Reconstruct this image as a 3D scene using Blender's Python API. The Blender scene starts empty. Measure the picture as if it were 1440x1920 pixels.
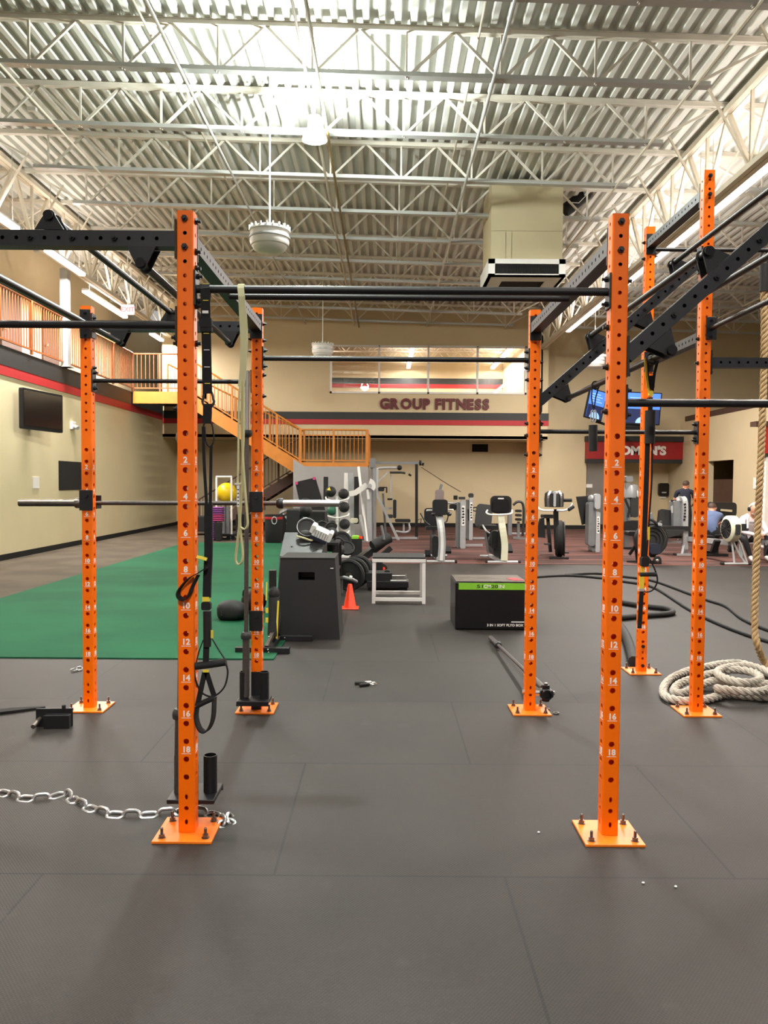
import bpy, bmesh, math, random
from mathutils import Vector, Matrix, Euler, Quaternion
random.seed(7)
C = bpy.context.scene.collection
PI = math.pi
# ------------------------------------------------------------------ camera
CAM_H = 1.546
FPX = 1450.0
cam_d = bpy.data.cameras.new('camera'); cam = bpy.data.objects.new('camera', cam_d); C.objects.link(cam)
cam_d.sensor_fit = 'VERTICAL'; cam_d.sensor_height = 36.0; cam_d.sensor_width = 27.0
cam_d.lens = FPX / 1920.0 * 36.0
cam_d.clip_start = 0.05; cam_d.clip_end = 200
CAM_R = Matrix.Rotation(math.radians(90 - 2.17), 3, 'X') @ Matrix.Rotation(math.radians(0.40), 3, 'Z')
cam.location = (0, 0, CAM_H); cam.rotation_euler = CAM_R.to_euler()
bpy.context.scene.camera = cam

def at(px, py, Y):
    """point of the place that lies Y metres in front of the viewpoint along a sight line"""
    d = CAM_R @ Vector(((px - 720) / FPX, -(py - 960) / FPX, -1))
    return Vector((0, 0, CAM_H)) + d * (Y / d.y)

def fl(px, py, z=0.0):
    d = CAM_R @ Vector(((px - 720) / FPX, -(py - 960) / FPX, -1))
    return Vector((0, 0, CAM_H)) + d * ((z - CAM_H) / d.z)

# ------------------------------------------------------------------ world, exposure
sc = bpy.context.scene
sc.view_settings.view_transform = 'Standard'; sc.view_settings.look = 'None'
sc.view_settings.gamma = 1.0; sc.view_settings.use_curve_mapping = False
sc.view_settings.exposure = 0.0
w = bpy.data.worlds.new('world'); sc.world = w; w.use_nodes = True
w.node_tree.nodes['Background'].inputs[0].default_value = (0.95, 0.93, 0.9, 1)
w.node_tree.nodes['Background'].inputs[1].default_value = 0.45
sc.cycles.max_bounces = 8; sc.cycles.diffuse_bounces = 4; sc.cycles.glossy_bounces = 3
sc.cycles.transmission_bounces = 6; sc.cycles.sample_clamp_indirect = 6.0
sc.cycles.caustics_reflective = False; sc.cycles.caustics_refractive = False

def lamp_light(name, loc, watts, col, radius=0.15, parent=None):
    l = bpy.data.lights.new(name, 'POINT'); l.energy = watts; l.color = col; l.shadow_soft_size = radius
    o = bpy.data.objects.new(name, l); C.objects.link(o); o.location = loc
    if parent: o.parent = parent
    return o

def tube_light(name, loc, length, watts, col, parent=None, up=False):
    """the light of a fluorescent row along Y, shining down"""
    l = bpy.data.lights.new(name, 'AREA'); l.shape = 'RECTANGLE'; l.size = 0.16; l.size_y = length
    l.energy = watts; l.color = col
    o = bpy.data.objects.new(name, l); C.objects.link(o); o.location = loc
    if up: o.rotation_euler = (PI, 0, 0)
    if parent: o.parent = parent
    return o

# light levels of the lamps the hall has
W_MAIN, W_UP, W_BAY, W_ROW = 1050, 1500, 1050, 280
COL_MAIN = (0.93, 1.0, 0.94); COL_BAY = (1.0, 0.92, 0.85); COL_ROW = (1.0, 0.92, 0.85)

# ------------------------------------------------------------------ materials
def lin(c):
    return tuple(((v / 255.0) / 12.92 if v / 255.0 <= 0.04045 else ((v / 255.0 + 0.055) / 1.055) ** 2.4) for v in c)

def mat(name, rgb, rough=0.6, metal=0.0, var=0.08, scale=6.0, bump=0.0, bscale=60.0, spec=0.5, emit=None, estr=0.0, coat=0.0):
    m = bpy.data.materials.new(name); m.use_nodes = True
    nt = m.node_tree; N = nt.nodes; L = nt.links; b = N['Principled BSDF']
    c = lin(rgb)
    b.inputs['Roughness'].default_value = rough; b.inputs['Metallic'].default_value = metal
    b.inputs['Specular IOR Level'].default_value = spec
    if coat: b.inputs['Coat Weight'].default_value = coat; b.inputs['Coat Roughness'].default_value = 0.15
    tc = N.new('ShaderNodeTexCoord')
    n = N.new('ShaderNodeTexNoise'); n.inputs['Scale'].default_value = scale; n.inputs['Detail'].default_value = 4
    L.new(tc.outputs['Object'], n.inputs['Vector'])
    r = N.new('ShaderNodeValToRGB')
    r.color_ramp.elements[0].position = 0.3; r.color_ramp.elements[1].position = 0.7
    r.color_ramp.elements[0].color = tuple(v * (1 - var) for v in c) + (1,)
    r.color_ramp.elements[1].color = tuple(min(1, v * (1 + var)) for v in c) + (1,)
    L.new(n.outputs['Fac'], r.inputs['Fac']); L.new(r.outputs['Color'], b.inputs['Base Color'])
    if bump:
        n2 = N.new('ShaderNodeTexNoise'); n2.inputs['Scale'].default_value = bscale; n2.inputs['Detail'].default_value = 2
        L.new(tc.outputs['Object'], n2.inputs['Vector'])
        bp = N.new('ShaderNodeBump'); bp.inputs['Strength'].default_value = bump; bp.inputs['Distance'].default_value = 0.01
        L.new(n2.outputs['Fac'], bp.inputs['Height']); L.new(bp.outputs['Normal'], b.inputs['Normal'])
    if emit:
        b.inputs['Emission Color'].default_value = lin(emit) + (1,); b.inputs['Emission Strength'].default_value = estr
    return m

def nodes_of(m):
    nt = m.node_tree
    return nt.nodes, nt.links, nt.nodes['Principled BSDF']

M = {}
M['orange'] = mat('orange_powder_coat', (252, 112, 0), 0.34, var=0.05, scale=9, bump=0.04, bscale=300, spec=0.4)
M['plate_orange'] = mat('orange_base_plate_paint', (243, 122, 22), 0.4, var=0.08, scale=20)
M['black'] = mat('black_powder_coat', (17, 18, 21), 0.42, var=0.12, bump=0.05, bscale=400)
M['beam'] = mat('charcoal_powder_coat', (30, 31, 35), 0.45, var=0.12, bump=0.05, bscale=400)
M['rubber'] = mat('black_rubber', (14, 14, 15), 0.75, var=0.15)
M['darkgrey'] = mat('dark_grey_plastic', (36, 37, 38), 0.5, var=0.1)
M['web'] = mat('black_webbing', (9, 9, 11), 0.85, var=0.2, scale=80, bump=0.3, bscale=500)
M['yellow'] = mat('yellow_webbing', (222, 200, 60), 0.7, var=0.1)
M['chrome'] = mat('bright_steel', (205, 203, 200), 0.22, 1.0, var=0.05)
M['steel'] = mat('worn_steel', (120, 112, 106), 0.38, 0.9, var=0.15, scale=20)
M['zinc'] = mat('galvanised_steel', (168, 168, 168), 0.34, 0.85, var=0.1, scale=30)
M['knurl'] = mat('dark_knurled_steel', (92, 86, 84), 0.45, 0.75, var=0.12, scale=60, bump=0.2, bscale=700)
M['white'] = mat('white_paint', (226, 224, 220), 0.45, var=0.03)
M['whitetext'] = mat('white_print', (240, 236, 232), 0.6, var=0.02)
M['cream'] = mat('cream_steel_paint', (218, 208, 190), 0.55, var=0.05)
M['deck'] = mat('painted_steel_deck', (222, 222, 216), 0.5, var=0.06, scale=1.2)
M['chord'] = mat('painted_joist_steel', (218, 212, 200), 0.5, var=0.05, scale=4)
M['galvchord'] = mat('bright_joist_chord', (190, 192, 190), 0.35, 0.35, var=0.05, scale=4)
M['wall'] = mat('tan_wall_paint', (204, 187, 152), 0.75, var=0.025, scale=1.5, bump=0.05, bscale=90)
M['wall_l'] = mat('pale_olive_wall_paint', (212, 201, 164), 0.75, var=0.025, scale=1.5, bump=0.05, bscale=90)
M['wall_g'] = mat('grey_stair_wall_paint', (150, 148, 146), 0.7, var=0.08, scale=2.0)
M['bandk'] = mat('charcoal_band_paint', (38, 40, 40), 0.6, var=0.05)
M['bandr'] = mat('red_band_paint', (170, 34, 38), 0.6, var=0.05)
M['signred'] = mat('red_sign_panel', (158, 22, 24), 0.5, var=0.05)
M['letter'] = mat('dark_red_letters', (92, 12, 20), 0.5, var=0.05)
M['woodor'] = mat('orange_stained_steel', (190, 118, 40), 0.45, var=0.1, scale=5)
M['rail'] = mat('orange_rail_paint', (150, 84, 40), 0.45, var=0.08)
M['darkwood'] = mat('dark_brown_board', (70, 46, 34), 0.6, var=0.15)
M['duct'] = mat('beige_duct_paint', (186, 174, 142), 0.6, var=0.04, scale=2)
M['dark'] = mat('matt_black', (7, 7, 8), 0.8, var=0.2)
M['boxblk'] = mat('black_plywood_paint', (19, 19, 21), 0.5, var=0.12, scale=3)
M['vinyl'] = mat('black_vinyl', (8, 8, 12), 0.32, var=0.15, scale=3, bump=0.08, bscale=14)
M['lime'] = mat('lime_green_print', (130, 196, 50), 0.5, var=0.04)
M['limetext'] = mat('dark_green_print', (44, 74, 22), 0.5, var=0.04)
M['cone'] = mat('traffic_orange_plastic', (250, 62, 20), 0.4, var=0.05)
M['ballyel'] = mat('yellow_ball_rubber', (212, 180, 10), 0.35, var=0.05)
M['purple'] = mat('purple_step_plastic', (140, 70, 150), 0.5, var=0.05)
M['pink'] = mat('pink_step_plastic', (190, 60, 120), 0.5, var=0.05)
M['greenball'] = mat('green_ball_rubber', (28, 90, 66), 0.6, var=0.1)
M['rope_tan'] = mat('tan_manila_rope', (176, 150, 108), 0.85, var=0.18, scale=30, bump=0.4, bscale=160)
M['rope_grey'] = mat('grey_cotton_rope', (182, 176, 164), 0.9, var=0.12, scale=20, bump=0.4, bscale=160)
M['band'] = mat('pale_olive_latex', (188, 184, 140), 0.55, var=0.08, scale=12)
M['silver'] = mat('silver_machine_paint', (176, 178, 180), 0.35, 0.3, var=0.05)
M['greym'] = mat('grey_machine_paint', (120, 122, 124), 0.4, 0.2, var=0.06)
M['pad'] = mat('black_upholstery', (13, 13, 15), 0.5, var=0.1, bump=0.08, bscale=120)
M['pale'] = mat('pale_cream_plastic', (214, 212, 186), 0.5, var=0.04)
M['screenoff'] = mat('dark_screen', (16, 15, 16), 0.15, var=0.05)
M['skin'] = mat('skin', (206, 150, 124), 0.55, var=0.06, scale=12)
M['hairbrown'] = mat('brown_hair', (62, 42, 30), 0.7, var=0.2, scale=60)
M['hairgrey'] = mat('grey_hair', (176, 168, 160), 0.7, var=0.15, scale=60)
M['navy'] = mat('navy_cotton', (22, 26, 44), 0.85, var=0.12, scale=14)
M['bluetee'] = mat('blue_grey_cotton', (82, 96, 130), 0.85, var=0.12, scale=14)
M['whitetee'] = mat('white_cotton', (226, 216, 218), 0.85, var=0.04, scale=14)
M['blackpants'] = mat('black_trousers', (18, 18, 22), 0.85, var=0.2, scale=14)
M['shoe'] = mat('white_shoe', (210, 208, 204), 0.6, var=0.05)
M['mirrorgrey'] = mat('brushed_metal_partition', (150, 150, 150), 0.35, 0.7, var=0.06, scale=1)
M['paper'] = mat('white_paper', (232, 230, 226), 0.7, var=0.02)
M['conduit'] = mat('olive_conduit', (128, 112, 74), 0.5, 0.2, var=0.05)
M['brass'] = mat('yellow_brass', (200, 170, 80), 0.3, 0.8, var=0.05)
M['lampglow'] = mat('glowing_lamp_lens', (255, 255, 250), 0.4, emit=(245, 255, 245), estr=14.0)
M['tubeglow'] = mat('glowing_tube_lens', (255, 255, 250), 0.4, emit=(255, 248, 240), estr=4.0)
M['exitred'] = mat('exit_letters_glow', (230, 40, 50), 0.5, emit=(240, 50, 60), estr=1.0)
M['exitwhite'] = mat('exit_sign_face', (240, 226, 220), 0.5, emit=(255, 225, 220), estr=0.5)
M['scrblue'] = mat('screen_blue', (70, 120, 230), 0.3, emit=(88, 142, 250), estr=0.8)
M['scrlight'] = mat('screen_light_blue', (130, 180, 250), 0.3, emit=(150, 195, 255), estr=0.9)
M['scrdark'] = mat('screen_dark_blue', (22, 32, 66), 0.3, emit=(36, 48, 92), estr=0.6)

def glass_mat():
    m = bpy.data.materials.new('window_glass'); m.use_nodes = True
    N, L, b = nodes_of(m)
    b.inputs['Base Color'].default_value = (0.97, 0.98, 0.98, 1)
    b.inputs['Roughness'].default_value = 0.0
    b.inputs['Transmission Weight'].default_value = 1.0; b.inputs['IOR'].default_value = 1.5
    return m
M['glass'] = glass_mat()

def math_node(N, L, op, a, b=None):
    n = N.new('ShaderNodeMath'); n.operation = op
    for i, v in enumerate((a, b)):
        if v is None: continue
        if isinstance(v, (int, float)): n.inputs[i].default_value = v
        else: L.new(v, n.inputs[i])
    return n.outputs[0]

def rubber_floor():
    m = bpy.data.materials.new('rubber_mat_floor'); m.use_nodes = True
    N, L, b = nodes_of(m)
    tc = N.new('ShaderNodeTexCoord')
    mp = N.new('ShaderNodeMapping'); mp.inputs['Location'].default_value = (1.33, -2.985, 0)
    L.new(tc.outputs['Object'], mp.inputs['Vector'])
    br = N.new('ShaderNodeTexBrick'); br.offset = 0.5; br.offset_frequency = 2
    br.inputs['Scale'].default_value = 1.0; br.inputs['Brick Width'].default_value = 1.815
    br.inputs['Row Height'].default_value = 1.217; br.inputs['Mortar Size'].default_value = 0.0055
    br.inputs['Mortar Smooth'].default_value = 0.1; br.inputs['Bias'].default_value = 0.0
    br.inputs['Color1'].default_value = lin((40, 36, 33)) + (1,)
    br.inputs['Color2'].default_value = lin((34, 32, 29)) + (1,)
    br.inputs['Mortar'].default_value = lin((8, 8, 8)) + (1,)
    L.new(mp.outputs['Vector'], br.inputs['Vector'])
    n1 = N.new('ShaderNodeTexNoise'); n1.inputs['Scale'].default_value = 0.9; n1.inputs['Detail'].default_value = 5
    L.new(tc.outputs['Object'], n1.inputs['Vector'])
    r1 = N.new('ShaderNodeValToRGB'); r1.color_ramp.elements[0].position = 0.35; r1.color_ramp.elements[1].position = 0.7
    r1.color_ramp.elements[0].color = (0.84, 0.78, 0.75, 1); r1.color_ramp.elements[1].color = (1.12, 1.13, 1.08, 1)
    L.new(n1.outputs['Fac'], r1.inputs['Fac'])
    mx = N.new('ShaderNodeMix'); mx.data_type = 'RGBA'; mx.blend_type = 'MULTIPLY'; mx.inputs[0].default_value = 1.0
    L.new(br.outputs['Color'], mx.inputs[6]); L.new(r1.outputs['Color'], mx.inputs[7])
    # pale chalky scuffs
    n2 = N.new('ShaderNodeTexNoise'); n2.inputs['Scale'].default_value = 3.2; n2.inputs['Detail'].default_value = 8
    n2.inputs['Roughness'].default_value = 0.7
    L.new(tc.outputs['Object'], n2.inputs['Vector'])
    r2 = N.new('ShaderNodeValToRGB'); r2.color_ramp.elements[0].position = 0.6; r2.color_ramp.elements[1].position = 0.85
    r2.color_ramp.elements[0].color = (0, 0, 0, 1); r2.color_ramp.elements[1].color = (0.35, 0.35, 0.35, 1)
    L.new(n2.outputs['Fac'], r2.inputs['Fac'])
    mx2 = N.new('ShaderNodeMix'); mx2.data_type = 'RGBA'
    L.new(r2.outputs['Color'], mx2.inputs[0]); L.new(mx.outputs[2], mx2.inputs[6])
    mx2.inputs[7].default_value = lin((88, 82, 76)) + (1,)
    # raised studs, one centimetre apart
    sx = N.new('ShaderNodeSeparateXYZ'); L.new(tc.outputs['Object'], sx.inputs[0])
    s1 = math_node(N, L, 'SINE', math_node(N, L, 'MULTIPLY', sx.outputs[0], 2 * PI / 0.013))
    s2 = math_node(N, L, 'SINE', math_node(N, L, 'MULTIPLY', sx.outputs[1], 2 * PI / 0.016))
    st = math_node(N, L, 'MULTIPLY', s1, s2)
    r3 = N.new('ShaderNodeMapRange'); r3.inputs[1].default_value = -0.2; r3.inputs[2].default_value = 0.7
    L.new(st, r3.inputs[0])
    mx3 = N.new('ShaderNodeMix'); mx3.data_type = 'RGBA'; mx3.blend_type = 'MULTIPLY'; mx3.inputs[0].default_value = 1.0
    rr = N.new('ShaderNodeValToRGB'); rr.color_ramp.elements[0].color = (0.8, 0.8, 0.8, 1); rr.color_ramp.elements[1].color = (1.08, 1.08, 1.08, 1)
    L.new(r3.outputs[0], rr.inputs['Fac'])
    L.new(mx2.outputs[2], mx3.inputs[6]); L.new(rr.outputs['Color'], mx3.inputs[7])
    L.new(mx3.outputs[2], b.inputs['Base Color'])
    bp = N.new('ShaderNodeBump'); bp.inputs['Strength'].default_value = 0.35; bp.inputs['Distance'].default_value = 0.002
    L.new(r3.outputs[0], bp.inputs['Height']); L.new(bp.outputs['Normal'], b.inputs['Normal'])
    b.inputs['Roughness'].default_value = 0.62; b.inputs['Specular IOR Level'].default_value = 0.35
    return m
M['floor'] = rubber_floor()

def streak_mat(name, c1, c2, sx, sy, rough=0.9, bump=0.3):
    m = bpy.data.materials.new(name); m.use_nodes = True
    N, L, b = nodes_of(m)
    tc = N.new('ShaderNodeTexCoord'); mp = N.new('ShaderNodeMapping'); mp.inputs['Scale'].default_value = (sx, sy, 1)
    L.new(tc.outputs['Object'], mp.inputs['Vector'])
    n = N.new('ShaderNodeTexNoise'); n.inputs['Scale'].default_value = 1; n.inputs['Detail'].default_value = 4
    L.new(mp.outputs['Vector'], n.inputs['Vector'])
    r = N.new('ShaderNodeValToRGB'); r.color_ramp.elements[0].position = 0.4; r.color_ramp.elements[1].position = 0.6
    r.color_ramp.elements[0].color = lin(c1) + (1,); r.color_ramp.elements[1].color = lin(c2) + (1,)
    L.new(n.outputs['Fac'], r.inputs['Fac']); L.new(r.outputs['Color'], b.inputs['Base Color'])
    n2 = N.new('ShaderNodeTexNoise'); n2.inputs['Scale'].default_value = 220
    L.new(tc.outputs['Object'], n2.inputs['Vector'])
    bp = N.new('ShaderNodeBump'); bp.inputs['Strength'].default_value = bump; bp.inputs['Distance'].default_value = 0.01
    L.new(n2.outputs['Fac'], bp.inputs['Height']); L.new(bp.outputs['Normal'], b.inputs['Normal'])
    b.inputs['Roughness'].default_value = rough; b.inputs['Specular IOR Level'].default_value = 0.2
    return m
M['turf'] = streak_mat('green_turf', (17, 74, 49), (22, 84, 55), 0.6, 0.8)
M['carpet'] = streak_mat('reddish_brown_striped_carpet', (62, 46, 43), (98, 66, 60), 0.35, 3.0)
M['carpet_l'] = streak_mat('grey_brown_carpet', (70, 62, 52), (82, 74, 62), 1.2, 1.2)

# ------------------------------------------------------------------ mesh helpers
class MB:
    """collects shapes and links them as one mesh object"""
    def __init__(self):
        self.v = []; self.f = []; self.s = []; self.m = []; self.mi = 0; self.X = Matrix.Identity(4)
    def add(self, vs, fs, smooth=False):
        n = len(self.v)
        self.v += [self.X @ Vector(p) for p in vs]
        for f in fs:
            self.f.append(tuple(n + i for i in f)); self.s.append(smooth); self.m.append(self.mi)
        return self
    def box(self, c, s, rot=None):
        c = Vector(c); h = Vector(s) / 2
        R = rot if isinstance(rot, Matrix) else (Euler(rot).to_matrix() if rot else Matrix.Identity(3))
        vs = [c + R @ Vector((x * h.x, y * h.y, z * h.z)) for z in (-1, 1) for y in (-1, 1) for x in (-1, 1)]
        return self.add(vs, [(0, 2, 3, 1), (4, 5, 7, 6), (0, 1, 5, 4), (2, 6, 7, 3), (0, 4, 6, 2), (1, 3, 7, 5)])
    def span(self, x0, x1, y0, y1, z0, z1):
        return self.box(((x0 + x1) / 2, (y0 + y1) / 2, (z0 + z1) / 2), (abs(x1 - x0), abs(y1 - y0), abs(z1 - z0)))
    def rbox(self, c, s, r=0.02, n=3, rot=None):
        """box with rounded vertical profile corners in XZ, extruded along Y"""
        sx, sy, sz = s; pts = []
        r = min(r, sx / 2 - 1e-4, sz / 2 - 1e-4)
        for (qx, qz, a0) in ((1, 1, 0), (-1, 1, 90), (-1, -1, 180), (1, -1, 270)):
            for k in range(n + 1):
                a = math.radians(a0 + 90 * k / n)
                pts.append((qx * (sx / 2 - r) + r * math.cos(a), qz * (sz / 2 - r) + r * math.sin(a)))
        R = rot if isinstance(rot, Matrix) else (Euler(rot).to_matrix() if rot else Matrix.Identity(3))
        c = Vector(c); k = len(pts)
        vs = [c + R @ Vector((x, -sy / 2, z)) for x, z in pts] + [c + R @ Vector((x, sy / 2, z)) for x, z in pts]
        fs = [tuple(range(k)), tuple(range(2 * k - 1, k - 1, -1))] + [(i, i + k, (i + 1) % k + k, (i + 1) % k) for i in range(k)]
        return self.add(vs, fs)
    def bar(self, p0, p1, w, h=None, up=(0, 0, 1)):
        """square bar between two points"""
        p0 = Vector(p0); p1 = Vector(p1); h = h or w
        d = (p1 - p0); L = d.length
        if L < 1e-6: return self
        y = d / L; u = Vector(up)
        if abs(y.dot(u)) > 0.98: u = Vector((1, 0, 0)) if abs(y.x) < 0.9 else Vector((0, 1, 0))
        x = y.cross(u).normalized(); z = x.cross(y)
        R = Matrix((x, y, z)).transposed()
        return self.box((p0 + p1) / 2, (w, L, h), R)
    def cyl(self, p0, p1, r, r2=None, n=14, caps=True, smooth=True):
        p0 = Vector(p0); p1 = Vector(p1); r2 = r if r2 is None else r2
        d = (p1 - p0).normalized(); u = Vector((0, 0, 1)) if abs(d.z) < 0.9 else Vector((1, 0, 0))
        x = d.cross(u).normalized(); y = d.cross(x)
        vs = []
        for p, q in ((p0, r), (p1, r2)):
            vs += [p + (x * math.cos(2 * PI * i / n) + y * math.sin(2 * PI * i / n)) * q for i in range(n)]
        self.add(vs, [(i, (i + 1) % n, n + (i + 1) % n, n + i) for i in range(n)], smooth)
        if caps: self.add(vs, [tuple(range(n - 1, -1, -1)), tuple(range(n, 2 * n))])
        return self
    def pipe(self, p0, p1, ro, ri, n=16):
        """open hollow tube"""
        p0 = Vector(p0); p1 = Vector(p1); d = (p1 - p0).normalized()
        u = Vector((0, 0, 1)) if abs(d.z) < 0.9 else Vector((1, 0, 0)); x = d.cross(u).normalized(); y = d.cross(x)
        vs = []
        for p, q in ((p0, ro), (p1, ro), (p1, ri), (p0 + d * 0.004, ri)):
            vs += [p + (x * math.cos(2 * PI * i / n) + y * math.sin(2 * PI * i / n)) * q for i in range(n)]
        for k, sm in ((0, True), (1, False), (2, True)):
            self.add(vs[k * n:(k + 2) * n], [(i, (i + 1) % n, n + (i + 1) % n, n + i) for i in range(n)], sm)
        self.add(vs[3 * n:], [tuple(range(n))])
        return self.add([vs[i] for i in range(n)], [tuple(range(n - 1, -1, -1))])
    def tube(self, pts, r, n=10, closed=False, caps=True, smooth=True):
        P = [Vector(p) for p in pts]; k = len(P)
        rs = r if isinstance(r, (list, tuple)) else [r] * k
        T = []
        for i in range(k):
            a = P[(i - 1) % k] if (closed or i > 0) else P[i]; b = P[(i + 1) % k] if (closed or i < k - 1) else P[i]
            T.append((b - a).normalized())
        u = Vector((0, 0, 1)) if abs(T[0].z) < 0.9 else Vector((1, 0, 0))
        x = T[0].cross(u).normalized(); vs = []
        for i in range(k):
            x = (x - T[i] * x.dot(T[i])).normalized(); y = T[i].cross(x)
            vs += [P[i] + (x * math.cos(2 * PI * j / n) + y * math.sin(2 * PI * j / n)) * rs[i] for j in range(n)]
        m = k if closed else k - 1
        fs = [(i * n + j, i * n + (j + 1) % n, ((i + 1) % k) * n + (j + 1) % n, ((i + 1) % k) * n + j) for i in range(m) for j in range(n)]
        self.add(vs, fs, smooth)
        if caps and not closed: self.add(vs, [tuple(range(n - 1, -1, -1)), tuple(range((k - 1) * n, k * n))])
        return self
    def ribbon(self, pts, w, t=0.003, wdir=(1, 0, 0), closed=False):
        """flat strap along a path; wdir is the direction of its width"""
        P = [Vector(p) for p in pts]; k = len(P); vs = []
        ws = w if isinstance(w, (list, tuple)) else [w] * k
        for i in range(k):
            a = P[(i - 1) % k] if (closed or i > 0) else P[i]; b = P[(i + 1) % k] if (closed or i < k - 1) else P[i]
            T = (b - a).normalized(); W = Vector(wdir); W = (W - T * W.dot(T))
            W = W.normalized() if W.length > 1e-3 else T.orthogonal().normalized()
            Nn = T.cross(W)
            for (q, s) in ((-1, -1), (1, -1), (1, 1), (-1, 1)):
                vs.append(P[i] + W * (q * ws[i] / 2) + Nn * (s * t / 2))
        m = k if closed else k - 1
        fs = [(i * 4 + j, i * 4 + (j + 1) % 4, ((i + 1) % k) * 4 + (j + 1) % 4, ((i + 1) % k) * 4 + j) for i in range(m) for j in range(4)]
        if not closed: fs += [(3, 2, 1, 0), tuple(range((k - 1) * 4, k * 4))]
        return self.add(vs, fs)
    def ball(self, c, r, n=16, m=10, rot=None):
        c = Vector(c); r = Vector(r) if not isinstance(r, (int, float)) else Vector((r, r, r))
        R = Euler(rot).to_matrix() if rot else Matrix.Identity(3)
        vs = [c + R @ Vector((0, 0, r.z))]
        for i in range(1, m):
            t = PI * i / m
            vs += [c + R @ Vector((r.x * math.sin(t) * math.cos(2 * PI * j / n), r.y * math.sin(t) * math.sin(2 * PI * j / n), r.z * math.cos(t))) for j in range(n)]
        vs.append(c + R @ Vector((0, 0, -r.z))); e = len(vs) - 1
        fs = [(0, 1 + j, 1 + (j + 1) % n) for j in range(n)]
        fs += [(1 + i * n + j, 1 + (i + 1) * n + j, 1 + (i + 1) * n + (j + 1) % n, 1 + i * n + (j + 1) % n) for i in range(m - 2) for j in range(n)]
        fs += [(e, 1 + (m - 2) * n + (j + 1) % n, 1 + (m - 2) * n + j) for j in range(n)]
        return self.add(vs, fs, True)
    def lathe(self, prof, c=(0, 0, 0), axis='Z', n=24, smooth=True):
        c = Vector(c); k = len(prof); vs = []
        for (r, h) in prof:
            for j in range(n):
                a = 2 * PI * j / n; p = (r * math.cos(a), r * math.sin(a), h)
                if axis == 'Y': p = (p[0], p[2], p[1])
                if axis == 'X': p = (p[2], p[0], p[1])
                vs.append(c + Vector(p))
        fs = [(i * n + j, i * n + (j + 1) % n, (i + 1) * n + (j + 1) % n, (i + 1) * n + j) for i in range(k - 1) for j in range(n)]
        self.add(vs, fs, smooth)
        if prof[0][0] > 1e-5: self.add(vs[:n], [tuple(range(n - 1, -1, -1))])
        if prof[-1][0] > 1e-5: self.add(vs[-n:], [tuple(range(n))])
        return self
    def prism(self, poly, o, u, v, t):
        """polygon in the plane o + a u + b v, thickness t along u x v"""
        o = Vector(o); u = Vector(u); v = Vector(v); nn = u.cross(v).normalized() * t; k = len(poly)
        vs = [o + u * a + v * b for a, b in poly]; vs += [p + nn for p in vs]
        return self.add(vs, [tuple(range(k - 1, -1, -1)), tuple(range(k, 2 * k))] + [(i, (i + 1) % k, (i + 1) % k + k, i + k) for i in range(k)])
    def panel(self, o, u, v, w, L, holes, t=0.005, n=14):
        """rectangular plate (w along u, L along v) pierced by round holes [(pos, radius)] on its middle line, rims turned inward"""
        o = Vector(o); u = Vector(u); v = Vector(v); nn = u.cross(v).normalized()
        holes = sorted(holes); pos = 0.0
        P = lambda a, b, d=0: o + u * a + v * b - nn * d
        for (p, r, *el) in holes:
            e = el[0] if el else 1.0
            h = max(r * e, r) * 1.35
            a, b = p - h, p + h
            if a > pos + 1e-6: self.add([P(0, pos), P(w, pos), P(w, a), P(0, a)], [(0, 1, 2, 3)])
            vs = []
            for j in range(n):
                an = 2 * PI * (j + 0.5) / n; ca, sa = math.cos(an), math.sin(an)
                kx = (w / 2) / abs(ca) if abs(ca) > 1e-6 else 1e9; ky = h / abs(sa) if abs(sa) > 1e-6 else 1e9
                k = min(kx, ky)
                vs.append((w / 2 + ca * k, p + sa * k))
            # snap the four nearest to the corners
            for (cx, cy) in ((0, a), (w, a), (w, b), (0, b)):
                i = min(range(n), key=lambda q: (vs[q][0] - cx) ** 2 + (vs[q][1] - cy) ** 2); vs[i] = (cx, cy)
            ring = [P(x, y) for x, y in vs]
            c0 = [P(w / 2 + r * math.cos(2 * PI * (j + 0.5) / n), p + e * r * math.sin(2 * PI * (j + 0.5) / n)) for j in range(n)]
            c1 = [q - nn * t for q in c0]
            self.add(ring + c0 + c1, [(j, (j + 1) % n, n + (j + 1) % n, n + j) for j in range(n)] + [(n + j, n + (j + 1) % n, 2 * n + (j + 1) % n, 2 * n + j) for j in range(n)])
            pos = b
        if L > pos + 1e-6: self.add([P(0, pos), P(w, pos), P(w, L), P(0, L)], [(0, 1, 2, 3)])
        return self
    def build(self, name, material, parent=None, bevel=0.0, kind=None):
        me = bpy.data.meshes.new(name)
        me.from_pydata([tuple(p) for p in self.v], [], self.f)
        mats = material if isinstance(material, (list, tuple)) else [material]
        for m in mats: me.materials.append(M[m] if isinstance(m, str) else m)
        me.polygons.foreach_set('use_smooth', self.s)
        me.polygons.foreach_set('material_index', self.m)
        me.update()
        if any(self.s): me.set_sharp_from_angle(angle=math.radians(42))
        o = bpy.data.objects.new(name, me); C.objects.link(o)
        if parent: o.parent = parent
        if bevel:
            bm = o.modifiers.new('bevel', 'BEVEL'); bm.width = bevel; bm.segments = 2; bm.limit_method = 'ANGLE'; bm.angle_limit = math.radians(40)
        if kind: o['kind'] = kind
        return o

def thing(name, label, cat, loc=(0, 0, 0), rotz=0.0, group=None):
    o = bpy.data.objects.new(name, None); C.objects.link(o)
    o.empty_display_size = 0.1
    o.location = loc; o.rotation_euler = (0, 0, rotz); o['label'] = label; o['category'] = cat
    if group: o['group'] = group
    return o

def tag(o, label, cat, group=None):
    o['label'] = label; o['category'] = cat
    if group: o['group'] = group
    return o

def kids(o): return [c for c in C.objects if c.parent == o]

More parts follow.
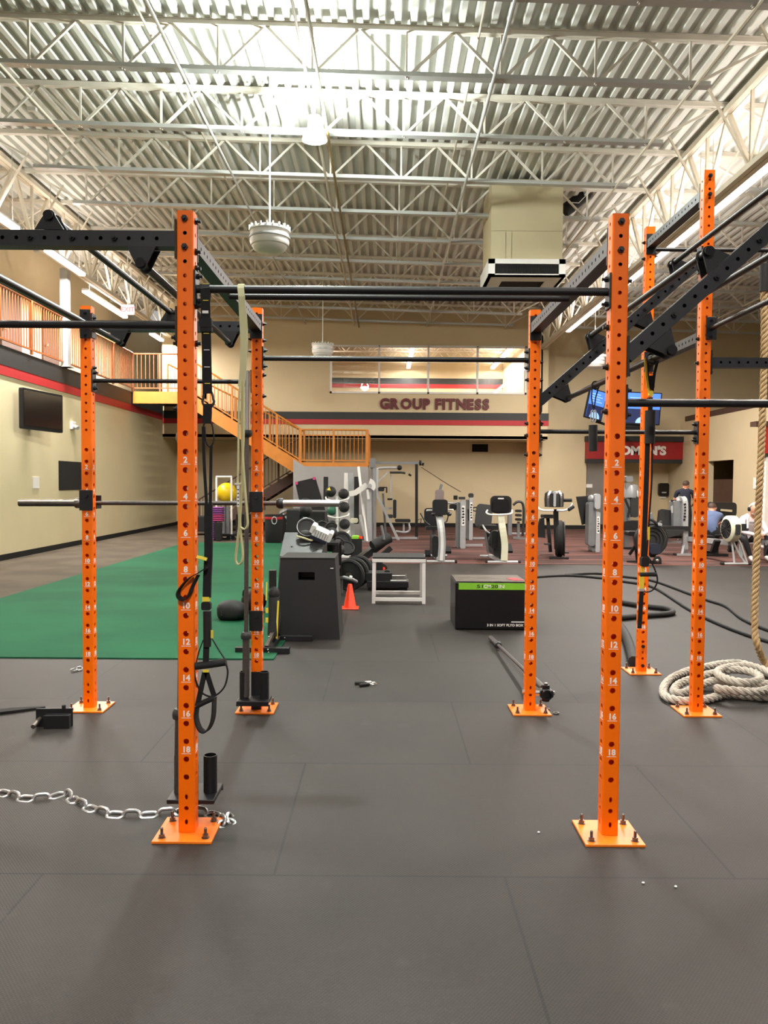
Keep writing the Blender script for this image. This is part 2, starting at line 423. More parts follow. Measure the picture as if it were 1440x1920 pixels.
def copy_tree(root, loc, rotz=None, label=None):
    r = root.copy(); C.objects.link(r); r.location = loc
    if rotz is not None: r.rotation_euler = (0, 0, rotz)
    if label: r['label'] = label
    for ch in kids(root):
        c = ch.copy(); C.objects.link(c); c.parent = r
        for g in kids(ch):
            d = g.copy(); C.objects.link(d); d.parent = c
    return r

def smooth_path(pts, sub=6, closed=False):
    P = [Vector(p) for p in pts]; k = len(P); out = []
    m = k if closed else k - 1
    for i in range(m):
        p0 = P[(i - 1) % k] if (closed or i > 0) else P[0] * 2 - P[1]
        p1 = P[i]; p2 = P[(i + 1) % k]
        p3 = P[(i + 2) % k] if (closed or i < k - 2) else P[-1] * 2 - P[-2]
        for s in range(sub):
            t = s / sub
            out.append(0.5 * ((2 * p1) + (p2 - p0) * t + (2 * p0 - 5 * p1 + 4 * p2 - p3) * t * t + (3 * p1 - p0 - 3 * p2 + p3) * t ** 3))
    if not closed: out.append(P[-1])
    return out

def text_data(s, size, extrude=0.002, bold=0.0, align='CENTER'):
    cu = bpy.data.curves.new('lettering', 'FONT'); cu.body = s; cu.size = size; cu.extrude = extrude; cu.offset = bold
    cu.align_x = align; cu.align_y = 'CENTER'; cu.resolution_u = 3
    o = bpy.data.objects.new('lettering', cu); C.objects.link(o)
    dg = bpy.context.evaluated_depsgraph_get(); dg.update()
    me = bpy.data.meshes.new_from_object(o.evaluated_get(dg))
    bpy.data.objects.remove(o); bpy.data.curves.remove(cu)
    vs = [v.co.copy() for v in me.vertices]; fs = [tuple(p.vertices) for p in me.polygons]
    bpy.data.meshes.remove(me)
    return vs, fs

def text_into(mb, s, o, u, v, size, extrude=0.002, bold=0.0, align='CENTER'):
    vs, fs = text_data(s, size, extrude, bold, align)
    o = Vector(o); u = Vector(u); v = Vector(v); n = u.cross(v)
    mb.add([o + u * p.x + v * p.y + n * p.z for p in vs], fs)
    return mb
# ================================================================== the hall
SL = 0.025                                    # fall of the roof towards the right
DECK0 = 7.33
def zr(z, x): return z - SL * x

def struct(name, mb, material, bevel=0.0):
    return mb.build(name, material, None, bevel, kind='structure')

XL, YB, YU, XR = -7.3, 27.2, 25.5, 10.05
struct('floor', MB().span(-9.2, 15, -4, 34, -0.2, 0.0), 'floor')
struct('floor_carpet_left', MB().span(XL, -4.98, 5.5, YB, 0.0, 0.006), 'carpet_l')
struct('floor_turf', MB().span(-4.98, -0.95, 6.66, 19.4, 0.0, 0.012), 'turf')
struct('floor_carpet_rear', MB().span(-4.98, -0.6, 19.42, YB, 0.0, 0.006), 'carpet_l')
struct('floor_carpet_right', MB().span(-0.6, XR, 14.75, YB, 0.0, 0.006), 'carpet')

struct('wall_left', MB().span(XL - 0.2, XL, -4, YB, 0, 3.98), 'wall_l')
struct('baseboard_left', MB().span(XL, XL + 0.015, -4, YB, 0.0, 0.12), 'dark')
struct('trim_1', MB().span(XL, XL + 0.02, -4, YU, 3.55, 3.74), 'bandr')
struct('trim_2', MB().span(XL, XL + 0.025, -4, YU, 3.74, 4.10), 'bandk')
struct('floor_mezzanine', MB().span(-9.2, XL, -4, YU + 6, 3.98, 4.12), 'carpet_l')
struct('wall_mezzanine', MB().span(-9.2, -9.0, -4, YU + 6, 4.12, 7.55), 'wall')
# lower back wall, in the recess under the upper storey
struct('wall_back', MB().span(XL, 5.4, YB, YB + 0.2, 0, 3.2), 'wall')
struct('baseboard_back', MB().span(XL, 5.0, YB - 0.015, YB, 0, 0.14), 'dark')
# upper storey: one wall round the window opening
WX0, WX1 = at(619, 650, YU).x, at(988, 650, YU).x
WZ0, WZ1 = at(720, 738, YU).z, at(720, 648, YU).z
SOFF = at(720, 822, YU).z
mb = MB()
mb.span(XL, WX0, YU, YU + 0.18, SOFF, 7.6); mb.span(WX1, 5.36, YU, YU + 0.18, SOFF, 7.4)
mb.span(WX0, WX1, YU, YU + 0.18, SOFF, WZ0); mb.span(WX0, WX1, YU, YU + 0.18, WZ1, 7.5)
mb.span(5.18, 5.36, YU + 0.18, YB, SOFF, 7.4)
struct('wall_upper', mb, 'wall')
struct('ceiling_recess', MB().span(XL, 5.36, YU, YB, SOFF - 0.01, SOFF + 0.1), 'wall')
BK1, BK0, BR0 = at(720, 773, YU).z, at(720, 787, YU).z, at(720, 796.5, YU).z
struct('trim_3', MB().span(XL, 5.385, YU - 0.02, YU, BK0, BK1), 'bandk')
struct('trim_4', MB().span(XL, 5.385, YU - 0.02, YU, BR0, BK0), 'bandr')
# the studio behind the window
mb = MB(); mb.span(WX0 - 4, 5.12, 33.8, 34, 3.9, 7.6); mb.span(WX0 - 4.2, WX0 - 4, YU, 34, 3.9, 7.6); mb.span(5.12, 5.17, YU, 34, 3.9, 7.6)
struct('wall_studio', mb, 'wall')
struct('floor_studio', MB().span(WX0 - 4, 5.12, YU + 0.18, 34, 3.8, 3.9), 'darkwood')
SB1, SB0, SR0 = at(720, 709, 33.8).z, at(720, 720, 33.8).z, at(720, 727, 33.8).z
struct('trim_5', MB().span(WX0 - 4, 5.12, 33.77, 33.8, SB0, SB1), 'bandk')
struct('trim_6', MB().span(WX0 - 4, 5.12, 33.77, 33.8, SR0, SB0), 'bandr')
# right hand back wall with the locker room entrance
WY = 26.4
AX0, AX1, AZ = at(1100, 860, WY).x, at(1290, 860, WY).x, 2.32
mb = MB(); mb.span(5.0, AX0, WY, WY + 0.18, 0, 7.4); mb.span(AX0, 15, WY, WY + 0.18, AZ + 0.2, 7.4)
mb.span(5.0, 5.18, WY, YB, 0, SOFF)
struct('wall_back_right', mb, 'wall')
mb = MB(); mb.span(AX0 - 0.2, 10.2, WY + 1.0, WY + 1.15, 0, 3.4); mb.span(AX0 - 0.15, AX0, WY + 0.15, WY + 1, 0, 3)
struct('wall_entrance', mb, 'wall')
struct('baseboard_right', MB().span(5.36, AX0, WY - 0.015, WY, 0, 0.14), 'dark')
# low block with the doorway on the right
DY0, DY1, DZ = 22.3, 24.1, 2.28
mb = MB(); mb.span(XR, XR + 0.2, DY1, WY + 1.1, 0, 3.7); mb.span(XR, XR + 0.2, 2, DY0, 0, 3.7); mb.span(XR, XR + 0.2, DY0, DY1, DZ, 3.7)
struct('wall_right', mb, 'wall')
struct('trim_7', MB().span(XR - 0.03, XR + 0.35, 2, WY - 0.5, 3.66, 3.82), 'darkwood')
mb = MB(); mb.span(XR + 1.6, XR + 1.7, 20, 27, 0, 3.7); mb.span(XR + 0.2, XR + 1.7, 20.0, 20.1, 0, 3.7); mb.span(XR + 0.2, XR + 1.7, 26, 26.1, 0, 3.7)
mb.span(XR + 0.2, XR + 1.7, 20, 26.1, 3.1, 3.2)
struct('wall_corridor', mb, 'wall')
struct('door_1', MB().span(XR + 0.2, XR + 0.26, DY0 - 0.1, DY1 + 0.1, 0, 1.72), 'darkwood')
struct('baseboard_block', MB().span(XR - 0.015, XR, 2, DY0, 0, 0.12), 'dark')
# the wall behind, closing the hall on the left of the viewer and far right
struct('wall_far_right', MB().span(15, 15.2, -4, 27, 0, 7.3), 'wall')

# roof deck: deep ribbed steel sheets running away from the viewer
mb = MB(); x = -9.3; prof = []
while x < 15.1:
    prof += [(x, 0.0), (x + 0.07, 0.0), (x + 0.088, 0.075), (x + 0.182, 0.075)]; x += 0.2
vs = [(px, yy, zr(DECK0, px) + pz) for yy in (-4.0, YB + 0.3) for px, pz in prof]; k = len(prof)
mb.add(vs, [(i, i + 1, k + i + 1, k + i) for i in range(k - 1)])
struct('ceiling', mb, 'deck')
struct('ceiling_studio', MB().span(WX0 - 4.2, 5.17, YU + 0.18, 34.2, 7.25, 7.35), 'cream')

g = MB()
for i in range(6):
    y = 26.8 + i * 1.3
    g.bar((WX0 - 4, y, 7.15), (5.12, y, 7.15), 0.07, 0.06); g.bar((WX0 - 4, y, 6.7), (5.12, y, 6.7), 0.06, 0.05)
    for k in range(16):
        x = WX0 - 4 + k * 0.85; g.bar((x, y, 6.7), (x + 0.42, y, 7.15), 0.03); g.bar((x + 0.42, y, 7.15), (x + 0.85, y, 6.7), 0.03)
struct('beam_studio', g, 'cream')
# roof joists: bottom chord shorter than the top one, webs with uprights
def joist_mesh(x0, x1, first):
    mb = MB(); top, bot = 7.29, 6.70
    for dy in (-0.025, 0.025): mb.bar((x0, dy, zr(top, x0)), (x1, dy, zr(top, x1)), 0.045, 0.06)
    mb.bar((x0, 0, zr(top + 0.028, x0)), (x1, 0, zr(top + 0.028, x1)), 0.13, 0.008)
    n = int((x1 - x0 - 1.6) / 1.2); pad = ((x1 - x0) - n * 1.2) / 2
    xs = [x0 + pad + 1.2 * i for i in range(n + 1)]
    mb.mi = 1
    b0, b1 = x0 + pad - 0.25, x1 - pad + 0.25
    mb.bar((b0, 0, zr(bot, b0)), (b1, 0, zr(bot, b1)), 0.12, 0.012)
    for dy in (-0.03, 0.03): mb.bar((b0, dy, zr(bot + 0.03, b0)), (b1, dy, zr(bot + 0.03, b1)), 0.012, 0.06)
    mb.mi = 0
    for i, px in enumerate(xs):
        mb.bar((px, 0, zr(bot, px)), (px, 0, zr(top, px)), 0.028)
        for s in (-1, 1):
            q = px + s * 0.6
            if i == 0 and s < 0: q = x0 + 0.15
            if i == n and s > 0: q = x1 - 0.15
            mb.bar((px, 0.012 * s, zr(bot, px)), (q, 0.012 * s, zr(top, q)), 0.034)
    return mb
GL, GR = -7.0, 5.1
jy = [10.03 + 1.67 * i for i in range(-7, 10)]
src = {}
for (nm, x0, x1) in (('a', GL, GR), ('b', GR, 14.9), ('c', -9.0, GL)):
    for i, y in enumerate(jy):
        if nm not in src:
            o = struct('beam_joist', joist_mesh(x0, x1, 0), ['chord', 'galvchord']); src[nm] = o
        else:
            o = src[nm].copy(); C.objects.link(o)
        o.location = (0, y, 0)
# joist girders along the hall
def girder(x, name):
    mb = MB(); top, bot = zr(7.22, x), zr(6.1, x); y0, y1 = -2.5, YU
    for dx in (-0.05, 0.05):
        mb.bar((x + dx, y0, top), (x + dx, y1, top), 0.09, 0.09); mb.bar((x + dx, y0, bot), (x + dx, y1, bot), 0.08, 0.08)
    y = y0 + 0.75; i = 0
    while y < y1 - 1.6:
        mb.bar((x, y, top), (x, y + 0.75, bot), 0.06); mb.bar((x, y + 0.75, bot), (x, y + 1.5, top), 0.06)
        mb.bar((x, y + 0.75, bot), (x, y + 0.75, top), 0.045)
        for s in (-1, 1):
            mb.bar((x, y + 0.75, bot), (x + s * 0.62, y + 0.75, zr(7.2, x)), 0.03)
        y += 1.5
    return struct(name, mb, 'cream')
girder(GL, 'beam_girder_left'); girder(GR, 'beam_girder_right')
# slender bridging along the joists
for i, (x, z, r, m_) in enumerate(((-3.0, 7.2, 0.016, 'cream'), (-2.6, 6.72, 0.02, 'galvchord'), (-0.86, 6.62, 0.022, 'conduit'), (-1.02, 6.68, 0.02, 'cream'),
        (1.35, 6.66, 0.022, 'galvchord'), (1.15, 7.16, 0.016, 'cream'), (3.9, 6.6, 0.02, 'cream'), (-4.9, 6.8, 0.016, 'cream'), (7.4, 6.55, 0.02, 'cream'), (9.9, 6.5, 0.02, 'cream'))):
    o = MB().cyl((x, -3, zr(z, 0)), (x, YU, zr(z, 0)), r, n=8).build('trim_conduit', m_, None, kind='structure')

# ------------------------------------------------------------------ lamps of the hall
def strip_row(x, z, spans, label, col=COL_ROW, k=1.0):
    for i, (y0, y1) in enumerate(spans):
        t = thing('strip_light', label[i] if isinstance(label, list) else label, 'light', (x, (y0 + y1) / 2, z), 0, 'fluorescent rows')
        L = y1 - y0
        MB().prism([(-0.09, 0.05), (0.09, 0.05), (0.06, 0.10), (-0.06, 0.10)], (0, L / 2, 0), (1, 0, 0), (0, 0, 1), L).build('housing', 'white', t)
        MB().rbox((0, 0, 0.02), (0.15, L - 0.02, 0.06), 0.028).build('diffuser', 'tubeglow', t)
        for s in (-0.4, 0.4): MB().cyl((0, s * L, 0.09), (0, s * L, 7.35 - z - SL * x), 0.005, n=6).build('hanger', 'galvchord', t)
        tube_light('strip_lamp', (0, 0, -0.02), L, k * W_ROW * L / 2.4, col, t)
        tube_light('strip_roof_fill', (0, 0, 0.14), L, W_ROW * 0.12 * L / 2.4, col, t, True)  # extra upward light, added to brighten the roof over the row
strip_row(-6.75, 6.1, [(13.0, 14.3), (15.6, 17.4)], ['nearest glowing strip light under the left girder', 'second glowing strip light by the grey column'], k=2.0)
strip_row(-7.2, 6.05, [(18.7, 21.6), (24.0, 25.1)], ['long glowing strip light beside the exit sign', 'short glowing strip light over the stair landing'], k=2.2)
strip_row(5.3, 5.95, [(8.2, 10.6), (10.62, 13.0), (13.02, 15.4), (15.42, 17.8), (17.82, 20.2), (20.22, 22.6)],
    ['glowing strip light in the right row, nearest above the tall posts', 'second strip light of the long right row', 'third strip light of the long right row', 'fourth strip light of the long right row',
     'fifth strip light of the long right row', 'farthest strip light of the long right row, by the back wall'])
for i, (x, y) in enumerate(((1.0, 29.5), (4.6, 29.5), (-2.4, 29.5), (1.0, 32.3), (4.6, 32.3))):
    t = thing('studio_light', ['middle', 'right', 'left', 'far middle', 'far right'][i] + ' strip light seen through the studio window', 'light', (x, y, 6.5), 0, 'studio strip lights')
    MB().rbox((0, 0, 0), (0.16, 2.2, 0.08), 0.03).build('diffuser', 'tubeglow', t)
    MB().rbox((0, 0, 0.07), (0.2, 2.2, 0.06), 0.02).build('housing', 'white', t)
    tube_light('studio_lamp', (0, 0, -0.05), 2.2, 200, COL_ROW, t); tube_light('studio_uplight', (0, 0, 0.12), 2.2, 60, COL_ROW, t, True)

def high_bay(loc, label, watts, col, up=0, bay=False):
    t = thing('high_bay_lamp', label, 'light', loc, 0, 'high bay lamps')
    MB().lathe([(0.05, 0.34), (0.09, 0.33), (0.10, 0.2), (0.12, 0.12)], (0, 0, 0)).build('ballast', 'white', t)
    MB().lathe([(0.12, 0.12), (0.17, 0.05), (0.18, 0.0), (0.165, 0.0), (0.15, 0.06), (0.1, 0.1)], (0, 0, 0)).build('reflector', 'white', t)
    MB().lathe([(0.0, -0.035), (0.08, -0.028), (0.14, -0.01), (0.155, 0.01), (0.0, 0.012)], (0, 0, 0)).build('lens', 'lampglow', t)
    MB().cyl((0, 0, 0.33), (0, 0, 0.8), 0.012).build('hanger', 'galvchord', t)
    if bay:
        l = bpy.data.lights.new('high_bay_light', 'SPOT'); l.energy = watts; l.color = col; l.spot_size = math.radians(142); l.spot_blend = 0.5; l.shadow_soft_size = 0.3
        s = bpy.data.objects.new('high_bay_light', l); C.objects.link(s); s.location = (0.0, 0.0, -0.06); s.parent = t
    else: lamp_light('high_bay_light', (0.0, -0.30, 0.02), watts, col, 0.2, t)
    if up:
        l = bpy.data.lights.new('up_glow', 'SPOT'); l.energy = up; l.color = col; l.spot_size = math.radians(150); l.spot_blend = 0.6; l.shadow_soft_size = 0.12
        s = bpy.data.objects.new('up_glow', l); C.objects.link(s); s.location = (0.0, -0.32, 0.0); s.rotation_euler = (math.radians(172), 0, 0); s.parent = t
    return t
high_bay(tuple(at(590, 263, 11.3)), 'round glowing high bay lamp under the second joist, in the bright patch of the roof', W_MAIN, COL_MAIN, W_UP)
for (x, y, wt, c) in ((-1.0, 3.6, W_BAY, COL_MAIN), (3.6, 4.6, W_BAY, COL_BAY), (-4.6, 4.6, W_BAY, COL_BAY), (9.2, 9.0, W_BAY * 1.2, COL_BAY), (0.3, -3.6, W_BAY * 2.2, COL_BAY)):
    high_bay((x, y, 6.5), 'high bay lamp above the viewer, out of the photograph', wt, c, min(wt, 1200) * 0.9, True)  # unseen lamps; their upward spots are added to brighten the roof

# white drum fans
def drum_fan(loc, top, s=1.0, label=''):
    t = thing('drum_fan', label, 'fan', loc, 0, 'white drum fans')
    MB().lathe([(0.0, 0.36), (0.10, 0.36), (0.22, 0.33), (0.285, 0.30), (0.295, 0.27), (0.275, 0.26), (0.285, 0.12), (0.27, 0.07), (0.25, 0.06), (0.235, 0.02), (0.18, -0.015), (0, -0.03)], n=32).build('drum', 'white', t)
    r = MB(); r.lathe([(0.29, 0.19), (0.296, 0.185), (0.296, 0.165), (0.284, 0.16)], n=32); r.build('rim', 'silver', t)
    k = MB()
    for i in range(20):
        a = 2 * PI * i / 20; k.box((0.285 * math.cos(a), 0.285 * math.sin(a), 0.315), (0.03, 0.02, 0.045), (0, 0, a))
    k.build('vent_ring', 'white', t)
    MB().cyl((0, 0, 0.36), (0, 0, top - loc[2]), 0.012, n=8).build('rod', 'white', t)
    return t
p = at(505.5, 470, 11.3); drum_fan(tuple(p), 7.33, label='large white drum fan hanging on a thin rod left of the bright lamp')
p = at(605, 668, 20.7); drum_fan(tuple(p), 7.33, label='small far white drum fan hanging left of the studio window')
p = at(1115, 689, 21.5); drum_fan(tuple(p), 7.2, label='small far white drum fan hanging above the blue screens')

# ballast box on chain
p = at(540, 215, 11.25)
t = thing('hanging_box', 'small white electrical box hung on a chain from the joist', 'box', tuple(p))
MB().box((0, 0, 0), (0.17, 0.1, 0.34)).build('case', 'pale', t, 0.01)
g = MB()
for i in range(7): g.box((0, -0.055, -0.14 + i * 0.045), (0.02, 0.012, 0.022))
g.build('slot_strip', 'brass', t)
MB().tube([(-0.05, 0, 0.17), (-0.02, 0, 0.26), (0, 0, 0.36), (0.02, 0, 0.26), (0.05, 0, 0.17)], 0.008).build('chain', 'pale', t)
# small smoke detectors / sensors on the deck edge
for (px, py, Y, nm) in ((510, 190, 11.2, 'small white socket box clipped to the joist at the fan rod'), (60, 205, 12.0, 'small white sensor on the roof deck at the far left')):
    q = at(px, py, Y); tag(MB().box(q, (0.14, 0.08, 0.06)).build('junction_box', 'white', None, 0.01), nm, 'box')

# duct drop with diffuser
x0, x1 = at(921, 440, 14.6).x, at(1055, 440, 14.6).x
zt, zb = 7.2, at(980, 487, 14.6).z; zd = at(980, 520, 14.6).z
t = thing('air_duct', 'beige square air duct drop with a white louvred diffuser at its foot', 'duct', ((x0 + x1) / 2, 15.2, zd))
hw = (x1 - x0) / 2
b = MB(); b.span(-hw, hw, -0.6, 0.6, zb - zd, zt - zd); b.build('casing', 'duct', t)
s_ = MB(); s_.span(-0.62 * hw, -0.60 * hw, -0.612, -0.6, zb - zd, zb - zd + 0.5); s_.span(-0.45 * hw, -0.43 * hw, -0.612, -0.6, zb - zd, zb - zd + 0.5); s_.span(-hw, hw, -0.615, -0.6, zt - zd - 0.95, zt - zd - 0.93)
s_.build('seam', 'duct', t)
d = MB(); H = zb - zd; W = hw + 0.05
d.span(-W, W, -0.66, -0.60, H - 0.09, H); d.span(-W, W, -0.66, -0.60, 0, 0.05); d.span(-W, -W + 0.12, -0.66, -0.60, 0, H); d.span(W - 0.12, W, -0.66, -0.60, 0, H)
d.span(-W, -W + 0.06, -0.6, 0.66, 0, H); d.span(W - 0.06, W, -0.6, 0.66, 0, H); d.span(-W, W, 0.6, 0.66, 0, H)
d.prism([(-W, -0.66), (-W + 0.3, -0.3), (-W + 0.3, 0.4), (-W, 0.66)], (0, 0, 0), (1, 0, 0), (0, 1, 0), 0.03)
d.prism([(W, -0.66), (W, 0.66), (W - 0.3, 0.4), (W - 0.3, -0.3)], (0, 0, 0), (1, 0, 0), (0, 1, 0), 0.03)
d.prism([(-W, -0.66), (W, -0.66), (W - 0.3, -0.3), (-W + 0.3, -0.3)], (0, 0, 0), (1, 0, 0), (0, 1, 0), 0.03)
df = d.build('diffuser', 'white', t)
l = MB(); l.span(-W + 0.12, W - 0.12, -0.61, -0.605, 0.05, H - 0.09)
for i in range(46):
    xx = -W + 0.13 + i * (2 * W - 0.26) / 45; l.span(xx - 0.003, xx + 0.003, -0.635, -0.61, 0.05, H - 0.09)
l.build('louvre', 'darkgrey', df)
MB().span(-W + 0.28, W - 0.28, -0.35, 0.45, 0.05, 0.06).build('inlet', 'dark', df)
# loose black duct insulation by the joist
q0 = at(1058, 395, 15.6); q1 = at(1100, 362, 15.6)
t = thing('flexible_duct', 'short sagging black flexible duct beside the beige duct drop', 'duct', tuple(q0))
MB().tube([(0, 0, 0), (0.12, 0, 0.08), (0.3, 0, 0.24), tuple(q1 - q0)], 0.13, n=14).build('hose', 'dark', t)
MB().tube([(0.05, -0.12, 0.12), (0.25, -0.15, 0.1), (0.42, -0.13, 0.28)], 0.008).build('cable', 'white', t)

# ------------------------------------------------------------------ window, lettering
W0, W1 = WX0 + 0.02, WX1 - 0.02
fr = MB()
for z in (WZ0 + 0.03, WZ1 - 0.02): fr.span(WX0, WX1, YU - 0.03, YU + 0.1, z - 0.03, z + 0.03)
n = 4
for i in range(n + 1):
    xx = WX0 + (WX1 - WX0) * i / n; xx = min(max(xx, WX0 + 0.03), WX1 - 0.03); fr.span(xx - 0.03, xx + 0.03, YU - 0.03, YU + 0.1, WZ0, WZ1)
wf = struct('window_1', fr, 'white')
for i in range(n):
    a = WX0 + (WX1 - WX0) * i / n; b = WX0 + (WX1 - WX0) * (i + 1) / n
    MB().span(a + 0.03, b - 0.03, YU + 0.03, YU + 0.042, WZ0 + 0.03, WZ1 - 0.03).build('pane', 'glass', wf)
c0 = at(712, 757, YU); c1 = at(917, 757, YU)
t = thing('wall_sign', 'dark red raised letters reading GROUP FITNESS on the tan upper wall', 'sign', ((c0.x + c1.x) / 2, YU, c0.z))
wd = c1.x - c0.x; size = 0.36
vs, fs = text_data('GROUP FITNESS', 1.0, 0, 0.012); ext = max(v.x for v in vs) - min(v.x for v in vs)
sx = wd / ext; hh = (at(720, 748, YU).z - at(720, 767, YU).z) / (max(v.y for v in vs) - min(v.y for v in vs))
cy = (max(v.y for v in vs) + min(v.y for v in vs)) / 2
adv = [0]
full = 'GROUP FITNESS'
xcur = -wd / 2
tot = 0; info = []
for ch in full:
    if ch == ' ': info.append((ch, None, None, 0.30)); continue
    v_, f_ = text_data(ch, 1.0, 0.03, 0.05); wch = max(p.x for p in v_) - min(p.x for p in v_); info.append((ch, v_, f_, wch + 0.09))
tot = sum(i[3] for i in info) - 0.09; sx = wd / tot
for ch, v_, f_, wch in info:
    if v_:
        m0 = min(p.x for p in v_); g = MB(); g.add([(xcur + (p.x - m0) * sx, -0.03 - p.z, (p.y - cy) * hh) for p in v_], [tuple(reversed(q)) for q in f_])
        g.build('letter', 'letter', t)
    xcur += wch * sx
# wall vent under the upper storey
q = at(900, 840, YB)
t = thing('wall_vent', 'black rectangular vent grille high on the back wall under the soffit', 'vent', (q.x, YB, q.z))
MB().span(-0.33, 0.33, -0.02, 0, -0.17, 0.17).build('frame', 'wall', t)
g = MB(); g.span(-0.28, 0.28, -0.025, -0.02, -0.135, 0.135)
for i in range(9): g.box((0, -0.03, -0.12 + i * 0.03), (0.55, 0.016, 0.004), (0.6, 0, 0))
g.build('louvre', 'dark', t)

o = MB().tube([Vector((at(x, y, YB).x, YB - 0.012, at(x, y, YB).z)) for x, y in ((790, 876), (812, 890), (838, 907), (864, 922))], 0.009, 6).build('wall_line', 'darkwood')  # thin dark tube drawn as a slanting line on the wall
tag(o, 'thin slanting dark line on the back wall between cable machine and weight towers', 'cable')

# ------------------------------------------------------------------ locker room sign, screens, dispenser
SY = WY - 0.3
z_top, z_cap, z_bot, z_low = at(1190, 818, SY).z, at(1190, 828, SY).z, at(1190, 861, SY).z, at(1190, 868, SY).z
sx0, sx1 = at(1101, 840, SY).x, at(1286, 840, SY).x
t = thing('entrance_sign', "red sign band reading WOMEN'S over the locker room entrance", 'sign', ((sx0 + sx1) / 2, SY, z_bot))
hw = (sx1 - sx0) / 2
MB().span(-hw, hw, 0, 0.3, 0, z_cap - z_bot).build('panel', 'signred', t)
MB().span(-hw - 0.02, hw + 0.02, -0.06, 0.3, z_cap - z_bot, z_top - z_bot).build('cap', 'bandk', t)
MB().span(-hw, hw, 0.02, 0.3, z_low - z_bot, 0).build('soffit', 'bandk', t)
g = MB(); tx0, tx1 = at(1135, 845, SY).x, at(1249, 845, SY).x; cx = (tx0 + tx1) / 2 - (sx0 + sx1) / 2
vs, fs = text_data("WOMEN'S", 1.0, 0.01, 0.05); e = max(v.x for v in vs) - min(v.x for v in vs); hgt = max(v.y for v in vs) - min(v.y for v in vs); mid = (max(v.y for v in vs) + min(v.y for v in vs)) / 2; mx_ = (max(v.x for v in vs) + min(v.x for v in vs)) / 2
kx = (tx1 - tx0) / e; kz = (at(1190, 836, SY).z - at(1190, 854, SY).z) / hgt
g.add([(cx + (v.x - mx_) * kx, -0.012 - v.z, (z_cap - z_bot) / 2 + (v.y - mid) * kz) for v in vs], [tuple(reversed(f)) for f in fs])
g.build('lettering', 'paper', t)
# sign on the far right edge
q0 = at(1431, 790, 19); q1 = at(1431, 850, 19)
t = thing('entrance_sign', 'red sign band with a dark cap at the right edge beside the rope', 'sign', (q0.x, 19, q1.z))
MB().span(0, XR - q0.x, 0, 0.25, 0, q0.z - q1.z - 0.12).build('panel', 'signred', t)
MB().span(-0.2, XR - q0.x, -0.06, 0.25, q0.z - q1.z - 0.12, q0.z - q1.z).build('cap', 'darkwood', t)
MB().span(0.0, XR - q0.x, 0.02, 0.25, -0.08, 0).build('soffit', 'bandk', t)
MB().span(0.12, 0.4, 0.05, 0.2, -q1.z + 0.0, -0.08).build('jamb', 'white', t)

# metal partition in the entrance
o = MB().span(at(1100, 900, WY + 0.4).x, at(1172, 900, WY + 0.4).x, WY + 0.4, WY + 0.45, 0.15, 2.35).build('partition_panel', 'mirrorgrey', None, 0.01)
tag(o, 'tall grey metal partition panel inside the entrance under the red sign', 'partition')
q = at(1105, 911, WY - 0.05); o = MB().box(q, (0.2, 0.02, 0.12)).build('notice', 'paper'); tag(o, 'small white notice at the corner left of the metal partition', 'notice')
q = at(1243, 918, WY + 0.98)
t = thing('towel_dispenser', 'black paper towel dispenser on the tan wall of the entrance', 'dispenser', tuple(q))
MB().rbox((0, 0, 0), (0.36, 0.22, 0.46), 0.07, 4).build('case', 'screenoff', t)
MB().rbox((0, -0.115, -0.10), (0.16, 0.02, 0.05), 0.02, 3).build('window', 'silver', t)
MB().box((0, -0.02, -0.26), (0.22, 0.02, 0.09)).build('paper', 'paper', t)
q = at(1411, 906, 20.9); o = MB().box((XR - 0.012, q.y, q.z), (0.02, 0.28, 0.3)).build('notice', 'paper'); tag(o, 'white paper notice on the right wall beside the doorway', 'notice')

def screen(px, py, Y, w, h, yaw, pitch, label, roll=0.0):
    p = at(px, py, Y)
    t = thing('television', label, 'television', tuple(p)); t.rotation_euler = (pitch, roll, yaw)
    MB().rbox((0, 0, 0), (w, 0.07, h), 0.02, 2).build('case', 'dark', t)
    s = MB(); s.span(-w / 2 + 0.03, w / 2 - 0.03, -0.042, -0.036, -h / 2 + 0.04, h / 2 - 0.03); so = s.build('screen', 'scrblue', t)
    s = MB(); s.span(-w / 2 + 0.03, w / 2 - 0.03, -0.044, -0.042, -h / 2 + 0.04, -0.02); s.build('picture_panel', 'scrdark', so)
    s = MB(); s.prism([(0.22 * math.cos(a * PI / 14), 0.2 * math.sin(a * PI / 14)) for a in range(15)], (0.02, -0.044, -h / 2 + 0.045), (1, 0, 0), (0, 0, 1), 0.002); s.build('picture_disc', 'scrlight', so)
    s = MB()
    for i in range(4): s.span(-w / 2 + 0.12, w / 2 - 0.15 - 0.1 * (i % 2), -0.0445, -0.042, 0.08 + i * 0.075, 0.105 + i * 0.075)
    s.build('picture_lines', 'scrlight', so)
    MB().bar((0, 0.03, 0), (0, 0.25, 0.05), 0.06).build('bracket', 'dark', t)
    return t
screen(1116, 759, 24.2, 0.74, 0.92, 0.55, 0.12, 'tilted lit blue screen left of the right front post', 0.14)
screen(1205, 766, 24.2, 1.08, 1.0, -0.12, 0.05, 'larger lit blue screen right of the right front post', 0.05)
q = at(1190, 803, 24.4)
t = thing('screen_shelf', 'dark bracket arm carrying the blue screens above the red sign', 'bracket', tuple(q))
MB().span(-0.55, 0.4, -0.1, 0.2, -0.06, 0.0).build('tray', 'dark', t)
MB().span(-0.05, 0.05, 0.1, WY - 24.4, -0.05, 0.05).build('arm', 'dark', t); MB().bar((-0.4, 0.12, -0.03), (-1.2, 0.12, 0.22), 0.07).build('side_arm', 'dark', t)
MB().rbox((-0.05, 0.0, 0.07), (0.5, 0.25, 0.12), 0.02, 2).build('receiver', 'dark', t)

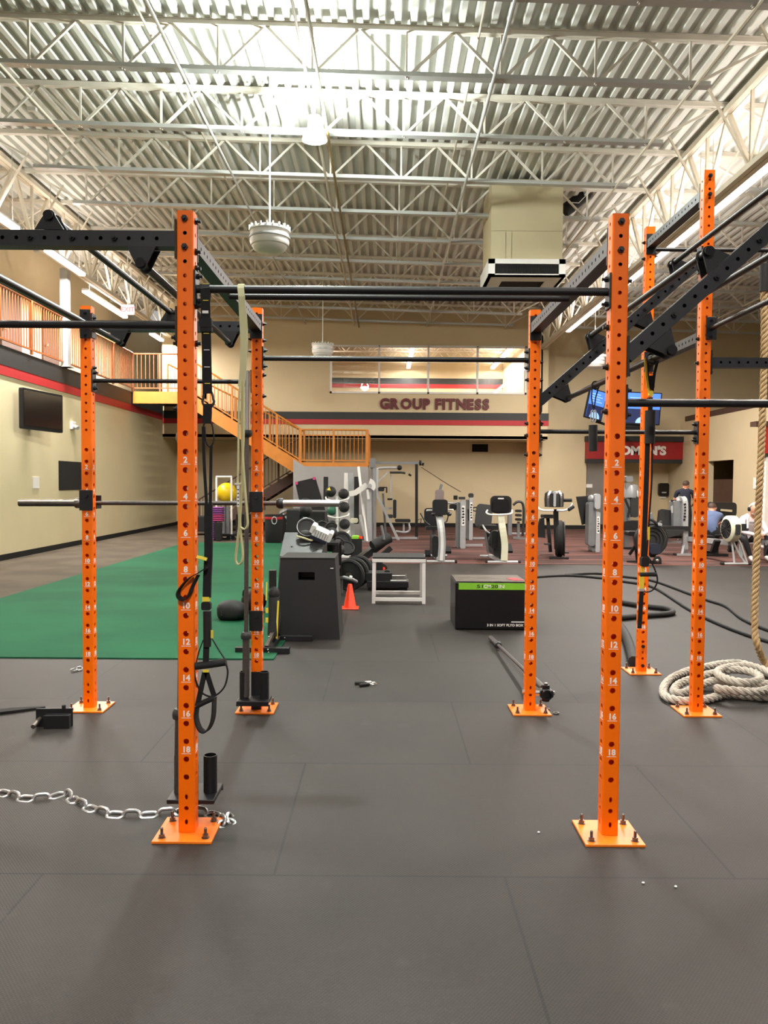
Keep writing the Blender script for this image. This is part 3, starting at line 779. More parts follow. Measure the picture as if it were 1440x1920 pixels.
# ------------------------------------------------------------------ left wall fittings
p = at(76, 771, 15.85)
t = thing('television', 'black switched-off television on the left wall', 'television', (XL + 0.30, 15.85, p.z)); t.rotation_euler = (0, 0, math.radians(82))
MB().rbox((0, 0, 0), (1.42, 0.08, 0.8), 0.03, 2).build('case', 'dark', t)
MB().span(-0.67, 0.67, -0.045, -0.04, -0.33, 0.36).build('screen', 'screenoff', t)
MB().span(-0.15, 0.15, 0.04, 0.29, -0.15, 0.15).build('bracket', 'dark', t)
q = at(133, 798, 18.1)
t = thing('wall_camera', 'small white camera bracket on the left wall right of the television', 'camera', (XL, 18.1, q.z))
MB().box((0.03, 0, 0), (0.06, 0.22, 0.18)).build('base', 'white', t, 0.01)
MB().cyl((0.06, 0, -0.02), (0.17, -0.06, -0.06), 0.045).build('lens', 'silver', t)
q = at(131, 892, 18.0); o = MB().span(XL, XL + 0.03, 17.35, 18.6, q.z - 0.33, q.z + 0.33).build('wall_board', 'dark'); tag(o, 'black square board on the left wall beside the left orange post', 'board')
q = at(64, 905, 16.2); o = MB().span(XL, XL + 0.015, 16.05, 16.35, q.z - 0.12, q.z + 0.12).build('notice', 'paper'); tag(o, 'small white notice sheet on the left wall below the television', 'notice')

# mezzanine: column, doors, exit sign
q = at(118, 600, 17.6)
t = thing('steel_column', 'pale grey steel column standing on the mezzanine edge', 'column', (-7.22, 17.6, 4.1))
MB().span(-0.085, 0.085, -0.085, 0.085, 0, 2.2).build('shaft', 'silver', t)
MB().span(-0.14, 0.14, -0.14, 0.14, 0, 0.02).build('base_plate', 'silver', t)
for i, (y0, lab) in enumerate(((18.2, ''), (20.4, ''))):
    d = struct('door_%d' % (i + 2), MB().span(-9.0, -8.95, y0, y0 + 1.0, 4.12, 6.2), 'darkwood')
    MB().cyl((-8.94, y0 + 0.1, 5.1), (-8.86, y0 + 0.1, 5.1), 0.03).build('handle', 'chrome', d)
mb = MB(); mb.span(-9.0, -5.6, YU + 5.6, YU + 5.8, 4.12, 7.5)
struct('wall_landing', mb, 'wall')
q = at(240, 581, 18.4)
t = thing('exit_sign', 'small lit red EXIT sign hanging over the mezzanine', 'sign', tuple(q))
MB().rbox((0, 0, 0), (0.30, 0.06, 0.23), 0.02, 2).build('case', 'exitwhite', t)
g = MB(); text_into(g, 'EXIT', (0, -0.032, 0), (1, 0, 0), (0, 0, 1), 0.155, 0.002, 0.006); g.build('lettering', 'exitred', t)
MB().cyl((0, 0, 0.11), (0, 0, 7.47 - q.z), 0.01).build('rod', 'white', t)
# inner window of the landing
struct('window_2', MB().span(XL, -5.7, YU - 0.02, YU, 4.2, 4.24), 'white')

# ------------------------------------------------------------------ railings and stair
def railing(name, label, p0, p1, h, gap, material, posts, post_w=0.05, mid=False, tall_bar=0.016):
    p0 = Vector(p0); p1 = Vector(p1); d = p1 - p0
    t = thing(name, label, 'railing', tuple(p0))
    U = Vector((0, 0, 1))
    MB().tube([U * h, d + U * h], 0.025, n=8).build('top_rail', material, t)
    b = MB(); b.bar(U * 0.1, d + U * 0.1, 0.035)
    if mid: b.bar(U * (h - 0.16), d + U * (h - 0.16), 0.03)
    b.build('lower_rail', material, t)
    n = max(2, int(d.length / gap)); g = MB()
    for i in range(1, n):
        q = d * (i / n); g.bar(q + U * 0.1, q + U * h, tall_bar)
    g.build('baluster_panel', material, t)
    for i in range(posts):
        q = d * (i / max(1, posts - 1)); MB().bar(q, q + U * h, post_w).build('post', material, t)
    return t
YS = 22.4
lx0, lx1 = XL + 0.05, -5.7
railing('railing', 'long orange baluster railing along the edge of the mezzanine', (-7.25, 8.0, 4.12), (-7.25, YS - 0.05, 4.12), 1.1, 0.115, 'rail', 10)
railing('railing', 'short orange railing across the upper stair landing', (lx0, YS, 4.12), (lx1, YS, 4.12), 1.08, 0.115, 'rail', 3)
railing('railing', 'sloping orange railing on the upper stair flight', (lx1, YS, 4.12), (-2.45, YS, 2.10), 0.98, 0.115, 'woodor', 6)
railing('railing', 'boxy orange railing around the front of the half landing', (-2.42, YS, 2.08), (-0.52, YS, 2.08), 0.98, 0.115, 'woodor', 3, 0.06, True)
railing('railing', 'orange railing on the right end of the half landing', (-0.5, YS, 2.08), (-0.5, YS + 2.6, 2.08), 0.98, 0.115, 'woodor', 2, 0.09)
railing('railing', 'orange railing on the far side of the upper stair flight', (lx1 - 0.9, YS + 1.25, 4.12), (-2.45, YS + 1.25, 2.10), 0.98, 0.13, 'woodor', 5)
railing('railing', 'dark brown railing of the lower stair flight under the stair', (-5.7, YS + 1.45, 0.05), (-2.45, YS + 1.45, 2.06), 0.95, 0.13, 'darkwood', 5)
t = thing('staircase', 'orange stained stair rising left from the half landing to the mezzanine', 'staircase', (-2.45, YS, 0))
MB().span(lx0 + 2.45, lx1 + 2.45, -0.04, 0.0, 3.78, 4.12).build('landing_fascia', 'woodor', t)
MB().span(lx0 + 2.45, lx1 + 2.45, 0.0, YU - YS, 4.0, 4.115).build('upper_landing', 'bandk', t)
s = MB(); dx = lx1 + 2.45
for y in (-0.04, 1.2): s.prism([(0, 1.72), (0, 2.14), (dx, 4.14), (dx, 3.72)], (0, y + 0.05, 0), (1, 0, 0), (0, 0, 1), 0.05)
s.build('stringer', 'woodor', t)
n = 12
for i in range(n):
    x = dx * (i + 0.5) / n; z = 2.08 + 2.04 * (i + 0.6) / n
    g = MB(); g.span(x - 0.15, x + 0.15, 0.01, 1.2, z - 0.03, z); g.span(x - 0.14, x - 0.12, 0.01, 1.2, z - 0.17, z - 0.03); g.build('tread', 'darkwood', t)
MB().span(0, 1.95, 0.0, 2.6, 1.96, 2.08).build('half_landing', 'darkwood', t)
MB().span(-0.02, 1.98, -0.04, 0.0, 1.98, 2.12).build('half_landing_edge', 'woodor', t)
s = MB()
for y in (1.4, 2.58): s.prism([(0, 1.75), (0, 2.08), (dx, 0.05), (dx + 0.3, 0.0), (dx + 0.5, 0.0)], (0, y + 0.05, 0), (1, 0, 0), (0, 0, 1), 0.05)
s.build('lower_stringer', 'darkwood', t)
for i in range(n):
    x = dx * (i + 0.5) / n; z = 2.08 - 2.06 * (i + 0.6) / n
    g = MB(); g.span(x - 0.15, x + 0.15, 1.45, 2.56, z - 0.03, z); g.span(x + 0.12, x + 0.14, 1.45, 2.56, z - 0.17, z - 0.03); g.build('tread', 'darkwood', t)
a, b = at(550, 950, YS - 0.1).x, at(690, 950, YS - 0.1).x
mb = MB(); mb.prism([(a, 0), (b, 0), (b, 2.0), (a + 0.33, 2.0), (a, 2.2)], (0, YS - 0.05, 0), (1, 0, 0), (0, 0, 1), 0.1)
mb.span(b - 0.12, b, YS - 0.05, YS + 2.6, 0, 1.96)
struct('wall_stair', mb, 'wall_g')
# ================================================================== the training rig
YF, YR, YRR = 3.362, 5.21, 6.335
XLL, XL1, XR1, XT = -1.99, -0.854, 0.998, 2.132
PW = 0.072
BIG_Z = [1.752 - 0.0787 * k for k in range(20)]

def bolt(mb, c, d, r=0.013, L=0.012):
    c = Vector(c); d = Vector(d); mb.cyl(c, c + d * L, r, n=6); mb.cyl(c + d * L, c + d * (L + 0.012), r * 0.55, n=8)
    return mb

def upright(x, y, H, label, bolts=()):
    t = thing('rack_upright', label, 'rack post', (x, y, 0), 0, 'orange rack uprights')
    holes = [(z, 0.0125) for z in BIG_Z] + [(0.169, 0.0065, 1.9), (0.119, 0.010), (0.058, 0.0065, 1.9)]
    z = 1.884
    while z < H - 0.02: holes.append((z, 0.0085)); z += 0.0597
    hz = [(a - 0.012, b, *e) for (a, b, *e) in holes]
    h = PW / 2; r = 0.007; mb = MB()
    for (ox, oy, ux, uy) in ((-1, -1, 1, 0), (1, -1, 0, 1), (1, 1, -1, 0), (-1, 1, 0, -1)):
        o = Vector((ox * h + ux * r, oy * h + uy * r, 0.012))
        mb.panel(o, (ux, uy, 0), (0, 0, 1), PW - 2 * r, H - 0.012, hz)
        # rounded corner strip at the start of each face
        nx, ny = uy, -ux                                   # outward normal of this face
        cx, cy = ox * h + ux * r - nx * r, oy * h + uy * r - ny * r
        a1 = math.atan2(ny, nx); pts = [(cx + r * math.cos(a1 - PI / 2 * k / 3), cy + r * math.sin(a1 - PI / 2 * k / 3)) for k in range(4)]
        vs = [(a, b, zz) for zz in (0.012, H) for a, b in pts]
        mb.add(vs, [(k, k + 1, 5 + k, 4 + k)[::-1] for k in range(3)], True)
    mb.build('tube', 'orange', t)
    MB().span(-h + 0.001, h - 0.001, -h + 0.001, h - 0.001, H - 0.004, H).build('end_cap', 'black', t)
    MB().span(-0.128, 0.128, -0.122, 0.122, 0, 0.011).build('base_plate', 'plate_orange', t, 0.002)
    for sx in (-1, 1):
        for sy in (-1, 1):
            g = MB(); px, py = sx * 0.094, sy * 0.084
            g.cyl((px, py, 0.011), (px, py, 0.014), 0.017, n=12); g.cyl((px, py, 0.014), (px, py, 0.027), 0.0125, n=6); g.cyl((px, py, 0.027), (px, py, 0.052), 0.0065, n=8); g.ball((px, py, 0.052), (0.0065, 0.0065, 0.004), 8, 4)
            g.build('anchor_bolt', 'steel', t)
    # white numbers with an underline, on the front and on the inner side
    g = MB()
    for kk in range(1, 10):
        zz = (BIG_Z[2 * kk - 1] + BIG_Z[2 * kk]) / 2 + 0.003
        for (o, u) in (((0, -h - 0.0004, zz), (1, 0, 0)), ((-h - 0.0004, 0, zz), (0, -1, 0)), ((h + 0.0004, 0, zz), (0, 1, 0))):
            text_into(g, str(2 * kk), o, u, (0, 0, 1), 0.036, 0.0004, 0.0012)
            c = Vector(o) + Vector((0, 0, -0.0175)); n_ = Vector(u).cross(Vector((0, 0, 1)))
            g.box(c, (0.042 if abs(u[0]) else 0.0008, 0.042 if abs(u[1]) else 0.0008, 0.0022))
    g.build('number_marks', 'whitetext', t)
    for (bx, by, bz, dx, dy) in bolts:
        bolt(MB(), (bx * h, by * h, bz), (dx, dy, 0), 0.014).build('bolt', 'black', t)
    return t

def fb(*zs): return [(0, -1, z, 0, -1) for z in zs]
def rb(*zs): return [(1, 0, z, 1, 0) for z in zs]
def lb(*zs): return [(-1, 0, z, -1, 0) for z in zs]
upright(XL1, YF, 2.695, 'orange perforated post in the left foreground, with black straps hanging beside it', fb(2.66, 2.541) + rb(2.66, 2.53, 2.46, 2.30, 2.14) + lb(1.86, 2.14))
upright(XR1, YF, 2.695, 'orange perforated post in the right foreground, large and near', fb(2.66, 2.541) + lb(1.86, 2.05, 2.22) + rb(2.42, 2.02))
upright(XL1, YR, 2.70, 'orange perforated post behind the left foreground post, with a bar holder at its foot', rb(2.60, 2.49, 2.42, 2.32, 2.26, 2.12) + lb(2.5, 2.42))
upright(XR1, YR, 2.70, 'orange perforated post in front of the lime-edged box', rb(2.36, 2.24, 1.94, 1.87, 1.74) + lb(2.36, 2.24, 1.95, 1.87, 1.74))
upright(XLL, YR, 2.705, 'leftmost orange perforated post, beside the black bracket on the floor', rb(2.63, 2.55, 2.3, 2.17))
upright(XT, YR, 3.62, 'tall orange perforated post standing in front of the grey rope pile', fb(3.58, 3.46) + lb(2.52, 2.36, 1.86) + rb(2.42, 2.3))
upright(XT, YRR, 3.62, 'tall orange perforated post farthest back, behind the right foreground post', lb(3.50, 3.37) + rb(3.42,) + fb(0.22, 0.06))

def beam_h(name, label, p0, p1, bolts=0, spacing=0.0597, ends=True, s=0.066):
    """perforated square beam between two posts, with end plates"""
    p0 = Vector(p0); p1 = Vector(p1); d = p1 - p0; L = d.length; y = d / L
    t = thing(name, label, 'rack beam', tuple(p0), 0, 'charcoal rack beams')
    side = Vector((0, 0, 1)) - y * y.z; side.normalize(); x = y.cross(side)
    h = s / 2; n = int((L - 0.06) / spacing); off = (L - (n - 1) * spacing) / 2
    hl = [(off + i * spacing, 0.0085) for i in range(n)]
    mb = MB()
    for (a, b, pf) in ((x, side, True), (side, -x, False), (-x, -side, True), (-side, x, False)):
        # face with outward normal a ; width along b
        o = a * h - b * h
        u = b
        if u.cross(y).dot(a) < 0: o = a * h + b * h; u = -b
        mb.panel(o, u, y, s, L, hl if pf else [], 0.004, 12)
    mb.build('tube', 'beam', t)
    if ends:
        for q, dd in ((Vector((0, 0, 0)), y), (d, -y)):
            MB().box(q + dd * 0.004, (0.008, 0.075, 0.16), Matrix((y, x, side)).transposed()).build('end_plate', 'black', t)
    for i in range(bolts):
        k = int((i + 1) * n / (bolts + 1)); q = y * (off + k * spacing)
        for sgn in (-1, 1): bolt(MB(), q + x * (h * sgn), x * sgn, 0.013).build('bolt', 'black', t)
    return t, x, side, y

def bracket(parent, c, side, away, ax, reach=0.07):
    """pair of tapered lugs under or over a beam that carry a rung"""
    c = Vector(c); d = Vector(away); a = Vector(ax); z1 = 0.036 + reach
    tip = [(0.026 * math.cos(PI * k / 6), z1 + 0.026 * math.sin(PI * k / 6)) for k in range(7)]
    poly = [(-0.062, 0.034), (0.062, 0.034)] + tip
    s_ = Vector(side); w = a.cross(d)
    for s in (-1, 1):
        o = c + s_ * (0.034 * s) - w * 0.003
        MB().prism(poly, o, a, d, 0.006).build('lug', 'black', parent)

def round_bar(label, p0, p1, r=0.0165, plates=True, group='black pull-up bars', ph=0.15):
    p0 = Vector(p0); p1 = Vector(p1); t = thing('pull_up_bar', label, 'bar', tuple(p0), 0, group); d = p1 - p0; y = d.normalized()
    MB().cyl((0, 0, 0), d, r, n=18).build('tube', 'black', t)
    if plates:
        x = y.cross(Vector((0, 0, 1))).normalized()
        for q, dd in ((Vector((0, 0, 0)), y), (d, -y)):
            R = Matrix((y, x, Vector((0, 0, 1)))).transposed()
            pl = MB().box(q + dd * 0.004, (0.008, 0.07, ph), R).build('end_plate', 'black', t, 0.002)
            for s in (-1, 1): bolt(MB(), q + dd * 0.008 + Vector((0, 0, s * (ph / 2 - 0.022))), dd, 0.012).build('bolt', 'black', pl)
    return t

def rung(label, p0, p1, r=0.0165):
    p0 = Vector(p0); p1 = Vector(p1); t = thing('ladder_rung', label, 'rung', tuple(p0), 0, 'rungs between the beams'); d = p1 - p0
    MB().cyl((0, 0, 0), d, r, n=16).build('tube', 'black', t)
    y = d.normalized()
    for q, s in ((Vector((0, 0, 0)), -1), (d, 1)): MB().cyl(q, q + y * (0.006 * s), r * 1.25, n=16).build('end_cap', 'dark', t)
    return t
hp = PW / 2
ZB = 2.577
# left bay
bf, sx_, ud, ax = beam_h('rack_beam', 'near left charcoal beam leading off to the left edge from the left foreground post', (XLL + hp, YF, ZB), (XL1 - hp, YF, ZB), 4)
bracket(bf, (-1.43 - XLL - hp, 0, 0), (0, 1, 0), (0, 0, 1), (1, 0, 0), 0.055); bracket(bf, (-1.04 - XLL - hp, 0, 0), (0, 1, 0), (0, 0, -1), (1, 0, 0))
br, *_ = beam_h('rack_beam', 'far left charcoal beam between the leftmost post and the bar-holder post', (XLL + hp, YR, ZB), (XL1 - hp, YR, ZB), 4)
bracket(br, (-1.43 - XLL - hp, 0, 0), (0, 1, 0), (0, 0, 1), (1, 0, 0), 0.055)
for xx in (-1.04, -1.77): bracket(br, (xx - XLL - hp, 0, 0), (0, 1, 0), (0, 0, -1), (1, 0, 0), 0.07)
bracket(bf, (-1.77 - XLL - hp, 0, 0), (0, 1, 0), (0, 0, -1), (1, 0, 0), 0.07)
rung('middle raised rung carried above the two left beams', (-1.43, YF - 0.045, 2.668), (-1.43, YR + 0.045, 2.668))
rung('rung slung below the two left beams, nearest the left foreground post', (-1.04, YF - 0.045, 2.472), (-1.04, YR + 0.045, 2.472))
rung('leftmost rung slung below the two left beams', (-1.77, YF - 0.045, 2.472), (-1.77, YR + 0.045, 2.472))
round_bar('bar running towards the viewer from the head of the leftmost post', (XLL, YF + hp, 2.585), (XLL, YR - hp, 2.585), 0.024, True, ph=0.19)
round_bar('near bar leading left from the left foreground post', (XLL + hp, YF, 2.218), (XL1 - hp, YF, 2.218))
round_bar('bar between the leftmost post and the bar-holder post', (XLL + hp, YR, 2.215), (XL1 - hp, YR, 2.215), 0.0145)
# middle bay
beam_h('rack_beam', 'charcoal side beam running back from the left foreground post', (XL1, YF + hp, ZB), (XL1, YR - hp, ZB))
beam_h('rack_beam', 'charcoal side beam running back from the right foreground post', (XR1, YF + hp, ZB), (XR1, YR - hp, ZB))
round_bar('long near bar across the middle, between the two foreground posts', (XL1 + hp, YF, 2.373), (XR1 - hp, YF, 2.373), 0.0175)
round_bar('long bar just behind the near middle bar, hung from the side beams', (XL1 + 0.03, 4.12, 2.522), (XR1 - 0.03, 4.12, 2.522), 0.0165, False)
round_bar('long far bar across the middle, in front of the studio window', (XL1 + hp, YR, 2.372), (XR1 - hp, YR, 2.372), 0.0165)
# right bay: climbing beams
def climb(y, label):
    x0, x1 = XR1 + hp, XT - hp; Z0 = 2.095
    b, s_, u_, a_ = beam_h('rack_beam', label, (x0, y, Z0), (x1, y, Z0 + 0.89 * (x1 - x0)), 5, ends=False)
    for xx, zz, s in ((0.005, 0.0, 1), (x1 - x0 - 0.005, 0.89 * (x1 - x0), -1)): MB().box((xx, 0, zz), (0.010, 0.074, 0.17)).build('end_plate', 'black', b)
    zb = lambda x: 0.89 * (x - x0)
    for xx, sg in ((1.44, 1), (1.15, -1), (1.985, 1), (1.69, -1)):
        bracket(b, (xx - x0, 0, zb(xx)), (0, 1, 0), u_ * sg, a_, 0.07)
    for xx, sg in ((1.44, 1), (1.15, -1), (1.985, 1), (1.69, -1)):
        yield Vector((xx, y, Z0 + zb(xx))) + u_ * (sg * 0.106)
n_ = list(climb(YF, 'near climbing beam sloping up to the right from the right foreground post'))
f_ = list(climb(YR, 'far climbing beam sloping up to the tall post from the post by the lime-edged box'))
labs = ['upper rung of the climbing beams, its near bracket before the tall post', 'low rung of the climbing beams that the right straps hang from', 'topmost rung of the climbing beams near the right edge', 'upper rung slung under the climbing beams at the right edge']
for a, b, l in zip(n_, f_, labs): rung(l, a - Vector((0, 0.05, 0)), b + Vector((0, 0.05, 0)))
round_bar('near bar leading right from the right foreground post to the right edge', (XR1 + hp, YF, 1.899), (XT + 0.3, YF, 1.899), 0.0175)
round_bar('bar between the lime-box post and the tall post, before the red sign', (XR1 + hp, YR, 1.897), (XT - hp, YR, 1.897), 0.0145)
round_bar('bar running towards the viewer from the middle of the tall post', (XT + 0.03, YF, 2.584), (XT + 0.03, YR - hp, 2.584), 0.0165)
beam_h('rack_beam', 'charcoal beam between the two tall posts at mid height', (XT, YR + hp, 2.538), (XT, YRR - hp, 2.538))
beam_h('rack_beam', 'topmost charcoal beam between the heads of the two tall posts', (XT, YR + hp, 3.478), (XT, YRR - hp, 3.478))
beam_h('rack_beam', 'charcoal beam leading right from the tall post to the right edge', (XT + hp, YR, 2.362), (XT + 1.9, YR, 2.362), 2)
round_bar('high bar leading right from the head of the farthest tall post', (XT + hp, YRR, 3.447), (XT + 2.4, YRR, 3.447), 0.0165)
# post of the next bay just outside the right edge of the picture
upright(XT, YF, 3.62, 'tall orange post of the next bay, just outside the right edge')
upright(XLL, YF, 2.695, 'orange post of the next bay, just outside the left edge')
upright(XT + 1.9 + hp, YR, 3.62, 'tall orange post outside the right edge, carrying the end of a beam')
upright(XT + 2.4 + hp, YRR, 3.62, 'tall orange post outside the right edge, carrying the end of the high bar')
# ================================================================== gear on and around the rig
def pp(pts, Y): return [at(x, y, Y) for x, y in pts]
def rel(pts, o): return [Vector(p) - Vector(o) for p in pts]
def fpath(pts, z): return [fl(p[0], p[1], p[2] if len(p) > 2 else z) for p in pts]

# ---- barbells
def barbell(label, p0, p1, end0='chrome', end1='chrome', shaft='knurl', cap=True):
    p0 = Vector(p0); p1 = Vector(p1); d = (p1 - p0); L = d.length
    t = thing('barbell', label, 'barbell', tuple(p0), 0, 'barbells'); t.rotation_euler = d.to_track_quat('Z', 'Y').to_euler()
    MB().cyl((0, 0, 0.4), (0, 0, L - 0.4), 0.0145).build('shaft', shaft, t)
    for z0, z1, m_, s in ((0, 0.405, end0, 1), (L - 0.405, L, end1, -1)):
        o = MB().cyl((0, 0, z0), (0, 0, z1), 0.0235, n=20).build('sleeve', m_, t)
        zc = z1 if s > 0 else z0
        MB().lathe([(0.02, -0.02), (0.034, -0.018), (0.036, 0.0), (0.034, 0.014), (0.026, 0.026), (0.0146, 0.028)] if s > 0 else
                   [(0.0146, -0.028), (0.026, -0.026), (0.034, -0.014), (0.036, 0.0), (0.034, 0.018), (0.02, 0.02)], (0, 0, zc)).build('collar', 'darkgrey' if m_ != 'steel' else 'steel', t)
        MB().cyl((0, 0, -0.003 if s > 0 else L), (0, 0, 0.0 if s > 0 else L + 0.003), 0.012, n=12).build('end_cap', 'dark', o)
    return t
a, b = at(36, 943, YR + 0.074), at(637, 944, YR + 0.074)
barbell('barbell racked level behind the two left posts, bright steel at its right end', a, b, 'steel', 'chrome')
a = at(461, 1306, 5.09); b = at(463.5, 696, 5.11)
barbell('barbell standing upright in the holder left of the bar-holder post', a, b, 'knurl', 'chrome')
a = at(336, 1503, 3.49); b = at(347, 650, 3.49)
barbell('barbell standing upright hidden behind the left foreground post', a, b, 'knurl', 'steel')
lm = Vector((XR1 + 0.125, YR + 0.03, 0.125)); far = fl(920, 1196, 0.03)
barbell('barbell lying on the floor behind the lime-box post, one end in the pivot', far, far + (lm - far).normalized() * 2.2, 'knurl', 'knurl')

# ---- bar cradles on the posts
def j_cup(x, z, label, hook=True):
    t = thing('bar_cradle', label, 'bar cradle', (x, YR, z), 0, 'black bar cradles')
    h = PW / 2
    MB().span(-h - 0.012, h + 0.006, -h - 0.008, -h - 0.001, -0.068, 0.068).build('front_plate', 'black', t, 0.002)
    MB().span(-h - 0.010, -h - 0.002, -h - 0.001, h + 0.01, -0.06, 0.06).build('side_plate', 'black', t)
    if hook:
        MB().prism([(h + 0.002, -0.06), (h + 0.10, -0.06), (h + 0.10, 0.03), (h + 0.085, 0.03), (h + 0.085, -0.022), (h + 0.002, -0.022)], (-h, 0, 0), (0, 1, 0), (0, 0, 1), PW).build('hook', 'black', t)
    MB().cyl((0, -h - 0.02, 0.03), (0, -h - 0.008, 0.03), 0.012, n=12).build('pin', 'black', t)
    return t
j_cup(XLL, 1.415, 'black bar cradle on the leftmost post holding the barbell')
j_cup(XL1, 1.412, 'black bar cradle on the bar-holder post holding the barbell')
j_cup(XL1, 0.612, 'lower black bar cradle on the bar-holder post, empty', False)

# ---- upright bar holders
def bar_holder(x, y, z, sgn, label, zt):
    """two open tubes on a plate bolted to a post; sgn says which face"""
    t = thing('bar_holder', label, 'bar holder', (x, y, z), 0, 'black upright bar holders'); h = PW / 2
    y0, y1 = (h + 0.001, h + 0.20) if sgn > 0 else (-h - 0.15, -h - 0.001)
    MB().span(-0.108, 0.104, y0, y1, -0.02, 0.0).build('plate', 'black', t, 0.003)
    MB().span(-0.108, 0.104, y0 if sgn < 0 else y1 - 0.008, y0 + 0.008 if sgn < 0 else y1, -0.032, -0.018).build('lip', 'black', t)
    ym = (y0 + y1) / 2
    for sx in (-0.068, 0.066): MB().pipe((sx, ym, 0.0), (sx, ym, zt), 0.031, 0.027, 20).build('tube', 'black', t)
    MB().span(-0.033, 0.033, -h - 0.01 if sgn < 0 else h + 0.001, -h - 0.001 if sgn < 0 else h + 0.01, -0.10 if sgn < 0 else 0, 0.16).build('mount_plate', 'black', t)
    return t
bar_holder(XL1, YR, 0.105, -1, 'black two-tube bar holder on the foot of the middle left post', 0.18)
bar_holder(XL1, YF, 0.125, 1, 'black two-tube bar holder behind the left foreground post, one tube empty', 0.17)

# ---- landmine pivot on the lime-box post
t = thing('landmine_pivot', 'black pivot with bright bolts on the foot of the lime-box post', 'pivot', (XR1 + PW / 2, YR, 0.125))
MB().cyl((0.0, 0, 0), (0.05, 0, 0), 0.018).build('arm', 'chrome', t)
MB().rbox((0.075, 0.0, 0.0), (0.09, 0.07, 0.05), 0.012, 3).build('block', 'black', t)
MB().pipe((0.075, 0.02, 0.0), (0.075, -0.06, 0.0), 0.035, 0.027).build('bar_tube', 'black', t)
MB().cyl((0.075, 0, -0.055), (0.075, 0, 0.055), 0.026, n=14).build('hinge', 'black', t)
MB().cyl((0.075, 0, 0.055), (0.075, 0, 0.068), 0.014, n=6).build('bolt', 'chrome', t)
MB().cyl((0.12, 0, 0), (0.135, 0, 0), 0.014, n=6).build('bolt', 'chrome', t)
MB().cyl((-PW - 0.015, 0, 0.01), (-PW, 0, 0.01), 0.014, n=6).build('bolt', 'chrome', t)
for (px, py, r, l) in ((1043, 1338.5, 0.017, 'small steel washer lying alone right of the lime-box post'), (1026, 1331, 0.014, 'small dark washer touching the base plate of the lime-box post')):
    p = fl(px, py); g = MB(); g.tube([(p.x + r * math.cos(2 * PI * i / 20), p.y + r * math.sin(2 * PI * i / 20), 0.006) for i in range(20)], 0.0045, 6, True)
    tag(g.build('washer', 'steel'), l, 'washer')

# ---- left suspension trainer
YT = YF - 0.027
o_ = at(388, 1000, YT)
t = thing('suspension_trainer', 'black strap trainer with yellow tabs hanging beside the left foreground post', 'strap trainer', tuple(o_), 0, 'strap trainers')
def P1(pts, Y=YT): return rel(pp(pts, Y), o_)
anc = P1([(389, 738), (388, 690), (387, 640), (386, 600), (385, 560), (384.5, 540)])
bar_c = Vector((at(385, 545, YF).x, YF, 2.373)) - o_
arc = [bar_c + Vector((0, -0.022 * math.cos(a), 0.022 * math.sin(a))) for a in (0, 0.8, 1.57, 2.4, 3.14)]
MB().ribbon(anc + arc + rel(pp([(385, 575), (386, 600)], YF + 0.028), o_), 0.040, 0.004).build('anchor_strap', 'web', t)
for y, m_ in ((532, 'yellow'), (563, 'yellow'), (625, 'yellow'), (656, 'paper'), (688, 'paper'), (719, 'yellow')):
    p = P1([(385 + (y - 532) * 0.02, y)], YT - 0.004)[0]; MB().box(p, (0.024, 0.002, 0.003)).build('stitching', m_, t)
MB().box(P1([(385, 585)], YT - 0.004)[0], (0.026, 0.003, 0.012)).build('care_label', 'paper', t)
MB().rbox(P1([(386, 605)])[0], (0.054, 0.03, 0.045), 0.012).build('buckle', 'dark', t)
MB().rbox(P1([(387, 618)])[0], (0.05, 0.025, 0.022), 0.006).build('slider', 'dark', t)
c = P1([(390, 748)])[0]
MB().tube([c + Vector((0.025 * math.cos(2 * PI * i / 24) * (1.05 if math.sin(2 * PI * i / 24) < 0 else 0.85), 0.004, 0.038 * math.sin(2 * PI * i / 24))) for i in range(24)], 0.0055, 8, True).build('carabiner', 'darkgrey', t)
MB().ribbon(P1([(389, 757), (389, 775), (388, 794)]), 0.038, 0.005).build('loop_strap', 'web', t)
MB().tube(smooth_path(P1([(381, 836), (381, 805), (384, 793), (390, 790), (397, 795), (400, 812), (401, 824), (398, 834), (393, 838), (388, 832), (385, 820), (384, 800)]), 5), 0.0035, 6).build('locking_cord', 'web', t)
MB().ribbon(smooth_path(P1([(381, 800), (383, 870), (387, 940), (390, 1000), (391, 1060)]), 4), 0.013, 0.004).build('left_strap', 'web', t)
MB().ribbon(smooth_path(P1([(396, 836), (395, 900), (394, 960), (392, 1010), (391, 1060)]), 4), 0.013, 0.004).build('right_strap', 'web', t)
MB().ribbon(smooth_path(P1([(391, 945), (391, 990), (391, 1040), (389, 1080), (388, 1120)]), 4), [0.026, 0.03, 0.034, 0.038, 0.036] + [0.036] * 0 if False else 0.034, 0.016).build('doubled_strap', 'web', t)
MB().box(P1([(386.5, 1123)])[0], (0.03, 0.022, 0.02)).build('yellow_band', 'yellow', t)
MB().rbox(P1([(387, 1136)])[0], (0.04, 0.025, 0.035), 0.008).build('adjusting_buckle', 'dark', t)
MB().tube(P1([(388.5, 1146), (389, 1175), (388.5, 1212)]), [0.018, 0.019, 0.017], 12).build('foam_sleeve', 'rubber', t)
MB().ribbon(P1([(387, 1210), (386, 1242)]), 0.026, 0.006).build('lower_strap', 'web', t)
MB().box(P1([(397.5, 1189)], YT - 0.01)[0], (0.010, 0.004, 0.034)).build('yellow_tab', 'yellow', t)
MB().ribbon(P1([(398, 1198), (411, 1220), (423, 1238)]), 0.008, 0.004, (0, 1, 0)).build('handle_cord', 'web', t)
MB().ribbon(P1([(381, 1200), (373, 1222), (368, 1242)]), 0.008, 0.004, (0, 1, 0)).build('handle_cord', 'web', t)
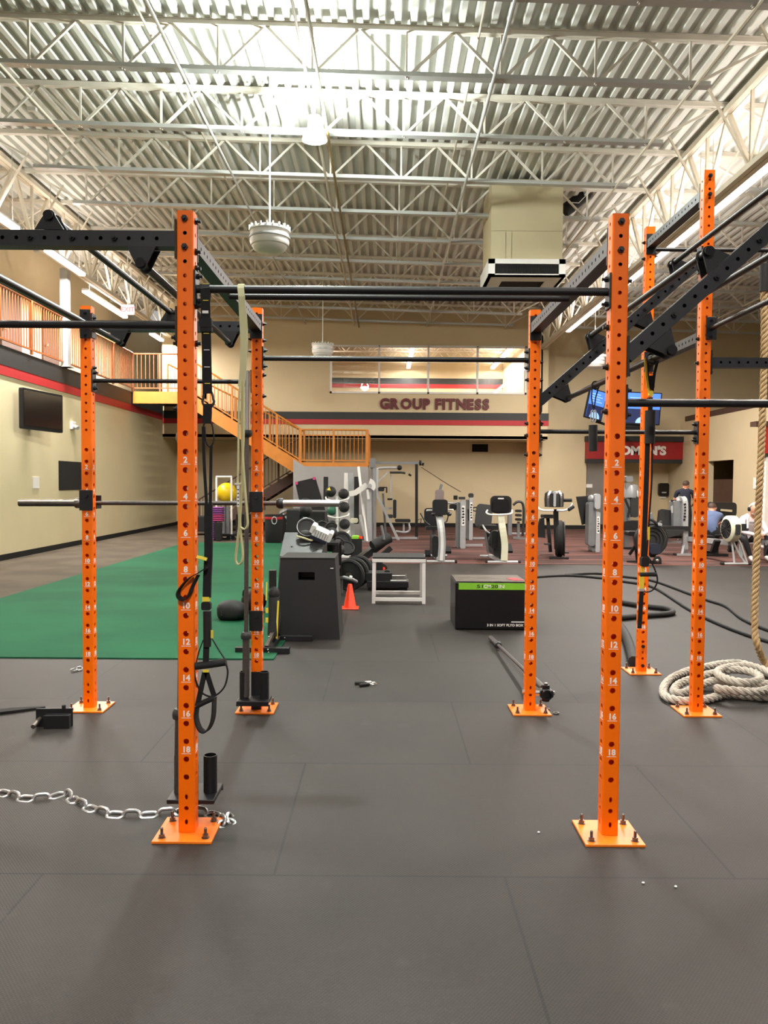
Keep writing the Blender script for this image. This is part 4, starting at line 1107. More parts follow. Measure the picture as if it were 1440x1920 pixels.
MB().tube(P1([(366, 1249), (395, 1245.5), (424, 1241)]), 0.0165, 14).build('grip', 'rubber', t)
MB().tube(smooth_path(P1([(424, 1244), (427, 1262), (422, 1285), (410, 1300), (395, 1306), (378, 1298), (367, 1276), (364, 1252)]), 5), 0.0042, 6).build('handle_loop', 'web', t)
MB().box(P1([(386, 1258)], YT - 0.012)[0], (0.026, 0.004, 0.012)).build('yellow_tab', 'yellow', t)
MB().ribbon(P1([(384, 1260), (377, 1292), (370, 1324)]), 0.022, 0.005).build('foot_strap', 'web', t)
MB().ribbon(P1([(387, 1260), (395, 1285), (402, 1306)]), 0.022, 0.005).build('foot_strap', 'web', t)
MB().tube(P1([(370, 1323), (386, 1315), (402, 1308)]), 0.0125, 10).build('foot_grip', 'rubber', t)
MB().ribbon(smooth_path(P1([(370, 1324), (368, 1345), (374, 1365), (383, 1372), (392, 1366), (400, 1345), (402, 1308)]), 5), 0.036, 0.006, (0.25, 1, 0)).build('foot_cradle', 'web', t)
MB().ribbon(smooth_path(P1([(388, 1064), (372, 1074), (355, 1084), (341, 1099), (334, 1112), (337, 1121), (346, 1124), (354, 1117), (362, 1098), (372, 1078)], YF - 0.06), 5), 0.026, 0.004, (0.5, 1, 0.3)).build('side_loop', 'web', t)
MB().ribbon(P1([(369, 1044), (378, 1046), (388, 1049)], YF - 0.06), 0.014, 0.006, (0, 0.3, 1)).build('yellow_tab', 'yellow', t)

# ---- right suspension trainer on the low rung
YT2 = 3.55; o_ = at(1215, 900, YT2)
t = thing('suspension_trainer', 'black strap trainer with a foam sleeve hanging from the low rung at the right', 'strap trainer', tuple(o_), 0, 'strap trainers')
rz = f_ and n_[1]; rc = Vector((n_[1].x, YT2, n_[1].z)) - o_
MB().tube([rc + Vector((-0.006, -0.008, -0.0)) + Vector((0.024 * math.cos(a), 0.01 * math.sin(a), 0.024 * math.sin(a))) for a in [2 * PI * i / 16 for i in range(16)]], 0.006, 6, True).build('anchor_loop', 'web', t)
MB().ribbon([rc + Vector((-0.024, 0, 0))] + P1([(1214, 700), (1218, 735)], YT2), 0.012, 0.005).build('anchor_strap', 'web', t)
MB().ribbon([rc + Vector((0.024, 0, 0))] + P1([(1227, 700), (1223, 735)], YT2), 0.012, 0.005).build('anchor_strap', 'web', t)
MB().ribbon(P1([(1210, 672), (1212, 705), (1217, 738)], YT2 - 0.01), 0.010, 0.003).build('yellow_strap', 'yellow', t)
MB().rbox(P1([(1220, 717)], YT2)[0], (0.03, 0.02, 0.06), 0.008).build('buckle', 'dark', t)
MB().rbox(P1([(1220, 738)], YT2)[0], (0.018, 0.02, 0.026), 0.006).build('yellow_knot', 'yellow', t)
MB().ribbon(P1([(1220, 745), (1219, 775)], YT2), 0.02, 0.006).build('upper_strap', 'web', t)
MB().tube(P1([(1219.5, 770), (1218.5, 800), (1218, 832)], YT2), [0.024, 0.0235, 0.023], 14).build('foam_sleeve', 'rubber', t)
MB().ribbon(smooth_path(P1([(1214, 832), (1212, 900), (1209, 980), (1206, 1048)], YT2), 4), 0.022, 0.006).build('left_strap', 'web', t)
MB().ribbon(smooth_path(P1([(1223, 832), (1222, 900), (1218, 960), (1212, 1046)], YT2), 4), 0.007, 0.004).build('right_strap', 'web', t)
MB().box(P1([(1216, 1000)], YT2)[0], (0.010, 0.006, 0.06)).build('yellow_tab', 'yellow', t)
MB().rbox(P1([(1208, 1053)], YT2)[0], (0.034, 0.03, 0.045), 0.008).build('adjusting_buckle', 'dark', t)
for xx in (1202.5, 1207): MB().box(P1([(xx, 1069)], YT2)[0], (0.007, 0.006, 0.034)).build('yellow_tab', 'yellow', t)
MB().tube(P1([(1200, 1077), (1215, 1077), (1231, 1077)], YT2), 0.010, 12).build('grip', 'rubber', t)
MB().tube(smooth_path(P1([(1214, 1043), (1222, 1055), (1231, 1077), (1232, 1092), (1224, 1106), (1212, 1110), (1204, 1106)], YT2), 5), 0.0035, 6).build('handle_loop', 'web', t)
MB().ribbon(P1([(1203.5, 1080), (1203, 1104)], YT2), 0.021, 0.006).build('yellow_strap', 'yellow', t)
MB().box(P1([(1203, 1106)], YT2)[0], (0.022, 0.008, 0.012)).build('strap_end', 'silver', t)
MB().ribbon(P1([(1203, 1108), (1201, 1140), (1199, 1178)], YT2), 0.019, 0.008).build('lower_strap', 'web', t)

# ---- hanging foam sleeve on cords
YT3 = 4.5; o_ = at(1112, 790, YT3)
t = thing('foam_sleeve_strap', 'black foam sleeve on thin cords hanging in front of the left blue screen', 'strap', tuple(o_), 0)
rc = Vector((n_[1].x, YT3, n_[1].z)) - o_
MB().tube([rc + Vector((0.022 * math.cos(2 * PI * i / 16), 0.006 * math.sin(2 * PI * i / 16), 0.022 * math.sin(2 * PI * i / 16))) for i in range(16)], 0.004, 6, True).build('loop', 'web', t)
MB().tube([rc + Vector((-0.02, 0, 0))] + P1([(1109, 745), (1112, 766)], YT3), 0.004, 6).build('cord', 'web', t)
MB().tube([rc + Vector((0.02, 0, 0))] + P1([(1117, 745), (1114, 766)], YT3), 0.004, 6).build('cord', 'web', t)
for xx in (1110.5, 1115.5):
    c = P1([(xx, 780)], YT3)[0]; MB().tube([c + Vector((0.008 * math.cos(2 * PI * i / 16), 0, 0.034 * math.sin(2 * PI * i / 16))) for i in range(16)], 0.0035, 6, True).build('carabiner', 'silver', t)
MB().cyl(P1([(1112, 797)], YT3)[0], P1([(1112, 846)], YT3)[0], 0.025, n=16).build('foam_sleeve', 'rubber', t)

# ---- resistance band over the near middle bar
YB2 = YF - 0.028; o_ = at(453, 800, YB2)
t = thing('resistance_band', 'pale olive rubber band hanging knotted over the near middle bar', 'band', tuple(o_))
bc = Vector((at(453, 545, YF).x, YF, 2.373)) - o_
arc = [bc + Vector((0, -0.021 * math.cos(a), 0.021 * math.sin(a))) for a in (0, 0.8, 1.57, 2.4, 3.14)]
MB().ribbon(list(reversed(arc)) + smooth_path(P1([(453, 556), (455, 600), (457, 650), (455, 700), (452, 725)], YB2), 4), 0.028, 0.0045).build('doubled_strap', 'band', t)
MB().ribbon(smooth_path([arc[-1]] + P1([(461, 590), (463, 640), (460, 700), (457, 760)], YF + 0.02), 4), 0.008, 0.004).build('rear_strand', 'band', t)
MB().ribbon(smooth_path(P1([(451, 715), (448, 760), (447, 840), (446, 900), (445.5, 908)], YB2), 4), 0.008, 0.005).build('left_strand', 'band', t)
MB().ribbon(smooth_path(P1([(455, 715), (453, 780), (455, 850), (459, 910), (463, 960), (464.5, 982), (461, 991), (455, 991), (449, 984), (450, 960), (454, 910), (455, 860), (457, 800), (457, 725)], YB2), 5), 0.010, 0.005, (0.6, 0.8, 0)).build('right_loop', 'band', t)
MB().ribbon(smooth_path(P1([(446.5, 945), (449, 975), (446, 1010), (442, 1045), (444, 1056), (449, 1058), (454, 1051), (455, 1035), (452, 1005), (450, 975), (452, 940)], YB2), 5), 0.010, 0.005, (0.6, 0.8, 0)).build('lower_loop', 'band', t)
MB().rbox(P1([(446, 907)], YB2 - 0.005)[0], (0.027, 0.012, 0.008), 0.003).build('tie', 'pale', t)
MB().box(P1([(446.5, 930)], YB2 - 0.004)[0], (0.010, 0.004, 0.094)).build('size_tag', 'paper', t)
for i in range(5): MB().box(P1([(446.5, 918 + i * 7)], YB2 - 0.007)[0], (0.006, 0.002, 0.005)).build('tag_mark', 'darkgrey', t)

# ---- steel chain on the floor
def chain(label, pts, link_len, wire, name='steel_chain', lift=0.0):
    P = [Vector(p) for p in pts]
    t = thing(name, label, 'chain', tuple(P[0]))
    # resample at the pitch of the links
    pitch = link_len - 2 * wire; seg = [P[0]]; acc = 0.0
    for a, b in zip(P, P[1:]):
        d = (b - a); L = d.length; u = d / L; pos = 0.0
        while acc + (L - pos) >= pitch:
            pos += pitch - acc; acc = 0.0; seg.append(a + u * pos)
        acc += L - pos
    hw = link_len * 0.34 - wire; hl = link_len / 2 - wire - hw; me = None
    ring = [(hl + hw * math.cos(a), hw * math.sin(a), 0) for a in [-PI / 2 + PI * i / 8 for i in range(9)]] + [(-hl + hw * math.cos(a), hw * math.sin(a), 0) for a in [PI / 2 + PI * i / 8 for i in range(9)]]
    for i, (a, b) in enumerate(zip(seg, seg[1:])):
        if me is None:
            o = MB().tube(ring, wire, 8, True).build('link', 'zinc', t); me = o.data
        else:
            o = bpy.data.objects.new('link', me); C.objects.link(o); o.parent = t
        d = b - a; yaw = math.atan2(d.y, d.x)
        o.location = (a + b) / 2 - P[0]; o.rotation_euler = Euler(((0.25 if i % 2 == 0 else 1.05) + random.uniform(-0.12, 0.12), -math.atan2(d.z, math.hypot(d.x, d.y)), yaw), 'XYZ')
    return t
chain('heavy steel chain lying across the floor behind the left foreground post',
      fpath(smooth_path([(-55, 1480, 0), (0, 1488, 0), (40, 1499, 0), (88, 1499, 0), (124, 1488, 0), (136, 1503, 0), (160, 1514, 0), (195, 1527, 0), (240, 1531, 0), (285, 1529, 0), (322, 1526, 0), (356, 1522, 0), (388, 1527, 0), (412, 1535, 0), (424, 1552, 0), (436, 1527, 0)], 6), 0.026), 0.096, 0.0088)
chain('few small chain links lying on the floor left of the leftmost post', fpath([(134, 1257), (146, 1254), (157, 1252)], 0.016), 0.06, 0.006)

# ---- loose things on the floor
p = fl(108, 1367)
t = thing('bar_catch', 'black steel bar catch lying on the floor beside the leftmost post', 'bar catch', tuple(p), math.radians(4))
MB().span(-0.085, 0.07, 0.0, 0.05, 0.0, 0.085).build('block', 'black', t, 0.003)
MB().span(-0.15, 0.075, 0.05, 0.06, 0.0, 0.115).build('plate', 'black', t, 0.002)
MB().cyl((-0.125, 0.05, 0.05), (-0.125, -0.06, 0.035), 0.014).build('pin', 'steel', t)
MB().cyl((0.02, 0.055, 0.115), (0.02, 0.055, 0.135), 0.012).build('knob', 'dark', t)
a, b = fl(-70, 1345), fl(85, 1328); t = MB().ribbon([a + Vector((0, 0, 0.01)), (a * 0.4 + b * 0.6) + Vector((0, 0, 0.012)), b + Vector((0, 0, 0.006))], [0.09, 0.075, 0.02], 0.014, (0, 1, 0)).build('strap', 'web')
tag(t, 'flat black strap lying on the floor at the left edge', 'strap')
p = fl(688, 1285)
t = thing('collar_clip', 'black and silver spring clip lying alone on the floor near the middle', 'clip', tuple(p), 0.2)
MB().tube([(0.045 + 0.028 * math.cos(a), 0.028 * math.sin(a), 0.012) for a in [0.3 + 5.7 * i / 18 for i in range(19)]], 0.006, 8).build('spring', 'chrome', t)
MB().tube([(-0.09, 0.03, 0.014), (-0.04, 0.026, 0.014), (0.0, 0.014, 0.012)], 0.012, 10).build('grip', 'rubber', t)
MB().tube([(-0.065, -0.04, 0.014), (-0.03, -0.03, 0.014), (0.01, -0.014, 0.012)], 0.012, 10).build('grip', 'rubber', t)
MB().box((0.015, 0.03, 0.014), (0.05, 0.02, 0.02)).build('lever', 'white', t, 0.004)

# ---- black battle ropes
def cable(label, px, r, z, name='battle_rope', sub=7, m_='rubber', grp=None):
    pts = smooth_path(fpath(px, z), sub); o = MB().tube(pts, r, 10).build(name, m_); tag(o, label, 'rope', grp); return o
cable('thin black rope on the floor, farther of the two running to the right edge', [(1060, 1078), (1115, 1075), (1170, 1081), (1225, 1089), (1290, 1112), (1330, 1126), (1362, 1137), (1392, 1160), (1440, 1181), (1500, 1200)], 0.019, 0.02)
cable('thin black rope on the floor, nearer of the two running from the lime-box post', [(1000, 1082), (1060, 1079), (1120, 1083), (1175, 1091), (1225, 1101), (1290, 1141), (1340, 1166), (1395, 1188), (1440, 1202), (1500, 1222)], 0.019, 0.02)
cable('thick black rope looped back on itself beside the farthest tall post', [(1146, 1124), (1170, 1130), (1215, 1137), (1250, 1141), (1262, 1147), (1250, 1151), (1210, 1154), (1165, 1158), (1144, 1160)], 0.032, 0.034)
cable('thick black rope end curving down to the base plate of the farthest tall post', [(1150, 1160), (1168, 1182), (1180, 1208), (1188, 1240)], 0.045, 0.046)

# ---- climbing rope with its pile
def laid_rope(name, label, pts, R, pitch, m_, cat='rope'):
    P = [Vector(p) for p in pts]; S = [P[0]]; step = 0.016; acc = 0
    for a, b in zip(P, P[1:]):
        L = (b - a).length
        if L < 1e-6: continue
        n = max(1, int(L / step))
        for i in range(1, n + 1): S.append(a + (b - a) * (i / n))
    t = thing(name, label, cat, tuple(P[0])); ln = [0.0]
    for a, b in zip(S, S[1:]): ln.append(ln[-1] + (b - a).length)
    u = Vector((0, 1, 0)); frames = []
    for i, p in enumerate(S):
        T = (S[min(i + 1, len(S) - 1)] - S[max(i - 1, 0)]).normalized(); u = (u - T * u.dot(T)).normalized(); frames.append((p, u.copy(), T.cross(u)))
    for k in range(3):
        q = [p - P[0] + (x * math.cos(2 * PI * (s / pitch + k / 3)) + y * math.sin(2 * PI * (s / pitch + k / 3))) * (R * 0.5) for (p, x, y), s in zip(frames, ln)]
        MB().tube(q, R * 0.56, 7).build('strand', m_, t)
    return t
top = Vector((at(1434, 470, YRR).x, YRR, 3.415))
hang = [top + Vector((0, 0, -0.28))] + [at(x, y, Y) for x, y, Y in ((1433, 640, 6.37), (1429, 800, 6.35), (1424, 920, 6.32), (1417, 1080, 6.28), (1415, 1175, 6.24), (1421, 1212, 6.2))] + [fl(1434, 1243, 0.09), fl(1452, 1256, 0.06)]
laid_rope('climbing_rope', 'tan twisted climbing rope hanging down to the grey pile at the right edge', smooth_path(hang, 8), 0.029, 0.13, 'rope_tan')
t = thing('rope_anchor', 'black sleeve and shackle that hold the climbing rope to the high bar', 'shackle', tuple(top))
MB().cyl((0, 0, -0.30), (0, 0, -0.08), 0.034).build('sleeve', 'rubber', t)
MB().tube([(0.03 * math.cos(2 * PI * i / 16), 0, -0.03 + 0.055 * math.sin(2 * PI * i / 16)) for i in range(16)], 0.008, 8, True).build('shackle', 'dark', t)
pile = [(1470, 1270, .03), (1440, 1262, .04), (1405, 1247, .045), (1370, 1243, .05), (1330, 1249, .045), (1290, 1258, .035), (1258, 1273, .03), (1244, 1291, .03), (1252, 1308, .03), (1290, 1315, .03), (1330, 1310, .03), (1362, 1301, .035), (1400, 1305, .03), (1440, 1306, .03), (1475, 1296, .03), (1478, 1280, .05), (1440, 1283, .075), (1395, 1286, .085), (1350, 1276, .075), (1318, 1283, .05), (1280, 1300, .04), (1264, 1296, .05), (1272, 1284, .06), (1300, 1272, .075),
        (1340, 1262, .09), (1380, 1256, .105), (1415, 1262, .11), (1425, 1275, .105), (1395, 1280, .12), (1360, 1272, .12), (1345, 1260, .12), (1370, 1250, .12), (1410, 1250, .115), (1445, 1262, .10), (1460, 1280, .09), (1430, 1296, .09), (1385, 1296, .095), (1340, 1290, .09)]
laid_rope('rope_pile', 'pale grey thick rope lying in a loose pile behind the tall post', smooth_path([fl(x, y, z) for x, y, z in pile], 8), 0.031, 0.15, 'rope_grey')

# ---- black trapezoid plyo box
def frustum(mb, w0, d0, w1, d1, h, hole=None):
    b = [(-w0 / 2, 0, 0), (w0 / 2, 0, 0), (w0 / 2, d0, 0), (-w0 / 2, d0, 0)]; e = (d0 - d1) / 2
    t_ = [(-w1 / 2, e, h), (w1 / 2, e, h), (w1 / 2, e + d1, h), (-w1 / 2, e + d1, h)]
    mb.add(b + t_, [(3, 2, 1, 0), (4, 5, 6, 7), (1, 2, 6, 5), (2, 3, 7, 6), (3, 0, 4, 7)])
    if not hole: return mb.add(b + t_, [(0, 1, 5, 4)])
    x0, x1, z0, z1 = hole; yy = lambda z: e * z / h; xx = lambda s, z: s * (w0 / 2 + (w1 - w0) / 2 * z / h)
    R = [(x0, z0), (x1, z0), (x1, z1), (x0, z1)]; O = [(xx(-1, 0), 0), (xx(1, 0), 0), (xx(1, h), h), (xx(-1, h), h)]
    vs = [(x, yy(z), z) for x, z in O] + [(x, yy(z), z) for x, z in R] + [(x, yy(z) + 0.25, z) for x, z in R]
    return mb.add(vs, [(i, (i + 1) % 4, 4 + (i + 1) % 4, 4 + i) for i in range(4)] + [(4 + i, 4 + (i + 1) % 4, 8 + (i + 1) % 4, 8 + i) for i in range(4)] + [(8, 9, 10, 11)])
p = fl(575.5, 1199)
t = thing('plyo_box', 'black wooden trapezoid jump box with a hand hole, between the middle posts', 'jump box', tuple(p), 0, 'black jump boxes')
k = p.y / FPX
frustum(MB(), 124 * k, 0.66, 103 * k, 0.56, 0.795, (-17.5 * k, 13.5 * k, 0.58, 0.66)).build('body', 'boxblk', t)
g = MB(); frustum(g, 104 * k, 0.57, 104 * k, 0.57, 0.012); gg = g.build('top_board', 'boxblk', t, 0.003); gg.location = (0, 0.045, 0.79)
MB().box((0.24, 0.036, 0.70), (0.03, 0.004, 0.008)).build('paint_chip', 'paper', t); MB().box((-0.31, 0.028, 0.62), (0.012, 0.004, 0.03)).build('paint_chip', 'paper', t)
p = fl(570, 1176)
t = thing('plyo_box', 'dark grey sloped jump box with screw holes, behind the trapezoid box', 'jump box', (at(566, 1000, 8.75).x, 8.45, 0), 0, 'black jump boxes')
g = MB(); g.prism([(0.0, 0), (1.0, 0), (1.0, 0.88), (0.62, 0.955), (0.18, 0.72), (0.0, 0.3)], (0.235, 0, 0), (0, 1, 0), (0, 0, 1), -0.47); g.build('body', 'boxblk', t, 0.004)
for (sx, q) in ((-0.12, 0.35), (0.0, 0.5), (0.17, 0.3)): MB().cyl((sx, q, 0.72 + (q - 0.18) * 0.534 - 0.01), (sx, q - 0.003, 0.72 + (q - 0.18) * 0.534 + 0.002), 0.012).build('screw_hole', 'dark', t)

# ---- soft plyo box
p = fl(853, 1181); k = p.y / FPX
W, D, H = 0.762, 0.61, 0.51
t = thing('soft_plyo_box', 'black soft jump box with a lime green edge and white lettering', 'jump box', (p.x + W / 2, p.y, 0))
MB().span(-W / 2, W / 2, 0, D, 0, H).build('body', 'vinyl', t, 0.018)
MB().span(-W / 2 + 0.035, W / 2 - 0.004, -0.003, 0.001, H - 0.082, H - 0.012).build('green_band', 'lime', t)
MB().span(-W / 2 + 0.01, W / 2 - 0.01, 0.01, D - 0.01, H - 0.002, H + 0.004).build('top_cover', mat('worn_grey_vinyl', (84, 80, 76), 0.35, var=0.5, scale=9, bump=0.5, bscale=16), t)
MB().box((W / 2 - 0.10, 0.2, H + 0.006), (0.12, 0.2, 0.003), (0, 0, 0.3)).build('top_print', 'bandr', t)
g = MB(); zc = H - 0.047
xc = -W / 2 + 0.225
for s_, m_, wd in (('51', 'limetext', 0.066), ('CM', 'paper', 0.075), ('20', 'limetext', 0.07), ('IN', 'paper', 0.06)):
    v_, f_t = text_data(s_, 1.0, 0.001, 0.02, 'LEFT'); e = max(v.x for v in v_) - min(v.x for v in v_); m0 = min(v.x for v in v_); hh = max(v.y for v in v_) - min(v.y for v in v_); my = (max(v.y for v in v_) + min(v.y for v in v_)) / 2
    MB().add([(xc + (v.x - m0) * wd / e, -0.0035 - v.z, zc + (v.y - my) * 0.036 / hh) for v in v_], [tuple(reversed(q)) for q in f_t]).build('lettering', m_, t); xc += wd + 0.006
g = MB(); text_into(g, '3 IN 1 SOFT PLYO BOX', (0, 0, 0), (1, 0, 0), (0, 0, 1), 0.05, 0.0008, 0.0016, 'RIGHT')
xs = [v.x for v in g.v]; e = max(xs) - min(xs); kx = 0.385 / e
g.v = [Vector((W / 2 - 0.04 + (v.x - max(xs)) * kx, -0.002 + v.y * 1, 0.052 + v.z * 0.72)) for v in g.v]; g.build('lettering', 'paper', t)
MB().rbox((W / 2 - 0.10, -0.002, 0.088), (0.14, 0.002, 0.011), 0.004).build('printed_mark', 'paper', t)

# ---- traffic cone
p = fl(656, 1141)
t = thing('traffic_cone', 'bright orange traffic cone standing right of the trapezoid box', 'cone', tuple(p))
MB().lathe([(0.083, 0.012), (0.078, 0.02), (0.026, 0.295), (0.022, 0.302), (0.012, 0.303)], n=28).build('cone', 'cone', t)
MB().span(-0.108, 0.108, -0.108, 0.108, 0, 0.016).build('base', 'cone', t, 0.006)

# ---- white steel jump stand
p = fl(747.5, 1132); k = p.y / FPX; w = 101 * k; h = 0.575; d = 0.62
t = thing('jump_stand', 'white steel jump stand with a black top, between cone and soft box', 'jump stand', tuple(p)); s = 0.043
for sx in (-1, 1):
    for y in (0.017, d): MB().bar((sx * (w / 2 - s / 2), y, 0), (sx * (w / 2 - s / 2 - 0.004), y * 0.96 + 0.01, h), s).build('leg', 'white', t)
for y in (0.017, d - 0.02): MB().bar((-w / 2, y, h - s / 2), (w / 2, y, h - s / 2), s).build('top_rail', 'white', t)
for y in (0.017, d): MB().bar((-w / 2 + s, y, 0.055), (w / 2 - s, y, 0.055), s).build('bottom_rail', 'white', t)
for sx in (-1, 1): MB().bar((sx * (w / 2 - s / 2), 0.03, h - s / 2), (sx * (w / 2 - s / 2), d - 0.03, h - s / 2), s).build('side_rail', 'white', t)
MB().span(-w / 2 + 0.003, w / 2 - 0.003, 0.0, d, h, h + 0.02).build('top_board', 'rubber', t)

# ---- slam balls / sand bags on the turf
p = fl(432, 1166)
t = thing('sand_bag', 'slumped black sand bag lying on the turf left of the bar-holder post', 'sand bag', (p.x, p.y, 0.012))
g = MB(); g.ball((0, 0, 0), 1.0, 28, 18)
g.v = [Vector((0.172 * math.copysign(abs(q.x) ** 0.72, q.x) * (1 + 0.05 * math.sin(5 * q.y)), 0.1 + 0.15 * math.copysign(abs(q.y) ** 0.8, q.y), 0.098 + (0.115 - 0.02 * q.x) * math.copysign(abs(q.z) ** 0.75, q.z) * (1.0 if q.z < 0 else 1 - 0.22 * abs(q.x)))) for q in g.v]
g.build('bag', 'rubber', t)
MB().tube([(-0.13, 0.03, 0.17), (-0.10, -0.02, 0.14), (-0.07, -0.045, 0.08)], 0.006, 6).build('seam', 'dark', t)
MB().tube([(-0.06, 0.0, 0.16), (-0.1, -0.03, 0.12), (-0.08, -0.055, 0.06)], 0.007, 6).build('seam', 'dark', t)
p = fl(462, 1160)
t = thing('sand_bag', 'second black sand bag with a loop handle, behind the upright barbell', 'sand bag', (p.x + 0.02, p.y + 0.28, 0.012))
MB().ball((0, 0.1, 0.13), (0.15, 0.14, 0.135), 22, 14).build('bag', 'rubber', t)
MB().tube(smooth_path([(-0.12, 0.05, 0.2), (-0.10, 0.02, 0.27), (-0.03, 0.02, 0.30), (0.03, 0.04, 0.26)], 5), 0.009, 8).build('handle', 'web', t)

# ---- black floor stand behind the bar-holder post
p = fl(492, 1226)
t = thing('floor_stand', 'low black steel stand with yellow tags behind the bar-holder post', 'stand', tuple(p)); k = p.y / FPX
MB().span(-52 * k, 51 * k, 0.0, 0.07, 0.0, 0.055).build('front_foot', 'black', t, 0.004)
MB().span(0.02, 0.09, 0.07, 0.75, 0.0, 0.055).build('spine', 'black', t)
MB().span(0.0, 0.40, 0.55, 0.62, 0.0, 0.055).build('rear_foot', 'black', t, 0.004)
MB().span(0.012, 0.075, 0.30, 0.37, 0.05, 0.72).build('upright', 'black', t, 0.004)
MB().ball((0.06, 0.30, 0.50), (0.055, 0.06, 0.07)).build('pad', 'rubber', t)
MB().tube([(0.06, 0.28, 0.47), (0.075, 0.26, 0.3), (0.06, 0.22, 0.12)], [0.05, 0.06, 0.05], 12).build('hanging_sleeve', 'rubber', t)
MB().bar((0.03, 0.06, 0.05), (0.1, 0.33, 0.25), 0.035).build('brace', 'steel', t)
for (x, z) in ((0.01, 0.36), (0.01, 0.27), (-0.11, 0.27)): MB().box((x, 0.2, z), (0.025, 0.01, 0.045)).build('yellow_tag', 'yellow', t)
MB().ribbon([(0.005, 0.22, 0.62), (0.0, 0.22, 0.45)], 0.012, 0.004).build('yellow_strap', 'yellow', t)
MB().ribbon([(0.115, 0.2, 0.45), (0.105, 0.2, 0.25), (0.10, 0.2, 0.1)], 0.016, 0.004).build('yellow_strap', 'yellow', t)
for (x, y, z) in ((0.05, -0.004, 0.04), (0.055, -0.004, 0.015), (0.05, 0.06, 0.14), (0.08, 0.29, 0.22), (0.13, 0.545, 0.035)): MB().ball((x, y, z), 0.009, 8, 5).build('bolt', 'chrome', t)

for (x, y, l) in ((1010, 1562, 'white crumb on the floor left of the right foreground post'), (1206, 1657, 'white crumb on the floor by a mat seam below the right foreground post'), (1267, 1664, 'white crumb on the floor farthest right near the mat seam')):
    q = fl(x, y); o = MB().ball((q.x, q.y, 0.004), (0.006, 0.005, 0.004), 8, 5).build('crumb', 'paper'); tag(o, l, 'crumb', 'white crumbs')
# ================================================================== machines and clutter towards the back
def spot(name, label, cat, px, py, group=None, Y=None):
    """thing standing on the floor; returns it and a helper giving local points along a sight line, dy behind its front"""
    p = fl(px, py) if Y is None else Vector((at(px, py, Y).x, Y, 0)); p.z = 0
    t = thing(name, label, cat, tuple(p), 0, group)
    return t, (lambda x, y, dy=0.0: at(x, y, p.y + dy) - p), p.y / FPX

def squiggle(parent, c, w, h, n, seed):
    """vertical strip of unreadable dark lettering on a machine column"""
    r = random.Random(seed); c = Vector(c)
    for i in range(n):
        z = c.z + h * (0.5 - (i + 0.5) / n)
        MB().box((c.x + r.uniform(-0.1, 0.1) * w, c.y, z), (w * r.uniform(0.4, 0.75), 0.004, h / n * 0.62), (0, r.uniform(-0.5, 0.5), 0)).build('printed_mark', 'dark', parent)

# ---- upright exercise bike
t, L, k = spot('exercise_bike', 'silver-columned upright exercise bike behind the white jump stand', 'exercise bike', 826, 1056, 'exercise bikes')
MB().tube([L(800, 1053), L(825, 1053), L(852, 1053)], 0.03, 10).build('front_foot', 'silver', t)
for x in (797, 855): MB().cyl(L(x - 2, 1053), L(x + 2, 1053), 0.034).build('foot_cap', 'dark', t)
MB().tube([L(790, 1042, 1.2), L(815, 1042, 1.2), L(838, 1042, 1.2)], 0.03, 10).build('rear_foot', 'silver', t)
MB().bar(L(824, 1050, 0.02), L(816, 1041, 1.2), 0.09, 0.06).build('floor_beam', 'silver', t)
MB().ribbon(smooth_path([L(827, 1051), L(829, 1020), L(827, 990), L(822, 958, 0.1)], 4), [0.135] * 13, 0.08).build('column', 'silver', t)
MB().ribbon(smooth_path([L(827, 1051, -0.03), L(829, 1020, -0.03), L(827, 990, -0.03), L(823, 968, 0.05)], 4), 0.06, 0.04).build('column_strip', 'white', t)
MB().rbox(L(825, 951, 0.05), (0.29, 0.16, 0.30), 0.06, 4).build('console', 'pad', t)
MB().rbox(L(824, 930, 0.06), (0.17, 0.10, 0.24), 0.05, 3).build('console_top', 'chrome', t)
MB().bar(L(824, 922, 0.1), L(828, 908, 0.1), 0.05).build('reading_rack', 'greym', t)
MB().tube(smooth_path([L(800, 957, 0.15), L(808, 957, 0.18), L(816, 957, 0.2), L(836, 957, 0.2), L(844, 956, 0.18), L(850, 956, 0.15)], 4), 0.018, 8).build('handlebar', 'white', t)
for x in (813, 842): MB().ball(L(x, 964, -0.02), (0.05, 0.1, 0.04), 10, 7).build('elbow_pad', 'pad', t)
MB().rbox(L(814, 1022, 0.65), (0.13, 0.8, 0.42), 0.06, 3).build('drive_cover', 'dark', t)
MB().rbox(L(813, 990, 0.95), (0.34, 0.3, 0.07), 0.03, 3).build('seat', 'pad', t)
MB().rbox(L(809, 969, 1.15), (0.30, 0.08, 0.36), 0.06, 4).build('seat_back', 'pad', t)
MB().bar(L(813, 994, 0.95), L(817, 1035, 0.9), 0.07).build('seat_post', 'greym', t)
for x, y in ((840, 1031), (802, 1038)): MB().box(L(x, y, 0.45), (0.11, 0.26, 0.05), (0.3, 0, 0)).build('pedal', 'dark', t)
MB().bar(L(822, 1028, 0.45), L(840, 1031, 0.45), 0.03).build('crank', 'greym', t)
for a, b in (((788, 962), (806, 985)), ((842, 962), (833, 980))): MB().tube([L(*a, 0.9), L((a[0] + b[0]) / 2, a[1] + 16, 0.9), L(*b, 0.9)], 0.014, 8).build('side_grip', 'darkgrey', t)

